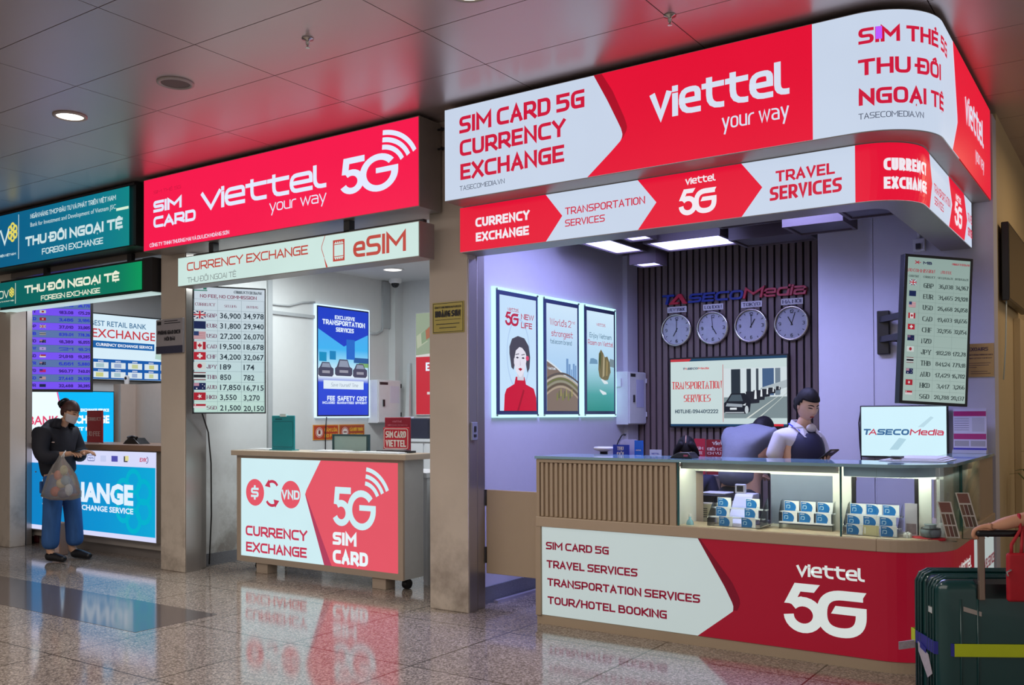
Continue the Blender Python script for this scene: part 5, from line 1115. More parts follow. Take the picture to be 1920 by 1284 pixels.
# glass top
pts = [tuple(g(u, 0, .012)[:2]) for u in [-3.562]+[XC+LC*i/16 for i in range(17)]+[UE]]+[(-1.19, 7.46), (-1.19, 6.0), (-3.562, 6.0)]
MB().prism(pts, 1.147, 1.165).build('glass_top', pm('top_glass', (128, 168, 184), .06, var=.02, spec=.9), r)
pe = [tuple(g(u, 0, .014)[:2]) for u in [-3.562]+[XC+LC*i/16 for i in range(17)]+[UE]]
# display cases
GP = glass('pane', (0.95, 0.98, 0.98), refl=.7); M_ge = pm('glass_edge', (40, 92, 92), .15)
MB().fbox(g, -2.49, -1.485, .745, 1.146, -.012, -.006).build('glass_pane', GP, r)
m = MB(); m.fbox(g, -1.475, XC, .745, 1.146, -.012, -.006); m.fbox(g, XC, XC+LC, .745, 1.146, -.012, -.006, nu=16); m.fbox(g, XC+LC, -.455, .745, 1.146, -.012, -.006); m.build('glass_pane', GP, r)
MB().fbox(g, -.447, .22, .745, 1.146, -.012, -.006).build('glass_pane', GP, r)
for u in (-2.493, -1.483, -.454): MB().fbox(g, u, u+.008, .745, 1.146, -.02, -.003).build('pane_edge', M_ge, r)
for u in (-2.48, -1.50): MB().fbox(g, u, u+.012, 1.12, 1.142, -.03, -.001).build('pane_clip', M_steel, r)
MB().fbox(g, .22, UE, .745, 1.147, -.28, 0).build('end_panel', M_ck, r)
M_cs = pm('case_white', (206, 208, 200), .4)
pts = [tuple(g(u, 0, -.02)[:2]) for u in [-2.495]+[XC+LC*i/12 for i in range(13)]+[.22]]+[(-1.02, 6.84), (-1.02, 5.83), (-2.495, 5.83)]
MB().prism(pts, .728, .737).build('case_floor', M_cs, r)
m = MB(); m.box(-2.51, -2.496, 5.56, 5.85, .745, 1.146); m.box(-2.496, -1.988, 5.83, 5.845, 1.078, 1.146).box(-1.988, -1.49, 5.83, 5.845, 1.072, 1.146).box(-1.988, -1.49, 5.83, 5.845, .737, .762); m.box(-1.60, -1.49, 5.825, 5.845, .762, 1.072); m.box(-1.49, -.98, 5.83, 5.845, 1.072, 1.146); m.box(-1.113, -1.045, 5.83, 5.845, .737, 1.072); m.box(-1.015, -1.0, 5.83, 6.84, .737, 1.146); m.build('case_frame', M_cs, r)
m = MB(); m.box(-1.488, -1.468, 5.826, 5.85, .737, 1.072).box(-1.135, -1.113, 5.826, 5.85, .737, 1.072); m.build('black_post', M_blk, r)
MB().box(-1.985, -1.603, 5.832, 5.84, .762, 1.072).build('frosted_panel', pm('frosted_glass', (104, 114, 134), .35), r)
hd = MB(); hd.fbox(g, -2.49, -1.50, 1.105, 1.146, -.06, -.05); hd.build('case_header', pm('header_frost', (206, 208, 200), .35), r)
hd = MB(); hd.fbox(g, -1.47, XC, 1.09, 1.146, -.05, -.04); hd.fbox(g, XC, XC+LC, 1.09, 1.146, -.05, -.04, nu=14); hd.fbox(g, XC+LC, .2, 1.09, 1.146, -.05, -.04); hd.build('case_header', pm('header_frost2', (170, 196, 214), .35), r)
E_strip = em('case_led', (255, 248, 224), 40.0)
MB().fbox(g, -2.48, -1.51, 1.128, 1.14, -.085, -.065).build('led_strip', E_strip, r)
hd = MB(); hd.fbox(g, -1.46, XC, 1.128, 1.14, -.075, -.06); hd.fbox(g, XC, XC+LC, 1.128, 1.14, -.075, -.06, nu=10); hd.fbox(g, XC+LC, .2, 1.128, 1.14, -.075, -.06); hd.build('led_strip', E_strip, r)
# ---------------------------------------------------------------- SIM packs and their racks
M_pw = pm('pack_white', (222, 224, 226), .45); M_pb = pm('pack_blue', (20, 104, 170), .35, var=.05); M_clr = glass('acrylic', (0.95, 0.97, 0.98), refl=.9)
first_pack = None
def pack(x, y, z, label, grp):
    global first_pack
    if first_pack is None:
        p = thing('sim_card_pack', label, 'SIM card pack', (0, 0, 0), grp)
        MB().box(0, .090, 0, .004, 0, .062).build('card', M_pw, p)
        f = fy(0)
        bl = MB(); bl.poly(f, [(.002, .002), (.066, .002)]+[(.030+.042*math.cos(a), .024+.034*math.sin(a)) for a in [-.4+1.9*i/8 for i in range(9)]]+[(.002, .060)], .0006); bl.build('blue_print', M_pb, p)
        t = MB(); write(t, 'viettel', f, .008, .048, .034, .055, t=.2, w=.0012); t.build('lettering', M_pw, p)
        t = MB(); ribbon(t, f, roundpoly([(.014, .016, 0), (.014, .036, True), (.034, .036, True), (.034, .018, True), (.022, .018, 0)], .004)[0], False, .0018, .0018, .0012); t.build('chip_outline', pm('pack_pale', (170, 206, 226), .4), p)
        first_pack = p; p.location = (x, y, z); return p
    return dup(first_pack, (x, y, z), label, group=grp)
def rack(name_label, x0, x1, rows, leg=0):
    r = thing('pack_rack', name_label, 'display rack', ((x0+x1)/2, 5.72, .737), 'clear display racks in the glass cases')
    for i, (y, z) in enumerate(rows):
        MB().box(x0, x1, y-.014, y+.022, z-.008, z-.001).build('shelf', pm('shelf_white', (222, 222, 230), .4), r)
        MB().box(x0, x1, y+.012, y+.015, z-.001, z+.07).build('back_sheet', M_clr, r)
    for x in (x0, x1-.003):
        ya, za = rows[0]; yb, zb = rows[-1]
        m = MB(); m.prism([(ya-.014, .7372), (yb+.022, .7372), (yb+.022, zb+.07), (yb-.014, zb+.06), (ya-.014, za+.05)], x, x+.003, fr=lambda u, v, w: (w, u, v)); m.build('side_sheet', M_clr, r)
ord_ = ['left', 'middle', 'right']; rw = ['bottom', 'middle', 'top']
rack('clear three tier rack in front of the money counting machine', -2.335, -1.99, [(5.66, .746), (5.72, .80), (5.78, .853)])
for (y, z), xs, nm in zip([(5.66, .746), (5.72, .80), (5.78, .853)], [(-2.263, -2.116), (-2.305, -2.118), (-2.318, -2.130)], rw):
    for x, s_ in zip(xs, ('left', 'right')): pack(x, y, z, 'blue SIM pack, %s one on the %s tier before the counting machine' % (s_, nm), 'SIM packs before the counting machine')
rack('clear two tier rack in front of the frosted panel', -1.90, -1.575, [(5.74, .79), (5.78, .852)])
for (y, z), nm in zip([(5.74, .79), (5.78, .852)], ('lower', 'upper')):
    for x, s_ in zip((-1.882, -1.781, -1.678), ord_): pack(x, y, z, 'blue SIM pack, %s one on the %s tier before the frosted panel' % (s_, nm), 'SIM packs before the frosted panel')
rack('clear three tier rack in the curved glass case', -1.495, -1.19, [(5.66, .746), (5.72, .792), (5.78, .855)])
for (y, z), xs, nm in zip([(5.66, .746), (5.72, .792), (5.78, .855)], [(-1.478, -1.288), (-1.488, -1.398, -1.305), (-1.486, -1.394, -1.30)], rw):
    for i, x in enumerate(xs): pack(x, y, z, 'blue SIM pack, %s one on the %s tier of the curved glass case' % ((ord_ if len(xs) == 3 else ['left', 'right'])[i], nm), 'SIM packs in the curved case')
r = thing('blank_card', 'blank beige card in the gap of the bottom tier of the curved case', 'card', (-1.34, 5.66, .746))
MB().box(-1.384, -1.296, 5.66, 5.664, .746, .806).build('card', pm('beige_card', (196, 190, 150), .4), r); MB().box(-1.376, -1.37, 5.659, 5.66, .757, .795).build('edge_print', M_pw, r)
r = thing('white_sheet', 'white sheet of paper curling under the rack before the counting machine', 'paper', (-2.2, 5.7, .7375))
m = MB(); m.patch(lambda u, v, w: (u, v, .7378+.05*max(0, (u+2.05)/.12)**2), 5.60, 5.80, -2.44, -1.95, 0, nu=16); m.build('sheet', pap, r, smooth=True)
r = thing('banner_card', 'narrow upright grey leaflet beside the packs in the curved glass case', 'leaflet', (-1.14, 5.75, .737))
MB().box(-1.172, -1.106, 5.745, 5.75, .737, .935).build('sheet', pm('leaflet_grey', (170, 166, 176), .5), r)
MB().box(-1.165, -1.112, 5.744, 5.745, .76, .82).build('photo_print', pm('leaflet_photo', (120, 104, 110), .6, var=.4, scale=60), r)
for i, (o, tilt, lab) in enumerate([((-.945, 5.70, .757), -.23, 'nearer tilted board of seven brown banknote pictures in the curved case'), ((-.872, 5.86, .80), -.26, 'farther tilted board of brown banknote pictures in the curved case')]):
    r = thing('banknote_board', lab, 'display board', o, 'banknote boards in the curved case')
    ux = Vector((.075, .035, .0)).normalized(); vy = Vector((tilt, .0, 1)).normalized(); nn = ux.cross(vy); o = Vector(o)
    f = (lambda o, ux, vy, nn: lambda u, v, w=0.0: o+ux*u+vy*v+nn*w)(o, ux, vy, nn)
    MB().fbox(f, 0, .072, 0, .205, -.004, 0).build('board', pm('board_white', (206, 200, 190), .5), r)
    pr(r, 'banknote_picture', f, rect(.006, .145, .064, .20), (128, 84, 74), .001, emit=False)
    for a in range(2):
        for b in range(3): pr(r, 'banknote_picture', f, rect(.005+.021*b, .075-.068*a, .022+.021*b, .135-.068*a), [(118, 88, 70), (108, 70, 62), (96, 80, 66)][b], .001, emit=False)
    MB().box(o.x-.02 if i else o.x-.005, o.x+.05, o.y+.0, o.y+.05, .737, o.z+.003).build('foot', M_clr, r)
r = thing('red_tray', 'red cloth tray on the floor of the curved glass case', 'tray', (-1.04, 5.72, .737))
MB().prism([(-1.04+.092*math.cos(a), 5.72+.05*math.sin(a)) for a in [2*PI*i/20 for i in range(20)]], .7375, .752).build('tray', pm('red_cloth', (176, 24, 38), .7, bump=.3), r, bevel=.004)
r = thing('grey_pouch', 'small grey pouch tied with a cord, lying on the red tray', 'pouch', (-1.03, 5.72, .752))
m = MB(); 
for i in range(7):
    pass
m.lathe([(.03, .752), (.052, .758), (.056, .785), (.05, .80), (.03, .812), (.036, .826), (.001, .822)], (-1.03, 5.72, 0), 18, cap=False); m.build('pouch', pm('pouch_grey', (108, 120, 128), .6, bump=.5), r, smooth=True)
MB().tube([(-1.03+.05*math.cos(a), 5.72+.05*math.sin(a), .803) for a in [2*PI*i/16 for i in range(17)]], .003).build('cord', pm('cord_dark', (50, 44, 44), .6), r)
r = thing('crumpled_plastic', 'crumpled clear and white plastic wrap behind the grey pouch', 'plastic wrap', (-1.0, 5.79, .738))
m = MB(); rng = random.Random(3)
for a in range(6): m.ball((-1.005+.02*(a % 3), 5.795, .765+.02*(a//2)), .022+.006*rng.random(), .012, .024, n=7, m=5)
m.build('wrap', pm('wrap_white', (206, 206, 204), .25), r)
r = thing('clear_wrap', 'small clear wrapped parcel at the left of the red tray', 'parcel', (-1.15, 5.69, .737))
MB().box(-1.17, -1.125, 5.67, 5.71, .7375, .775).build('parcel', pm('wrap_white', (206, 206, 204), .25), r, bevel=.012); MB().box(-1.15, -1.143, 5.668, 5.712, .7376, .777).build('tape', M_pw, r)
r = thing('white_figurine', 'small white figurine in the side glass case', 'figurine', (-.965, 6.3, .737))
MB().lathe([(.03, 0), (.034, .03), (.024, .055), (.03, .08), (.032, .10), (.018, .125), (.012, .16), (.001, .17)], (-.966, 6.35, .737), 16, cap=False).build('figure', pm('porcelain', (210, 212, 196), .25), r, smooth=True)
MB().lathe([(.034, 0), (.036, .012)], (-.966, 6.35, .7371), 16).build('base', M_cs, r)
r = thing('blue_bulb', 'small pale blue bottle lying at the left of the glass case', 'bottle', (-2.44, 5.62, .737))
MB().lathe([(.02, 0), (.024, .01), (.02, .03), (.008, .045), (.008, .06)], (-2.445, 5.63, .737), 16).build('body', pm('pale_blue_glass', (120, 168, 186), .2), r, smooth=True); MB().lathe([(.009, .06), (.009, .075)], (-2.445, 5.63, .737), 12).build('cap', M_pw, r)
# things on and behind the glass top
r = thing('black_phone_rest', 'black wedge shaped phone rest on the glass top before the seated person', 'phone rest', (-2.55, 5.8, 1.165))
MB().prism([(-2.60, 1.1655), (-2.44, 1.1655), (-2.455, 1.19), (-2.47, 1.205), (-2.54, 1.203), (-2.585, 1.18)], 5.66, 5.78, fr=lambda x, y, z: (x, z, y)).build('body', M_blk, r, bevel=.006)
MB().box(-2.50, -2.47, 5.658, 5.66, 1.178, 1.19).build('logo_mark', pm('dull_red_mark', (150, 60, 80), .5), r)
r = thing('glass_top_papers', 'white papers and folder lying on the glass top before the lit monitor', 'papers', (-1.15, 6.2, 1.165))
for k in range(3): MB().box(-1.36+.03*k, -.99-.03*k, 5.95+.05*k, 6.35+.07*k, 1.166+.005*k, 1.170+.005*k).build('sheet', pap, r)
MB().box(-1.32, -1.25, 6.0, 6.12, 1.181, 1.19).build('folded_note', M_dark, r)
r = thing('desk', 'dark desk behind the ribbed part of the kiosk counter', 'desk', (-2.8, 6.3, 0))
MB().box(-3.5, -2.2, 6.04, 6.46, .68, .71).build('desktop', M_cb, r)
for x in (-3.48, -2.24):
    MB().box(x, x+.03, 6.06, 6.44, 0, .68).build('leg', M_cb, r)
r = thing('desk_riser', 'dark document riser standing on the kiosk desk', 'shelf', (-3.05, 6.33, .71))
MB().box(-3.5, -2.74, 6.24, 6.45, 1.06, 1.08).build('shelf_board', M_cb, r)
for x in (-3.5, -2.76): MB().box(x, x+.02, 6.24, 6.45, .711, 1.06).build('side', M_cb, r)
r = thing('money_counter', 'beige money counting machine with black top seen through the glass case', 'money counter', (-2.5, 6.2, .71))
M_mb = pm('machine_beige', (176, 168, 140), .45); 
MB().box(-2.64, -2.40, 6.10, 6.36, .711, .845).build('body', M_mb, r, bevel=.01)
MB().box(-2.64, -2.41, 6.12, 6.36, .846, .895).build('hopper', M_blk, r, bevel=.008)
m = MB()
for k in range(5): m.box(-2.60, -2.52, 6.096, 6.1, .745+.014*k, .750+.014*k)
m.build('vents', M_blk, r)
MB().box(-2.61, -2.43, 6.2, 6.36, .897, .905).build('lid', pm('machine_white', (214, 214, 216), .35), r, bevel=.003)
r = thing('rate_display', 'small white customer display on a sloping white terminal beside the counting machine', 'display', (-2.36, 6.3, .71))
MB().prism([(6.12, .711), (6.40, .711), (6.40, .90), (6.28, .90)], -2.39, -2.26, fr=lambda u, v, w: (w, u, v)).build('terminal', pm('machine_white', (214, 214, 216), .35), r, bevel=.005)
MB().box(-2.40, -2.325, 6.30, 6.33, .90, .965).build('head', pm('machine_white', (214, 214, 216), .35), r, bevel=.006)
MB().box(-2.385, -2.34, 6.297, 6.30, .912, .953).build('screen', M_dark, r)
def desk_sign(name, lab, x0, x1, z1, y, col, lines, ink_, cat='sign', z0=1.08, grp=None):
    r = thing(name, lab, cat, ((x0+x1)/2, y, z0), grp)
    MB().box(x0, x1, y, y+.008, z0+.004, z1).build('board', col, r)
    MB().box(x0+.01, x1-.01, y-.03, y+.06, z0, z0+.005).build('foot', pm('clear_acrylic', (190, 190, 196), .2), r)
    f = fy(y)
    for t in lines: letters('lettering', [t], ink_, r, f, w=.0015, **({'serif': True} if cat == 'sign' else {}))
    return r
M_blu = pm('royal_print', (24, 52, 160), .4); M_wp = pm('white_print', (222, 214, 206), .5)
desk_sign('blue_sign', 'small blue sign reading THU ĐỔI on the kiosk desk under the white wall cabinet', -3.372, -3.22, 1.262, 6.43, pm('pale_lilac', (170, 170, 206), .4), [], M_wp)
desk_sign('exchange_card', 'royal blue card reading THU ĐỔI in front of the lilac card on the kiosk desk', -3.36, -3.225, 1.225, 6.31, M_blu, [('THU', -3.325, 1.185, -3.27, 1.21), ('ĐỔI', -3.325, 1.145, -3.27, 1.17)], M_wp)
desk_sign('leaflet_holder', 'bright blue leaflet holder beside the THU ĐỔI card on the kiosk desk', -3.205, -3.135, 1.257, 6.36, pm('azure_print', (20, 100, 206), .4), [('viettel', -3.195, 1.18, -3.15, 1.19)], M_wp, 'leaflet holder')
desk_sign('name_plate', 'pale blue name card between the blue signs and the seated person', -3.09, -2.995, 1.19, 6.38, pm('pale_lilac2', (190, 200, 232), .4), [('VIETTEL', -3.075, 1.155, -3.01, 1.166)], M_blu, 'name card')
M_rd = pm('crimson_print', (170, 34, 56), .4); M_rd2 = pm('maroon_print', (128, 20, 34), .4)
desk_sign('red_desk_sign', 'crimson sign with SIM lettering just right of the seated person', -3.128, -3.033, 1.25, 7.30, M_rd, [('SIM', -3.105, 1.161, -3.05, 1.183), ('TE', -3.089, 1.122, -3.055, 1.144)], M_wp, z0=.951)
desk_sign('maroon_desk_sign', 'maroon sign with white lettering between the crimson sign and the bending person', -3.027, -2.782, 1.244, 7.31, M_rd2, [('viettel', -2.972, 1.2, -2.805, 1.233), ('ĐIỂM CUNG', -3.016, 1.155, -2.805, 1.177), ('CH VỤ VIỆT', -3.016, 1.122, -2.805, 1.141)], M_wp, z0=.951)
r = thing('side_stand', 'dark side stand carrying the red signs behind the kiosk desk', 'stand', (-2.95, 7.33, 0))
MB().box(-3.16, -2.76, 7.24, 7.44, .93, .95).build('top', M_cb, r)
for x in (-3.16, -2.78): MB().box(x, x+.02, 7.26, 7.42, 0, .93).build('leg', M_cb, r)
r = thing('desk_device', 'white round device on a black stem beside the blue THU ĐỔI signs', 'card reader', (-3.46, 6.33, 1.08))
MB().lathe([(.05, 0), (.045, .03), (.03, .05), (.03, .09)], (-3.455, 6.34, 1.0801), 20).build('stem', M_blk, r, smooth=True)
MB().lathe([(.03, .09), (.075, .105), (.08, .118), (.07, .126), (.001, .128)], (-3.455, 6.34, 1.0801), 24, cap=False).build('head', pm('machine_white', (214, 214, 216), .35), r, smooth=True)
r = thing('gooseneck_microphone', 'thin black gooseneck microphone rising behind the white device', 'microphone', (-3.40, 6.40, 1.08))
MB().tube([(-3.405, 6.42, 1.085), (-3.40, 6.42, 1.18), (-3.37, 6.42, 1.25), (-3.335, 6.41, 1.295), (-3.315, 6.41, 1.30)], .005).build('neck', M_blk, r, smooth=True)
MB().ball((-3.312, 6.41, 1.30), .011).build('head', M_blk, r, smooth=True); MB().lathe([(.03, 0), (.028, .012)], (-3.405, 6.42, 1.0801), 16).build('base', M_blk, r)
# swing door and loose bar at the kiosk entrance
r = thing('half_door', 'low beige swing door between the right pillar and the kiosk counter', 'door', (-3.85, 5.77, .26))
MB().box(-4.15, -3.575, 5.765, 5.79, .262, .89).build('panel', M_ck, r, bevel=.003)
for z in (.34, .77): MB().tube([(-4.155, 5.762, z), (-4.155, 5.762, z+.12)], .012, n=12).build('hinge', M_dark, r)
r = thing('loose_bar', 'pale metal bar lying on the floor against the kiosk baseboard', 'bar', (-4.15, 6.3, 0))
MB().add([(-4.215, 5.95, .0), (-4.175, 5.95, .0), (-4.175, 5.95, .022), (-4.215, 5.95, .022), (-4.205, 6.62, .0), (-4.165, 6.62, .0), (-4.165, 6.62, .022), (-4.205, 6.62, .022)], [(3,2,1,0),(4,5,6,7),(0,1,5,4),(1,2,6,5),(2,3,7,6),(3,0,4,7)]).build('bar', pm('pale_metal', (176, 172, 186), .35, metal=.3), r)
r = thing('red_bin', 'dark red bin under the half door behind the kiosk counter', 'bin', (-3.78, 6.2, 0))
MB().lathe([(.09, 0), (.10, .02), (.115, .26), (.12, .275), (.11, .275), (.09, .03)], (-3.80, 6.36, 0), 20).build('bin', pm('maroon_plastic', (88, 26, 34), .4), r, smooth=True); MB().lathe([(.121, .262), (.125, .27), (.121, .278)], (-3.80, 6.36, 0), 20).build('rim', M_dark, r)
# ---------------------------------------------------------------- right wall of the kiosk
r = thing('upright_rate_board', 'tilted upright rate screen headed NO COMMISSION, NO FEE on an arm at the right', 'rate board', (-1.3, 6.95, 1.52))
fr = rframe((-1.417, 6.80, 1.522), 47.6, 3.1); WW, HH = .508, 1.027
MB().fbox(fr, 0, WW, 0, HH, -.06, 0).build('casing', M_blk, r, bevel=.004)
MB().fbox(fr, .03, WW-.03, .06, HH-.06, -.10, -.06).build('rear_housing', M_blk, r, bevel=.01)
MB().patch(fr, .02, HH-.02, .022, WW-.022, .002).build('lit_face', grad('board_grey_green', [(0, (158, 178, 172)), (1, (138, 160, 154))], 2, 0, 1), r)
q = lambda u, v: (.022+u*(WW-.044), HH-.02-v*(HH-.04))
def tx(s_, u0, u1, vc, h, **k):
    a = q(u0, vc+h/2); b = q(u1, vc-h/2); return (s_, a[0], a[1], b[0], b[1], k)
en2 = em('board_ink', (34, 48, 50), .85); er2 = em('board_red', (166, 40, 60), .9)
letters('logo_lettering', [tx('MB', .24, .38, .036, .02)], em('board_navy', (20, 24, 70), .9), r, fr, t=.3, w=.004)
m = MB(); a = q(.15, .035); ribbon(m, fr, [(a[0]-.018, a[1]-.01), (a[0]+.012, a[1]+.01)], False, .003, .003, .004); ribbon(m, fr, [(a[0]-.018, a[1]+.01), (a[0]+.012, a[1]-.01)], False, .003, .003, .004); ribbon(m, fr, [(a[0], a[1]), (a[0]+.026, a[1])], False, .002, .002, .004); m.build('star_logo', er2, r)
letters('heading', [tx('CURRENCY EXCHANGE', .70, .99, .03, .013, t=.25), tx('NO COMMISSION', .0, .43, .092, .022), tx('NO FEE', .53, .70, .092, .02)], er2, r, fr, serif=True, w=.004, t=.2)
letters('heading', [tx('COUNTRY', .02, .18, .133, .014), tx('CURRENCY', .25, .44, .133, .014), tx('SELLING RATE', .48, .73, .133, .014), tx('BUYING RATE', .76, .98, .133, .014)], en2, r, fr, serif=True, w=.004, t=.2)
for i, t in enumerate('GBP 36,038 34,967|EUR 31,465 29,928|USD 26,468 26,058|CAD 19,403 18,656|CHF 32,956 32,054|NZD|JPY 182.28 172.78|THB 841.24 779.18|AUD 17,429 16,702|HKD 3,417 3,266|SGD 20,788 20,137'.split('|')):
    p = t.split(); v = .193+i*.0772
    a = q(.035, v+.003 if p[0] != 'SGD' else v-.008); b = q(.145, v-.035)
    flag(r, p[0], fr, a[0], a[1], b[0], b[1], .004, .75)
    letters('code', [tx(p[0], .26, .42, v, .032)], en2, r, fr, serif=True, w=.004, t=.2)
    if len(p) > 1: letters('figure', [tx(p[1], .50+.03*(len(p[1]) < 6), .735, v, .028), tx(p[2], .77+.02*(len(p[2]) < 6), .98, v, .028)], en2, r, fr, serif=True, w=.004, t=.2)
m = MB()
for k in range(1, 11): a = q(.0, .155+k*.0772); m.patch(fr, a[1]-.0007, a[1]+.0007, .03, WW-.03, .003)
for u in (.2, .46, .745): a = q(u, 0); m.patch(fr, .03, HH*.86, a[0]-.0007, a[0]+.0007, .003)
m.build('table_rules', em('board_rule', (124, 144, 140), .9), r)
MB().box(-1.71, -1.62, 7.46, 7.5, 1.90, 2.23).build('wall_plate', M_blk, r, bevel=.006)
for z in (2.14, 1.99): MB().add([(-1.69, 7.46, z), (-1.64, 7.46, z), (-1.64, 7.46, z+.045), (-1.69, 7.46, z+.045), (-1.36, 7.02, z), (-1.31, 7.03, z), (-1.31, 7.03, z+.045), (-1.36, 7.02, z+.045)], [(3,2,1,0),(4,5,6,7),(0,1,5,4),(1,2,6,5),(2,3,7,6),(3,0,4,7)]).build('arm', M_blk, r)
MB().tube([(-1.60, 7.45, 2.0), (-1.52, 7.35, 1.98), (-1.46, 7.2, 2.05)], .006).build('cable', M_blk, r, smooth=True)
r = thing('wall_socket', 'white socket box with a conduit above the tilted rate screen', 'socket', (-1.4, 7.48, 2.65))
MB().box(-1.45, -1.365, 7.465, 7.5, 2.655, 2.75).build('box', wm, r, bevel=.004); MB().tube([(-1.41, 7.485, 2.75), (-1.41, 7.485, 2.86), (-1.425, 7.485, 2.95), (-1.44, 7.485, 3.2)], .012).build('conduit', wm, r, smooth=True); MB().box(-1.425, -1.395, 7.44, 7.465, 2.67, 2.71).build('plug', M_blk, r)
r = thing('lit_monitor', 'bright pale monitor showing a blue and red wordmark behind the glass counter', 'monitor', (-1.52, 7.45, 1.12))
MB().box(-1.832, -1.215, 7.43, 7.47, 1.122, 1.512).build('casing', M_blk, r, bevel=.004); MB().box(-1.65, -1.4, 7.47, 7.5, 1.22, 1.42).build('wall_mount', M_dark, r)
fr = fy(7.43); MB().patch(fr, 1.132, 1.502, -1.822, -1.225, .001).build('lit_face', em('monitor_ice', (204, 236, 246), 1.05), r)
pr(r, 'pale_facet', fr, [(-1.62, 1.18), (-1.55, 1.27), (-1.50, 1.26), (-1.56, 1.18)], (176, 212, 226), .002); pr(r, 'pale_facet', fr, [(-1.42, 1.35), (-1.33, 1.43), (-1.31, 1.42), (-1.38, 1.35)], (186, 218, 230), .002)
tasecom(r, fr, -1.81, 1.29, -1.245, 1.335, em('monitor_blue', (60, 110, 160), .9), em('monitor_red', (206, 60, 90), .9), .003)
MB().tube([(-1.832, 7.46, 1.48), (-1.85, 7.47, 1.38), (-1.845, 7.48, 1.2), (-1.83, 7.49, 1.0)], .005).build('cable', M_blk, r, smooth=True)
r = thing('leaflet_stand', 'white and magenta information leaflet in a stand at the end of the glass counter', 'leaflet stand', (-1.06, 7.38, 1.165))
MB().box(-1.172, -.957, 7.385, 7.40, 1.19, 1.485).build('sheet', pm('leaflet_white', (206, 204, 222), .5), r)
MB().box(-1.175, -.954, 7.34, 7.43, 1.166, 1.19).build('base', pm('leaflet_base', (190, 190, 206), .4), r)
fr = fy(7.385)
for n, p, c in (('magenta_band', rect(-1.17, 1.43, -.96, 1.465), (176, 30, 110)), ('magenta_band', rect(-1.17, 1.265, -.96, 1.305), (176, 40, 112)), ('blue_edge', rect(-1.172, 1.19, -.957, 1.203), (50, 46, 160)), ('grey_box', rect(-1.165, 1.215, -1.07, 1.255), (164, 162, 166)), ('grey_box', rect(-1.06, 1.215, -.965, 1.255), (164, 162, 166)), ('map_print', rect(-1.05, 1.32, -.97, 1.42), (186, 186, 200))): pr(r, n, fr, p, c, .0008, emit=False)
m = MB()
for k in range(6): m.patch(fr, 1.33+.016*k, 1.333+.016*k, -1.165, -1.07, .0008)
m.build('text_lines', pm('ink_grey', (110, 110, 130), .5), r)
r = thing('gold_plaque', 'gold wall plaque beside the tilted rate screen', 'plaque', (-1.0, 7.49, 1.71))
MB().box(-1.10, -.918, 7.492, 7.5, 1.712, 1.952).build('plate', pm('plaque_brass', (186, 150, 92), .35, metal=.3), r)
fr = fy(7.492); letters('lettering', [('EXOAIRS', -1.085, 1.9, -.955, 1.925), ('CÔNG TY CỔ PHẦN THƯƠNG MẠI TASECO', -1.09, 1.867, -.925, 1.876), ('JOINT STOCK COMPANY', -1.085, 1.843, -.93, 1.851)], pm('ink_plum', (60, 36, 60), .5), r, fr, t=.2, w=.0012)
m = MB()
for k, w_ in enumerate((.15, .14, .06, 0, .11, .13)):
    if w_: m.patch(fr, 1.81-.015*k, 1.813-.015*k, -1.09+.02*(k > 3), -1.09+.02*(k > 3)+w_, .0012)
m.build('text_lines', pm('ink_plum', (60, 36, 60), .5), r)
# ---------------------------------------------------------------- corridor at the right edge
r = thing('black_tv', 'black TV hung on the warm corridor wall at the right edge', 'tv', (-.87, 8.3, 2.28))
MB().box(-.895, -.845, 7.75, 8.98, 2.28, 2.86).build('casing', M_blk, r, bevel=.006); MB().box(-.915, -.895, 8.1, 8.5, 2.4, 2.6).build('wall_mount', M_dark, r)
MB().box(-.845, -.843, 7.77, 8.96, 2.30, 2.84).build('screen', pm('dark_screen', (12, 12, 16), .15), r)
MB().tube([(-.87, 7.8, 2.28), (-.88, 7.82, 1.95), (-.9, 7.85, 1.7)], .005).build('cable', pm('pale_clip', (206, 222, 222), .3), r, smooth=True)
r = thing('potted_palm', 'potted palm whose leaf tips show against the warm corridor wall', 'plant', (-.6, 8.1, 0))
MB().lathe([(.12, 0), (.13, .02), (.17, .34), (.175, .36), (.155, .36), (.15, .3)], (-.58, 8.1, 0), 24).build('pot', pm('terracotta', (120, 80, 60), .6), r, smooth=True)
m = MB(); rng = random.Random(5)
for k in range(11):
    a = 2*PI*k/11+.2; L = .34+.1*rng.random(); H = .85+.35*rng.random()
    pts = [Vector((-.58, 8.1, .3))]+[Vector((-.58+L*t*math.cos(a)*.75, 8.1+L*t*math.sin(a), .3+H*(1-(1-t)**2)*.9-.12*t*t)) for t in (.3, .55, .8, 1)]
    side = Vector((-math.sin(a), math.cos(a), 0))
    for i in range(4):
        w0, w1 = .028*math.sin(PI*(i/4*.85+.1)), .028*math.sin(PI*((i+1)/4*.85+.1)); m.quad(pts[i]-side*w0, pts[i+1]-side*w1, pts[i+1]+side*w1, pts[i]+side*w0)
m.build('leaves', pm('palm_green', (66, 86, 44), .5), r, solid=.002); MB().lathe([(.15, .3), (.001, .31)], (-.58, 8.1, 0), 20, cap=False).build('soil', pm('soil', (60, 46, 38), .9), r)
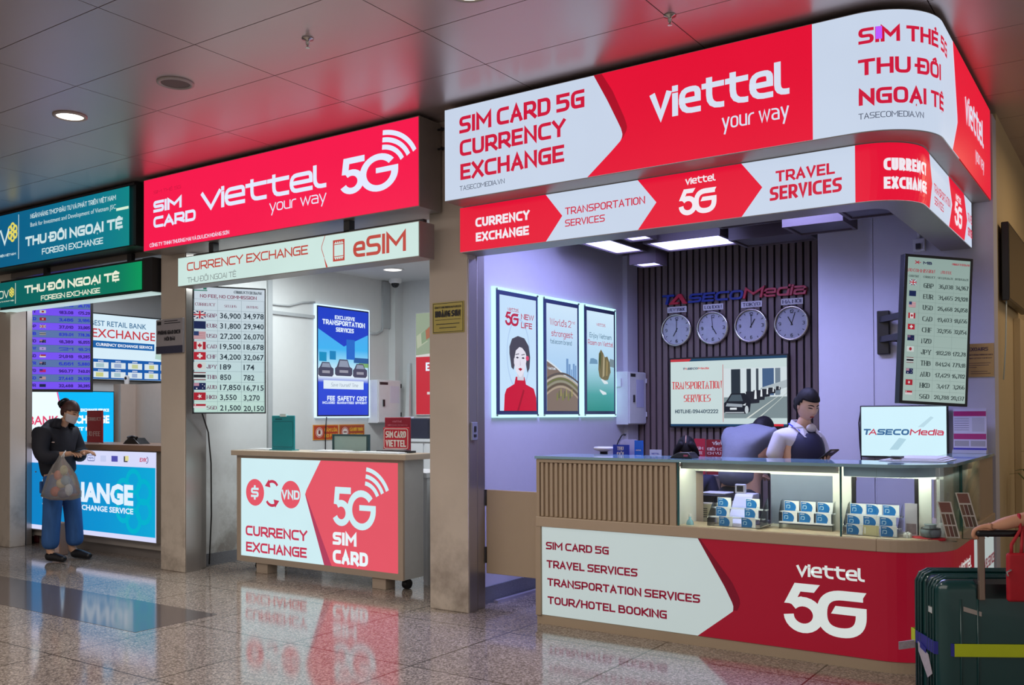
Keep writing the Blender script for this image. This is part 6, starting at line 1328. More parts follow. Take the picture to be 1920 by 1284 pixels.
# ---------------------------------------------------------------- hall ceiling fittings
def downlight(x, y, lit, label):
    r = thing('ceiling_downlight' if lit else 'ceiling_speaker', label, 'ceiling light' if lit else 'speaker', (x, y, 3.645))
    MB().lathe([(.118, 0), (.118, -.008), (.098, -.014), (.093, -.004)], (x, y, 3.655), 36).build('rim', pm('fitting_grey', (170, 160, 156), .4), r, smooth=True)
    MB().lathe([(.093, -.005), (.001, -.006)], (x, y, 3.655), 36, cap=False).build('diffuser' if lit else 'grille', em('lamp_warm', (255, 248, 226), 3.2) if lit else pm('speaker_mesh', (110, 98, 96), .7), r)
    if lit:
        d = bpy.data.lights.new('downlight', 'SPOT'); d.energy = 60; d.color = (1, .93, .82); d.spot_size = 2.2; d.spot_blend = .8; d.shadow_soft_size = .1
        o = bpy.data.objects.new('downlight_lamp', d); o.location = (x, y, 3.655); COL.objects.link(o); o.parent = r; o.location = (0, 0, -.03)
downlight(-6.52, 3.862, True, 'bright round warm downlight in the metal ceiling before the bank signs')
downlight(-2.91, 3.905, True, 'round downlight at the top edge above the white kiosk sign')
downlight(-5.304, 3.874, False, 'round unlit ceiling speaker in front of the red sign')
for x, y, lab in ((-4.047, 3.856, 'chrome fire sprinkler in the ceiling above the red 5G sign'), (-2.171, 4.77, 'small chrome sprinkler at a ceiling joint above the tall white and red kiosk sign')):
    r = thing('sprinkler', lab, 'sprinkler', (x, y, 3.6), 'ceiling sprinklers')
    MB().lathe([(.035, 0), (.035, -.006), (.012, -.012), (.012, -.03), (.008, -.043)], (x, y, 3.655), 16).build('body', M_chr, r, smooth=True)
    MB().lathe([(.004, -.043), (.004, -.052), (.013, -.053), (.013, -.056)], (x, y, 3.655), 16).build('deflector', M_chr, r)
# ================================================================ PEOPLE
M_skin = pm('skin', (206, 160, 132), .5, var=.05, scale=30, spec=.3); M_hair = pm('black_hair', (20, 17, 20), .62, var=.3, scale=60, bump=.25, stretch=(1, 1, .3), spec=.25)
def skin_mesh(chains, sub=1, root=0):
    """limbs grown around connected joints: chains of (x, y, z, r) or (x, y, z, rx, ry); equal points are shared"""
    idx = {}; vs = []; rad = []; es = []
    for ch in chains:
        prev = None
        for p in ch:
            k = tuple(round(c, 4) for c in p[:3])
            if k not in idx: idx[k] = len(vs); vs.append(p[:3]); rad.append((p[3], p[4] if len(p) > 4 else p[3]))
            i = idx[k]
            if prev is not None and prev != i: es.append((prev, i))
            prev = i
    me = bpy.data.meshes.new('s'); me.from_pydata(vs, es, []); o = bpy.data.objects.new('s', me); COL.objects.link(o)
    sk = o.modifiers.new('skin', 'SKIN'); sk.use_smooth_shade = True
    for i, r in enumerate(rad): me.skin_vertices[0].data[i].radius = r; me.skin_vertices[0].data[i].use_root = (i == root)
    s = o.modifiers.new('sub', 'SUBSURF'); s.levels = sub; s.render_levels = sub
    bpy.context.view_layer.update()
    ev = bpy.data.meshes.new_from_object(o.evaluated_get(bpy.context.evaluated_depsgraph_get()))
    out = [tuple(v.co) for v in ev.vertices], [tuple(p.vertices) for p in ev.polygons]
    bpy.data.objects.remove(o); bpy.data.meshes.remove(me); bpy.data.meshes.remove(ev)
    return out
def skin_part(name, chains, mat, parent, sub=2, extra=None):
    mb = MB(); mb.add(*skin_mesh(chains, sub))
    if extra: extra(mb)
    return mb.build(name, mat, parent, smooth=True)
HS = .90
def face_frame(center, yaw_dir, pitch=0.0, roll=0.0):
    f = Vector((yaw_dir[0], yaw_dir[1], 0)).normalized(); z = Vector((0, 0, 1)); x = f.cross(z)
    q = Quaternion(x, -pitch); f2 = q @ f; z2 = q @ z
    q2 = Quaternion(f2, roll); x2 = q2 @ x; z2 = q2 @ z2; c = Vector(center)
    return lambda p: c+(x2*p[0]+f2*p[1]+z2*p[2])*HS
def head_shape(t, a, k=1.0):
    st, ct = math.sin(t), math.cos(t)
    x, y, z = .074*st*math.cos(a), .096*st*math.sin(a), .118*ct
    zn = z/.118
    if zn < 0:
        x *= 1-.34*zn*zn; y *= (1-.10*zn*zn) if y > 0 else (1-.42*zn*zn)
    if k == 1.0 and y > 0:
        y += .021*math.exp(-(x/.011)**2-((z+.022)/.02)**2)+.006*math.exp(-(x/.008)**2-((z-.005)/.022)**2)
        y -= .009*math.exp(-((abs(x)-.030)/.014)**2-((z-.010)/.011)**2)
        y += .006*math.exp(-(x/.02)**2-((z+.098)/.014)**2)+.005*math.exp(-(x/.018)**2-((z+.06)/.010)**2)
        y -= .004*math.exp(-(x/.02)**2-((z+.078)/.007)**2)
        y += .004*math.exp(-((z-.030)/.010)**2-((abs(x)-.025)/.02)**2)
    return Vector((x*k, y*k, z*k))
def add_head(mb, F, s=1.0):
    n, m = 44, 34; vs = []
    for i in range(m+1):
        for j in range(n): vs.append(F(head_shape(PI*i/m, 2*PI*j/n)*s))
    mb.add(vs, [(i*n+j, (i+1)*n+j, (i+1)*n+(j+1)%n, i*n+(j+1)%n) for i in range(m) for j in range(n)])
    for sg in (-1, 1):
        vs = []
        for i in range(9):
            for j in range(10):
                t, a = PI*i/8, 2*PI*j/10; vs.append(F(Vector((sg*(.073+.010*math.sin(t)*math.cos(a)), -.006+.017*math.sin(t)*math.sin(a)-.006*math.cos(t), -.004+.030*math.cos(t)))*s))
        mb.add(vs, [(i*10+j, (i+1)*10+j, (i+1)*10+(j+1)%10, i*10+(j+1)%10) for i in range(8) for j in range(10)])
def add_hair(name, F, parent, mat, front=.055, side=.0, nape=-.07, k=1.10, extra=None, s=1.0):
    n, m = 40, 30; mb = MB(); vs = []
    for i in range(m+1):
        for j in range(n):
            p = head_shape(PI*i/m, 2*PI*j/n, k); p.y -= .006; p.z += .004
            w = .0022*math.sin(j*2.3+i*.9); p *= (1+w*4); vs.append((p, F(p*s)))
    fs = []
    for i in range(m):
        for j in range(n):
            q = (i*n+j, (i+1)*n+j, (i+1)*n+(j+1)%n, i*n+(j+1)%n); c = sum((vs[a][0] for a in q), Vector())/4
            lim = front+.25*abs(c.x)*(-1 if abs(c.x) < .03 else -.4) if c.y > .03 else (front+(nape-front)*min(1, max(0, (.03-c.y)/.06)))
            if c.z > lim: fs.append(q)
    mb.add([v[1] for v in vs], fs)
    if extra: extra(mb)
    return mb.build(name, mat, parent, smooth=True, solid=.006)
def face_y(x, z):
    t = math.acos(max(-1, min(1, z/.118))); best = (9, 0)
    for i in range(181):
        q = head_shape(t, PI*i/180)
        if abs(q.x-x) < best[0]: best = (abs(q.x-x), q.y)
    return best[1]
def add_face(F, parent, s=1.0, down=True, mouth=True):
    for sg in (-1, 1):
        m = MB(); n = 12
        vs = []
        for i in range(n):
            x, z = sg*.030+.0155*math.cos(2*PI*i/n), .009+(.0042 if down else .005)*math.sin(2*PI*i/n); vs.append(F(Vector((x, face_y(x, z)+.0022, z))*s))
        m.add(vs, [tuple(range(n))]); m.build('eye', pm('eye_dark', (40, 28, 26), .3), parent)
        MB().tube([F(Vector((sg*x, face_y(sg*x, z)+.0012, z))*s) for x, z in ((.012, .027), (.022, .032), (.034, .033), (.047, .027))], [.0028, .0036, .0034, .0016], n=6).build('eyebrow', M_hair, parent)
    if mouth:
        m = MB(); m.ball((0, 0, 0), .019, .006, .0065, n=12, m=8); m.v = [tuple(F((Vector(p)+Vector((0, face_y(0, -.06)-.001, -.061)))*s)) for p in m.v]
        m.build('lips', pm('lip_red', (156, 62, 66), .4), parent, smooth=True)
def hand_chains(wr, pd, nd, up_curl=.5, s=1.0, side=1, spread=1.0):
    """wrist point, palm direction, back-of-hand normal -> palm and five bent fingers; side = +1 puts the thumb along pd x nd"""
    w = Vector(wr); d = Vector(pd).normalized(); n = Vector(nd); n = (n-d*n.dot(d)).normalized(); t = d.cross(n)*side
    P = lambda v, r, r2=None: (v.x, v.y, v.z, r*s)+((r2*s,) if r2 else ())
    palm = w+d*.055*s; ch = [[P(w, .022), P(palm, .030, .018)]]
    for k, (o, L) in enumerate(((.027, .072), (.009, .080), (-.010, .075), (-.027, .058))):
        k0 = w+d*(.088-.004*abs(k-1))*s+t*o*s*spread; a = up_curl*(.8+.12*k)
        d1 = d*math.cos(a)-n*math.sin(a); d2 = d*math.cos(a*2.1)-n*math.sin(a*2.1); d3 = d*math.cos(a*2.9)-n*math.sin(a*2.9)
        k1 = k0+d1*L*.45*s; k2 = k1+d2*L*.32*s; k3 = k2+d3*L*.23*s
        ch.append([P(palm, .030, .018), P(k0, .0098), P(k1, .0088), P(k2, .0080), P(k3, .0066)])
    t0 = w+d*.03*s+t*.030*s-n*.004*s; t1 = t0+(d*.6+t*.75-n*.35).normalized()*.036*s; t2 = t1+(d*.9+t*.25-n*.5).normalized()*.028*s
    ch.append([P(palm, .030, .018), P(t0, .0135), P(t1, .0105), P(t2, .0085)])
    return ch
def dressed(F2, base):
    """local (forward, right, up) -> world for a standing figure"""
    f = Vector((F2[0], F2[1], 0)).normalized(); r = Vector((f.y, -f.x, 0)); b = Vector(base)
    return (lambda fw, rt, up: tuple(b+f*fw+r*rt+Vector((0, 0, up)))), f, r

# ---- the masked person at the bank counter
T, f, rr = dressed((.96, .28), (-9.15, 5.33, 0))
P = thing('person', 'person in dark jacket, blue jeans and face mask standing at the bank counter', 'person', (-9.15, 5.33, 0))
J = lambda fw, rt, up, *r: T(fw, rt, up)+r
hd = T(.12, 0, 1.495); HF = face_frame(hd, f, .34)
rw = T(.25, .17, 1.085); lw = T(.25, -.04, 1.09)
chains = [[J(-.02, 0, .88, .12, .15), J(-.05, 0, 1.05, .11, .14), J(-.07, 0, 1.22, .12, .16), J(-.03, 0, 1.335, .06, .09), J(.03, 0, 1.39, .048), J(.085, 0, 1.45, .05)],
          [J(-.07, 0, 1.22, .12, .16), J(-.05, .17, 1.29, .055), J(.0, .23, 1.06, .044), rw+(.028,)], [J(-.07, 0, 1.22, .12, .16), J(-.05, -.17, 1.29, .055), J(.02, -.22, 1.06, .044), lw+(.028,)],
          [J(-.02, 0, .88, .12, .15), J(-.02, .09, .80, .085), J(.0, .10, .46, .058), J(-.03, .11, .09, .042), J(.08, .12, .035, .035)], [J(-.02, 0, .88, .12, .15), J(-.02, -.09, .80, .085), J(.03, -.11, .46, .058), J(.02, -.13, .09, .042), J(.13, -.13, .035, .035)]]
for w_, sd in ((rw, -1), (lw, 1)): chains += hand_chains(w_, f+Vector((0, 0, .10)), Vector((0, 0, 1)), .42, 1.0, sd)
skin_part('body', chains, M_skin, P, 1, lambda mb: add_head(mb, HF))
hairm = pm('brown_streaked_hair', (70, 40, 36), .5, var=.6, scale=40)
def bun(mb):
    for p, r in (((0, -.115, .075), .046), ((.02, -.135, .06), .036), ((-.02, -.13, .09), .034), ((0, -.10, .10), .034)): mb.ball(HF(Vector(p)), r, n=12, m=8)
hr = add_hair('hair', HF, P, hairm, front=.045, nape=-.05, k=1.13)
m = MB(); bun(m); m.build('hair_bun', M_hair, P, smooth=True)
MB().tube([HF(Vector((.088*math.cos(a), -.098+.0*a, .06+.05*math.sin(a)))) for a in [2*PI*i/14 for i in range(15)]], .007).build('hair_band', M_blk, P, smooth=True)
add_face(HF, P, mouth=False)
m = MB(); n = 14; vs = []
for i in range(9):
    z = -.012-.095*i/8
    for j in range(n+1):
        a = PI*(.06+.88*j/n); x = .080*math.cos(a)*(1-.25*(i/8)**2); y = .104*math.sin(a)*(1-.10*(i/8))+.012*math.exp(-(x/.02)**2)*(1-i/8); vs.append(HF(Vector((x, y, z+.012*abs(math.cos(a))))))
m.add(vs, [(i*(n+1)+j, i*(n+1)+j+1, (i+1)*(n+1)+j+1, (i+1)*(n+1)+j) for i in range(8) for j in range(n)])
for sg in (-1, 1): m.tube([HF(Vector((sg*.078, .02, -.03))), HF(Vector((sg*.082, -.01, .0))), HF(Vector((sg*.078, -.02, -.02)))], .0025, n=5)
m.build('face_mask', pm('mask_white', (206, 200, 204), .7), P, smooth=True, solid=.002)
M_jk = pm('jacket_navy', (26, 28, 40), .75, var=.15, scale=25, bump=.2)
skin_part('jacket', [[J(.0, 0, .82, .175, .185), J(-.04, 0, .95, .17, .185), J(-.07, 0, 1.14, .17, .20), J(-.06, 0, 1.27, .155, .20), J(-.02, 0, 1.36, .115, .13), J(.03, 0, 1.405, .07, .078)],
    [J(-.06, 0, 1.27, .155, .20), J(-.055, .19, 1.285, .10), J(-.03, .245, 1.14, .092), J(.02, .24, 1.04, .086), J(.12, .205, 1.055, .07), J(.195, .185, 1.07, .055)],
    [J(-.06, 0, 1.27, .155, .20), J(-.055, -.19, 1.285, .10), J(.0, -.235, 1.12, .09), J(.05, -.2, 1.04, .08), J(.14, -.11, 1.06, .066), J(.20, -.06, 1.075, .055)]], M_jk, P)
m = MB()
for i in range(10):
    a0, a1 = -2.3+4.6*i/10, -2.3+4.6*(i+1)/10
    q = [T(.02-.085*math.cos(a), .085*math.sin(a), z) if z > 1.39 else T(-.0-.125*math.cos(a), .13*math.sin(a), z) for a in (a0, a1) for z in (1.43, 1.345)]
    m.add(q, [(0, 1, 3, 2)])
m.build('collar', M_jk, P, solid=.012, smooth=True)
MB().ball(T(.10, .205, 1.20), .03, .006, .006, n=8, m=6).build('chest_mark', pm('pale_print', (214, 190, 186), .5), P)
for z in (1.30, .90): MB().ball(T(-.21+.03*(z < 1), .14, z), .008, n=8, m=6).build('metal_button', M_chr, P)
M_jn = pm('jeans_blue', (52, 96, 156), .8, var=.35, scale=9, bump=.35, stretch=(3, 3, .8)); M_jn2 = pm('jeans_blue_far', (30, 66, 150), .8, var=.3, scale=9, bump=.35)
skin_part('trousers', [[J(-.01, 0, .93, .145, .155), J(-.01, 0, .82, .14, .15), J(-.01, .085, .76, .105), J(-.01, .10, .5, .092), J(-.02, .11, .25, .088), J(-.02, .115, .11, .092)], [J(-.01, 0, .82, .14, .15), J(.02, -.09, .76, .105), J(.05, -.11, .5, .092), J(.06, -.125, .25, .09), J(.06, -.13, .12, .094)]], M_jn, P)
MB().box(-9.30, -9.27, 5.19, 5.26, .68, .80).build('rear_pocket', M_jn, P, bevel=.008)
for q, (fw, rt) in enumerate(((-.02, .115), (.07, -.13))):
    m = MB(); m.add(*skin_mesh([[J(fw-.06, rt, .055, .045, .05), J(fw+.03, rt, .055, .047, .05), J(fw+.12, rt, .042, .043, .04), J(fw+.20, rt+.01, .034, .032, .03)]], 2))
    m.build('shoe', pm('shoe_black', (20, 20, 24), .4), P, smooth=True)
ph = Vector(rw)+f*.115+Vector((0, 0, .035))
r = thing('smartphone', 'dark smartphone held by the masked person at the bank counter', 'phone', ph)
ff = (lambda o, a, b, c: lambda u, v, w=0.0: o+a*u+b*v+c*w)(ph, (f+Vector((0, 0, .18))).normalized(), rr, Vector((0, 0, 1)))
MB().fbox(ff, -.05, .10, -.036, .036, -.005, .004).build('case', M_blk, r, bevel=.003); MB().patch(ff, -.032, .032, -.045, .095, .0046).build('screen', pm('phone_glass', (60, 66, 84), .1), r)
r = thing('plastic_bag', 'translucent plastic shopping bag of colourful goods on the masked person\'s wrist', 'bag', T(.265, .27, .642))
GB = glass('bag_film', (0.86, 0.86, 0.85), refl=1.0, rough=.2, frost=.2, frost_c=(.78, .74, .72))
bc = Vector(T(.265, .27, 0)); m = MB(); n = 28; vs = []
prof = [(.02, 1.075), (.045, 1.03), (.085, .98), (.13, .90), (.17, .80), (.195, .72), (.19, .665), (.13, .645), (.002, .642)]
rng = random.Random(2)
for k, (r0, z) in enumerate(prof):
    for j in range(n):
        a = 2*PI*j/n; wob = 1+.09*math.sin(3*a+k*.7)+.05*math.sin(7*a-k); q = bc+f*(r0*1.12*math.cos(a)*wob-.02*(1.07-z))+rr*(r0*.52*math.sin(a)*wob)+Vector((0, 0, z+.006*math.sin(5*a))); vs.append(q)
m.add(vs, [(i*n+j, i*n+(j+1)%n, (i+1)*n+(j+1)%n, (i+1)*n+j) for i in range(len(prof)-1) for j in range(n)]); m.build('film', GB, r, smooth=True)
for k, (du, dv, z, sx, sz, c) in enumerate(((-.07, 0, .72, .06, .05, (196, 92, 70)), (.03, .01, .70, .06, .045, (70, 70, 110)), (.09, 0, .74, .04, .06, (190, 196, 206)), (-.01, -.01, .80, .06, .05, (206, 190, 150)), (.05, .0, .83, .05, .05, (120, 150, 170)), (-.04, 0, .88, .045, .05, (214, 120, 90)), (.03, 0, .93, .04, .05, (206, 196, 150)))):
    q = bc+f*du+rr*dv+Vector((0, 0, z)); m = MB(); m.ball((0, 0, 0), sx, .035, sz, n=10, m=7)
    m.v = [tuple(q+f*p[0]+rr*p[1]+Vector((0, 0, p[2]))) for p in m.v]; m.build('goods', pm('goods_%d' % k, c, .5, var=.5, scale=30), r, smooth=True)
MB().tube([bc+Vector((0, 0, 1.06)), Vector(rw)-f*.03+Vector((0, 0, .03)), Vector(rw)-f*.02+rr*.03, bc+f*.03+Vector((0, 0, 1.06))], .006).build('handles', pm('wrap_white', (206, 206, 204), .25), r, smooth=True)

# ---- the attendant with a phone
T, f, rr = dressed((.87, -.50), (-1.97, 6.42, 0)); J = lambda fw, rt, up, *r: T(fw, rt, up)+r
P = thing('person', 'attendant in navy vest and white shirt looking at a phone behind the glass case', 'person', (-1.97, 6.42, 0))
hd = T(.06, 0, 1.508); HF = face_frame(hd, Vector((.78, -.63, 0)), .38)
rw = T(.25, .13, 1.115); lw = T(.22, -.13, 1.06)
chains = [[J(0, 0, .90, .11, .15), J(-.01, 0, 1.08, .10, .13), J(-.02, 0, 1.25, .10, .15), J(.0, 0, 1.335, .05, .075), J(.02, 0, 1.38, .046), J(.045, 0, 1.44, .048)],
          [J(-.02, 0, 1.25, .10, .15), J(-.03, .165, 1.285, .05), J(-.06, .20, 1.07, .040), rw+(.024,)], [J(-.02, 0, 1.25, .10, .15), J(-.02, -.165, 1.285, .05), J(.0, -.2, 1.06, .04), lw+(.024,)],
          [J(0, 0, .90, .11, .15), J(0, .085, .83, .08), J(.01, .09, .47, .052), J(-.01, .09, .08, .036), J(.1, .1, .03, .03)], [J(0, 0, .90, .11, .15), J(0, -.085, .83, .08), J(.01, -.09, .47, .052), J(-.01, -.09, .08, .036), J(.1, -.1, .03, .03)]]
chains += hand_chains(rw, f+Vector((.0, 0, .22)), -rr*.3+Vector((0, 0, -1)), .35, .95, 1); chains += hand_chains(lw, f, Vector((0, 0, 1)), .4, .95, 1)
skin_part('body', chains, pm('skin_pale', (214, 172, 150), .5, var=.04, scale=30, spec=.3), P, 1, lambda mb: add_head(mb, HF))
add_hair('hair', HF, P, M_hair, front=.062, nape=-.075, k=1.09)
m = MB(); m.ball(HF(Vector((0, -.105, -.01))), .042, n=14, m=10); m.ball(HF(Vector((0, -.115, -.05))), .032, n=12, m=8); m.build('hair_bun', M_hair, P, smooth=True)
add_face(HF, P)
M_vs = pm('vest_navy', (24, 26, 62), .7, var=.1, scale=30); M_sh = pm('shirt_white', (206, 204, 216), .7, var=.05, bump=.2, scale=20)
skin_part('shirt', [[J(-.02, 0, 1.20, .09, .12), J(-.02, 0, 1.27, .085, .135), J(.005, 0, 1.345, .062, .075), J(.018, 0, 1.378, .054, .058)], [J(-.02, 0, 1.27, .085, .135), J(-.03, .165, 1.285, .064), J(-.05, .19, 1.19, .062), J(-.058, .195, 1.135, .062)], [J(-.02, 0, 1.27, .085, .135), J(-.02, -.165, 1.285, .064), J(-.01, -.19, 1.19, .062), J(-.005, -.195, 1.13, .062)]], M_sh, P)
skin_part('vest', [[J(.0, 0, .80, .165, .19), J(-.01, 0, .95, .15, .175), J(.0, 0, 1.08, .142, .168), J(.005, 0, 1.19, .155, .182), J(-.005, 0, 1.28, .14, .165), J(-.01, 0, 1.345, .085, .105)]], M_vs, P)
m = MB()
for sg in (-1, 1): m.add([T(.015, sg*.068, 1.395), T(.075, sg*.055, 1.365), T(.125, sg*.02, 1.285), T(.11, sg*.075, 1.295), T(.03, sg*.085, 1.36)], [(0, 1, 2, 3, 4)])
m.add([T(-.06, -.03, 1.41), T(-.06, .03, 1.41), T(.015, .068, 1.395), T(.03, .085, 1.36), T(-.07, .05, 1.36), T(-.07, -.05, 1.36), T(.03, -.085, 1.36), T(.015, -.068, 1.395)], [(0, 1, 4, 5), (1, 2, 3, 4), (0, 5, 6, 7)]); m.build('collar', M_sh, P, solid=.006)
MB().tube([T(-.04, .075, 1.385), T(.06, .075, 1.34), T(.125, .05, 1.22), T(.15, .01, 1.08), T(.125, -.03, 1.22), T(.06, -.075, 1.34)], .005, n=6).build('lanyard', pm('lanyard_blue', (40, 56, 190), .5), P, smooth=True)
m = MB(); m.ball((0, 0, 0), .042, .022, .028, n=12, m=8); cc = Vector(T(.095, .0, 1.355)); m.v = [tuple(cc+f*p[1]+rr*p[0]+Vector((0, 0, p[2]))) for p in m.v]; m.build('lowered_mask', pm('mask_white', (206, 200, 204), .7), P, smooth=True)
skin_part('trousers', [[J(0, 0, .88, .13, .16), J(0, 0, .82, .12, .15), J(0, .085, .76, .095), J(.01, .09, .47, .07), J(-.01, .09, .09, .065)], [J(0, 0, .82, .12, .15), J(0, -.085, .76, .095), J(.01, -.09, .47, .07), J(-.01, -.09, .09, .065)]], M_vs, P)
for sg in (-1, 1):
    m = MB(); m.add(*skin_mesh([[J(-.06, sg*.09, .04, .036), J(.03, sg*.09, .04, .038), J(.13, sg*.1, .03, .028)]], 1)); m.build('shoe', pm('shoe_black', (20, 20, 24), .4), P, smooth=True)
ph = Vector(rw)+f*.11+Vector((0, 0, .062))
r = thing('smartphone', 'smartphone held in the hand of the attendant in the navy vest', 'phone', ph)
dn = (f*.9-Vector((0, 0, -.55))).normalized(); nn = (Vector((0, 0, 1))-f*.6).normalized(); nn = (nn-dn*nn.dot(dn)).normalized()
ff = (lambda o, a, b, c: lambda u, v, w=0.0: o+a*u+b*v+c*w)(ph, dn, dn.cross(nn)*-1, nn)
MB().fbox(ff, -.06, .09, -.036, .036, -.006, .004).build('case', M_blk, r, bevel=.003); MB().patch(ff, -.033, .033, -.055, .086, .0046).build('screen', pm('phone_glass_white', (150, 150, 160), .1), r)
MB().fbox(ff, .068, .088, -.03, -.006, -.0085, -.006).build('camera_block', M_chr, r)

# ---- the bending person seen from behind
T, f, rr = dressed((.22, 1.0), (-2.50, 6.65, 0)); J = lambda fw, rt, up, *r: T(fw, rt, up)+r
P = thing('person', 'person in a blue grey shirt bending over, seen from behind under the wall TV', 'person', (-2.50, 6.65, 0))
hd = T(.37, -.03, 1.325); HF = face_frame(hd, f, .95)
chains = [[J(.0, 0, .93, .12, .16), J(.04, 0, 1.08, .115, .145), J(.14, 0, 1.21, .11, .16), J(.27, 0, 1.275, .06, .09), J(.33, 0, 1.30, .05)],
          [J(.14, 0, 1.21, .11, .16), J(.21, .17, 1.235, .055), J(.36, .23, 1.06, .045), J(.46, .14, .97, .03)], [J(.14, 0, 1.21, .11, .16), J(.21, -.17, 1.235, .055), J(.36, -.23, 1.06, .045), J(.46, -.14, .97, .03)],
          [J(.0, 0, .93, .12, .16), J(-.01, .09, .86, .09), J(.0, .1, .48, .06), J(-.02, .1, .08, .04), J(.1, .1, .03, .03)], [J(.0, 0, .93, .12, .16), J(-.01, -.09, .86, .09), J(.0, -.1, .48, .06), J(-.02, -.1, .08, .04), J(.1, -.1, .03, .03)]]
chains += hand_chains(T(.46, .14, .97), f, Vector((0, 0, 1)), .4, 1, -1); chains += hand_chains(T(.46, -.14, .97), f, Vector((0, 0, 1)), .4, 1, 1)
skin_part('body', chains, M_skin, P, 1, lambda mb: add_head(mb, HF))
add_hair('hair', HF, P, M_hair, front=.05, nape=-.085, k=1.10); add_face(HF, P)
M_bs = pm('shirt_slate', (112, 116, 132), .75, var=.08, scale=14, bump=.35)
skin_part('shirt', [[J(-.03, 0, .90, .15, .19), J(-.01, 0, 1.02, .135, .18), J(.04, 0, 1.14, .125, .18), J(.11, 0, 1.235, .11, .165), J(.19, 0, 1.285, .085, .13), J(.28, 0, 1.30, .06, .066)],
    [J(.11, 0, 1.235, .11, .165), J(.17, .165, 1.285, .088), J(.22, .225, 1.16, .074), J(.30, .235, 1.05, .066), J(.43, .16, .985, .05)], [J(.11, 0, 1.235, .11, .165), J(.17, -.165, 1.285, .088), J(.22, -.225, 1.16, .074), J(.30, -.235, 1.05, .066), J(.43, -.16, .985, .05)]], M_bs, P)
M_tr = pm('trousers_dark', (24, 24, 40), .75)
skin_part('trousers', [[J(.0, 0, .94, .145, .18), J(-.01, 0, .86, .14, .17), J(-.01, .09, .80, .105), J(.0, .1, .48, .08), J(-.02, .1, .09, .07)], [J(-.01, 0, .86, .14, .17), J(-.01, -.09, .80, .105), J(.0, -.1, .48, .08), J(-.02, -.1, .09, .07)]], M_tr, P)
for sg in (-1, 1):
    m = MB(); m.add(*skin_mesh([[J(-.07, sg*.1, .04, .038), J(.03, sg*.1, .04, .04), J(.14, sg*.1, .03, .03)]], 1)); m.build('shoe', pm('shoe_black', (20, 20, 24), .4), P, smooth=True)

# ---- the seated person, only the head above the counter
T, f, rr = dressed((.38, -1.0), (-3.0, 6.86, 0)); J = lambda fw, rt, up, *r: T(fw, rt, up)+r
r = thing('stool', 'dark stool under the seated person behind the kiosk desk', 'stool', (-3.0, 6.86, 0))
MB().lathe([(.17, .42), (.18, .44), (.17, .465), (.001, .468)], (-3.0, 6.86, 0), 24).build('seat', M_blk, r, smooth=True); MB().lathe([(.2, 0), (.2, .02), (.025, .03), (.025, .42)], (-3.0, 6.86, 0), 20).build('pedestal', M_dark, r)
P = thing('person', 'seated person with centre parted black hair looking down behind the kiosk counter', 'person', (-3.0, 6.86, 0))
hd = T(.10, 0, 1.165); HF = face_frame(hd, f, .45)
chains = [[J(0, 0, .56, .12, .15), J(.0, 0, .72, .105, .14), J(.01, 0, .89, .11, .155), J(.03, 0, .985, .06, .08), J(.06, 0, 1.06, .048), J(.08, 0, 1.11, .05)],
          [J(.01, 0, .89, .11, .155), J(.02, .165, .93, .05), J(.08, .21, .74, .04), J(.29, .12, .742, .026)], [J(.01, 0, .89, .11, .155), J(.02, -.165, .93, .05), J(.08, -.21, .74, .04), J(.29, -.12, .742, .026)],
          [J(0, 0, .56, .12, .15), J(.08, .09, .54, .08), J(.38, .1, .52, .06), J(.36, .1, .10, .04), J(.46, .1, .03, .03)], [J(0, 0, .56, .12, .15), J(.08, -.09, .54, .08), J(.38, -.1, .52, .06), J(.36, -.1, .10, .04), J(.46, -.1, .03, .03)]]
chains += hand_chains(T(.29, .12, .742), f, Vector((0, 0, 1)), .3, .95, -1); chains += hand_chains(T(.29, -.12, .742), f, Vector((0, 0, 1)), .3, .95, 1)
skin_part('body', chains, M_skin, P, 1, lambda mb: add_head(mb, HF))
def locks(mb):
    for sg in (-1, 1): mb.add(*skin_mesh([[tuple(HF(Vector((sg*.02, .05, .115))))+(.03,), tuple(HF(Vector((sg*.075, .055, .05))))+(.026,), tuple(HF(Vector((sg*.085, .04, -.04))))+(.026,), tuple(HF(Vector((sg*.08, .01, -.15))))+(.02,)]], 1))
add_hair('hair', HF, P, M_hair, front=.045, nape=-.10, k=1.13, extra=locks)
add_face(HF, P)
MB().tube([HF(Vector((0, .07, .118))), HF(Vector((0, .03, .138))), HF(Vector((0, -.02, .142)))], .0026, n=6).build('hair_parting', M_skin, P)
skin_part('blouse', [[J(0, 0, .54, .14, .17), J(.0, 0, .72, .12, .155), J(.01, 0, .89, .12, .165), J(.025, 0, .975, .07, .09)], [J(.01, 0, .89, .12, .165), J(.02, .175, .93, .068), J(.07, .21, .76, .06), J(.18, .16, .742, .045)], [J(.01, 0, .89, .12, .165), J(.02, -.175, .93, .068), J(.07, -.21, .76, .06), J(.18, -.16, .742, .045)]], M_vs, P)
skin_part('trousers', [[J(0, 0, .60, .14, .17), J(.07, .09, .55, .10), J(.38, .1, .525, .078), J(.36, .1, .11, .06)], [J(0, 0, .60, .14, .17), J(.07, -.09, .55, .10), J(.38, -.1, .525, .078), J(.36, -.1, .11, .06)]], M_tr, P)
for sg in (-1, 1):
    m = MB(); m.add(*skin_mesh([[J(.30, sg*.1, .04, .036), J(.38, sg*.1, .04, .038), J(.47, sg*.1, .03, .028)]], 1)); m.build('shoe', pm('shoe_black', (20, 20, 24), .4), P, smooth=True)

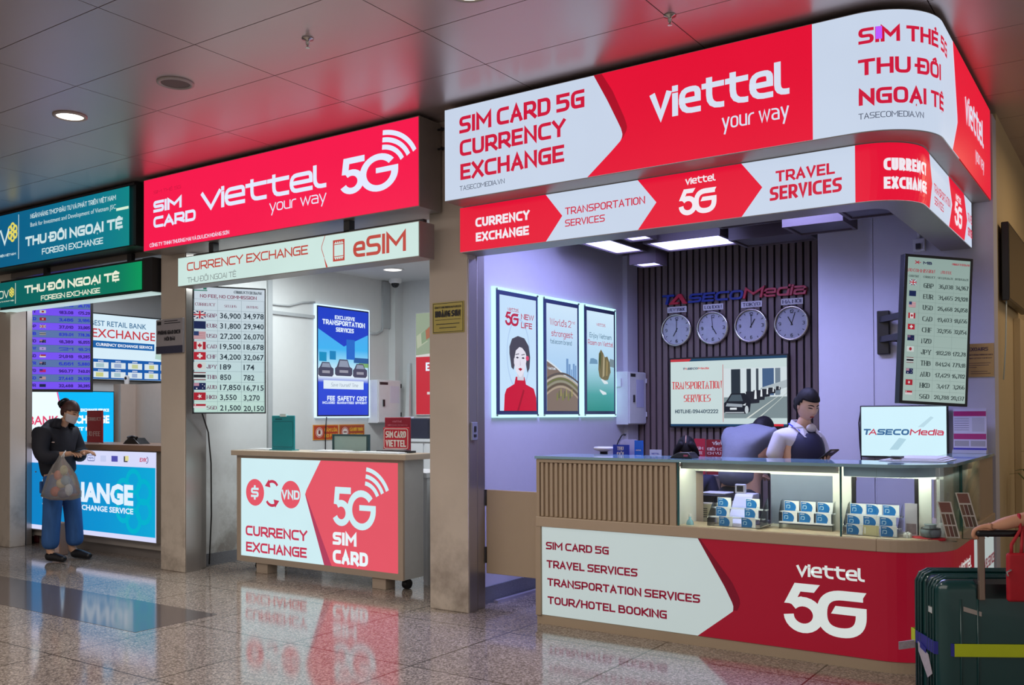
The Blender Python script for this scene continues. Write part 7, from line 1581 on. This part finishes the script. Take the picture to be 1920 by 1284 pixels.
# ================================================================ SUITCASE AND TRAVELLER (right edge)
A_ = math.radians(31); ua = Vector((math.cos(A_), math.sin(A_), 0)); ub = Vector((-math.sin(A_), math.cos(A_), 0)); so = Vector((-.752, 4.34, 0))
S = lambda u, v, w=0.0: so+ua*u+ub*v+Vector((0, 0, w))          # along the big face, into depth, up
r = thing('suitcase', 'dark green hard shell suitcase with a yellow luggage strap and raised handle', 'suitcase', so+ua*.26+ub*.15)
M_su = pm('shell_green', (16, 62, 62), .22, var=.08, scale=10, coat=.4); M_su2 = pm('shell_dark', (8, 30, 32), .35)
def rbox(u0, u1, v0, v1, w0, w1, rad, n=6):
    """box with rounded edges"""
    bm = bmesh.new(); bmesh.ops.create_cube(bm, size=1)
    for v in bm.verts: v.co = Vector(((u0+u1)/2+v.co.x*(u1-u0), (v0+v1)/2+v.co.y*(v1-v0), (w0+w1)/2+v.co.z*(w1-w0)))
    bmesh.ops.bevel(bm, geom=bm.edges[:], offset=rad, segments=n, profile=.5, affect='EDGES')
    mb = MB(); bm.verts.index_update(); mb.add([S(*v.co) for v in bm.verts], [tuple(v.index for v in p.verts) for p in bm.faces]); bm.free(); return mb
rbox(0, .52, 0, .145, .06, .74, .055).build('front_shell', M_su, r, smooth=True)
rbox(0, .52, .155, .30, .06, .745, .055).build('rear_shell', M_su, r, smooth=True)
rbox(.012, .508, .05, .25, .07, .735, .04).build('zip_band', M_su2, r, smooth=True)
for v, nm in ((.055, 'ridge'), (.085, 'ridge'), (.115, 'ridge'), (.195, 'ridge'), (.225, 'ridge'), (.255, 'ridge')):
    z1 = .742 if v < .15 else .747; q = .05
    loop = [S(-.002, v, .14), S(-.002, v, z1-q), S(q*.3, v, z1-q*.3), S(q, v, z1+.001), S(.30, v, z1+.001), S(.52-q, v, z1+.001), S(.522-q*.3, v, z1-q*.3), S(.522, v, z1-q), S(.522, v, .14)]
    MB().tube(loop, .0065, n=6).build(nm, M_su, r, smooth=True)
for u in (.09, .16, .39, .46): MB().tube([S(u, -.001, .16), S(u, -.002, .40), S(u, -.001, .66)], .005, n=6).build('ridge', M_su, r, smooth=True)
MB().add([S(*p) for p in ((.155, -.004, .665), (.37, -.004, .665), (.37, -.004, .725), (.155, -.004, .725), (.155, .03, .665), (.37, .03, .665), (.37, .03, .742), (.155, .03, .742))], [(0,1,2,3),(7,6,5,4),(0,4,5,1),(1,5,6,2),(2,6,7,3),(3,7,4,0)]).build('handle_recess', M_su2, r)
M_al = pm('handle_metal', (150, 130, 116), .3, metal=.7)
for u in (.172, .352): MB().fbox(lambda a, b, c: S(u-.012+a-(.93-.0)*.0, b, c) , 0, .024, -.022, .0, .66, .94).build('handle_pole', M_al, r, bevel=.003)
rbox(.15, .375, -.03, .012, .928, .955, .011, 3).build('handle_grip', M_blk, r, smooth=True)
M_yl = pm('strap_yellow', (186, 200, 20), .6, var=.1); M_bl = pm('strap_blue', (30, 34, 130), .6)
z0, z1 = .418, .472
MB().add([S(.06, -.006, z0), S(.526, -.006, z0), S(.526, -.006, z1), S(.06, -.006, z1), S(.526, .306, z0), S(.526, .306, z1), S(-.006, .306, z0), S(-.006, .306, z1), S(-.006, .255, z0), S(-.006, .255, z1)], [(0,1,2,3),(1,4,5,2),(4,6,7,5),(6,8,9,7)]).build('luggage_strap', M_yl, r, solid=.003)
MB().add([S(-.006, .255, z0), S(-.006, .255, z1), S(-.006, .04, z0), S(-.006, .04, z1), S(.06, -.006, z0), S(.06, -.006, z1)], [(0,2,3,1),(2,4,5,3)]).build('strap_blue_end', M_bl, r, solid=.003)
MB().add([S(-.009, .22, .43), S(-.009, .10, .40), S(-.012, .05, .33), S(-.012, .10, .30), S(-.010, .21, .39)], [(0,1,2,3,4)]).build('baggage_tag', pm('tag_white', (176, 170, 176), .5, var=.3, scale=90), r, solid=.002)
MB().add([S(-.011, .19, .435), S(-.011, .12, .42), S(-.011, .12, .40), S(-.011, .19, .41)], [(0,1,2,3)]).build('tag_print', M_bl, r, solid=.001)
rbox(-.008, .004, .055, .10, .585, .615, .003, 2).build('latch', M_chr, r)
MB().add([S(.10, -.0025, .610), S(.175, -.0025, .588), S(.175, -.0025, .607), S(.10, -.0025, .630)], [(0,1,2,3)]).build('name_badge', pm('badge_silver', (176, 166, 160), .3, metal=.4), r, solid=.002)
MB().add([S(.06, -.0025, .235), S(.13, -.0025, .225), S(.13, -.0025, .255), S(.06, -.0025, .265)], [(0,1,2,3)]).build('sticker', pm('tag_white', (176, 170, 176), .5, var=.3, scale=90), r, solid=.002)
MB().add([S(-.006, .27, .425), S(-.006, .262, .425), S(-.07, .282, .41), S(-.07, .29, .41), S(-.006, .27, .39), S(-.006, .262, .39), S(-.07, .282, .375), S(-.07, .29, .375)], [(1,2,6,5),(0,4,7,3),(0,1,5,4),(2,3,7,6),(0,3,2,1),(4,5,6,7)]).build('airline_tag', pm('tag_grey', (150, 140, 146), .5, var=.4, scale=70), r)
for u in (.06, .46):
    for v in (.05, .25):
        c = S(u, v, .03); MB().tube([c-ua*.012, c+ua*.012], .03, n=18).build('wheel', M_blk, r, smooth=False); MB().add([S(u-.018, v-.02, .03), S(u+.018, v-.02, .03), S(u+.018, v+.02, .03), S(u-.018, v+.02, .03), S(u-.018, v-.02, .072), S(u+.018, v-.02, .072), S(u+.018, v+.02, .072), S(u-.018, v+.02, .072)], [(3,2,1,0),(4,5,6,7),(0,1,5,4),(1,2,6,5),(2,3,7,6),(3,0,4,7)]).build('wheel_housing', M_su2, r)
# traveller
bx, by = .02, 4.88
T, f, rr = dressed((-.95, -.30), (bx, by, 0)); J = lambda fw, rt, up, *r: T(fw, rt, up)+r
P = thing('person', 'traveller at the right edge holding the suitcase handle, only the forearm in view', 'person', (bx, by, 0))
gp_ = S(.20, -.008, .958); wrist = gp_+Vector((.085, .045, .032)); el = Vector((-.16, 4.74, 1.06)); sh = Vector(T(0, -.18, 1.38))
hd = T(.03, 0, 1.60); HF = face_frame(hd, f, .1)
tup = lambda v, *q: (v.x, v.y, v.z)+q
chains = [[J(0, 0, .95, .12, .16), J(-.01, 0, 1.15, .11, .14), J(-.02, 0, 1.33, .11, .165), J(.0, 0, 1.43, .055, .08), J(.01, 0, 1.48, .05), J(.02, 0, 1.54, .05)],
          [J(-.02, 0, 1.33, .11, .165), tup(sh, .055), tup(el, .045), tup(el*.45+wrist*.55, .040), tup(wrist, .028)],
          [J(-.02, 0, 1.33, .11, .165), J(-.02, .18, 1.38, .055), J(-.02, .24, 1.10, .044), J(.06, .24, .88, .03)],
          [J(0, 0, .95, .12, .16), J(0, .09, .88, .09), J(.06, .1, .5, .06), J(-.02, .1, .08, .042), J(.1, .1, .035, .035)], [J(0, 0, .95, .12, .16), J(0, -.09, .88, .09), J(-.05, -.1, .5, .06), J(-.2, -.1, .1, .042), J(-.09, -.1, .035, .035)]]
pdir = (gp_-wrist); pdir.z -= .0
w = wrist; d = pdir.normalized(); nrm = Vector((-.15, -.25, 1)); nrm = (nrm-d*nrm.dot(d)).normalized(); across = ua*-1
P4 = lambda v, q, q2=None: (v.x, v.y, v.z, q)+((q2,) if q2 else ())
palm = w+d*.058+nrm*.004
chains.append([P4(w, .028), P4(palm, .036, .022)])
for k, (o, L) in enumerate(((-.024, .078), (-.003, .086), (.018, .08), (.037, .064))):
    k0 = palm+d*.036+ua*(o*.8-.004)+nrm*.006; k1 = k0+d*L*.40-nrm*.006+ua*-.006; k2 = k1+d*L*.16-nrm*L*.30; k3 = k2-d*L*.14-nrm*L*.20
    chains.append([P4(palm, .036, .022), P4(k0, .0112), P4(k1, .0100), P4(k2, .0092), P4(k3, .0078)])
t0 = palm-ua*.030-nrm*.010-d*.012; t1 = t0-ua*.014-nrm*.018+d*.028; t2 = t1-nrm*.014+d*.024
chains.append([P4(palm, .036, .022), P4(t0, .0145), P4(t1, .0115), P4(t2, .0092)])
chains += hand_chains(T(.06, .24, .88), Vector((0, 0, -1)), rr, .3, 1, 1)
skin_part('body', chains, pm('skin_tan', (206, 152, 122), .5, var=.06, scale=40, spec=.3), P, 2, lambda mb: add_head(mb, HF))
add_hair('hair', HF, P, M_hair, front=.055, nape=-.09, k=1.1); add_face(HF, P)
M_ts = pm('tshirt_cream', (206, 196, 176), .75, bump=.2)
skin_part('shirt', [[J(0, 0, .90, .14, .175), J(-.01, 0, 1.12, .13, .16), J(-.02, 0, 1.33, .125, .18), J(-.005, 0, 1.42, .075, .095)], [J(-.02, 0, 1.33, .125, .18), tup(sh, .08), tup(sh*.5+el*.5, .075), tup(sh*.12+el*.88, .068)], [J(-.02, 0, 1.33, .125, .18), J(-.02, .19, 1.37, .08), J(-.02, .22, 1.2, .072)]], M_ts, P)
skin_part('trousers', [[J(0, 0, .97, .14, .17), J(0, 0, .9, .13, .16), J(0, .09, .84, .1), J(.06, .1, .5, .078), J(-.02, .1, .09, .068)], [J(0, 0, .9, .13, .16), J(0, -.09, .84, .1), J(-.05, -.1, .5, .078), J(-.2, -.1, .11, .068)]], M_jn, P)
for fw, sg in ((-.02, 1), (-.2, -1)):
    m = MB(); m.add(*skin_mesh([[J(fw-.06, sg*.1, .045, .042), J(fw+.03, sg*.1, .045, .044), J(fw+.15, sg*.1, .033, .032)]], 1)); m.build('shoe', M_pw, P, smooth=True)
r = thing('red_pouch', 'red wrist pouch hanging by its strap from the traveller\'s wrist in front of the suitcase', 'pouch', S(.37, -.06, .68))
M_rp = pm('pouch_red', (176, 16, 34), .6, var=.1, bump=.2, scale=30)
rbox(.25, .41, -.085, -.055, .665, .868, .012, 3).build('pouch', M_rp, r, smooth=True)
MB().tube([S(.27, -.07, .862), S(.275, -.06, .90), wrist+Vector((.035, .0, -.03)), wrist+Vector((.03, .0, .034)), wrist+Vector((.04, .03, .0)), S(.315, -.065, .90), S(.31, -.07, .862)], .007, n=8).build('wrist_strap', M_rp, r, smooth=True)
MB().tube([S(.26, -.088, .80), S(.24, -.09, .79), S(.247, -.09, .775)], .004, n=6).build('zip_pull', M_chr, r)
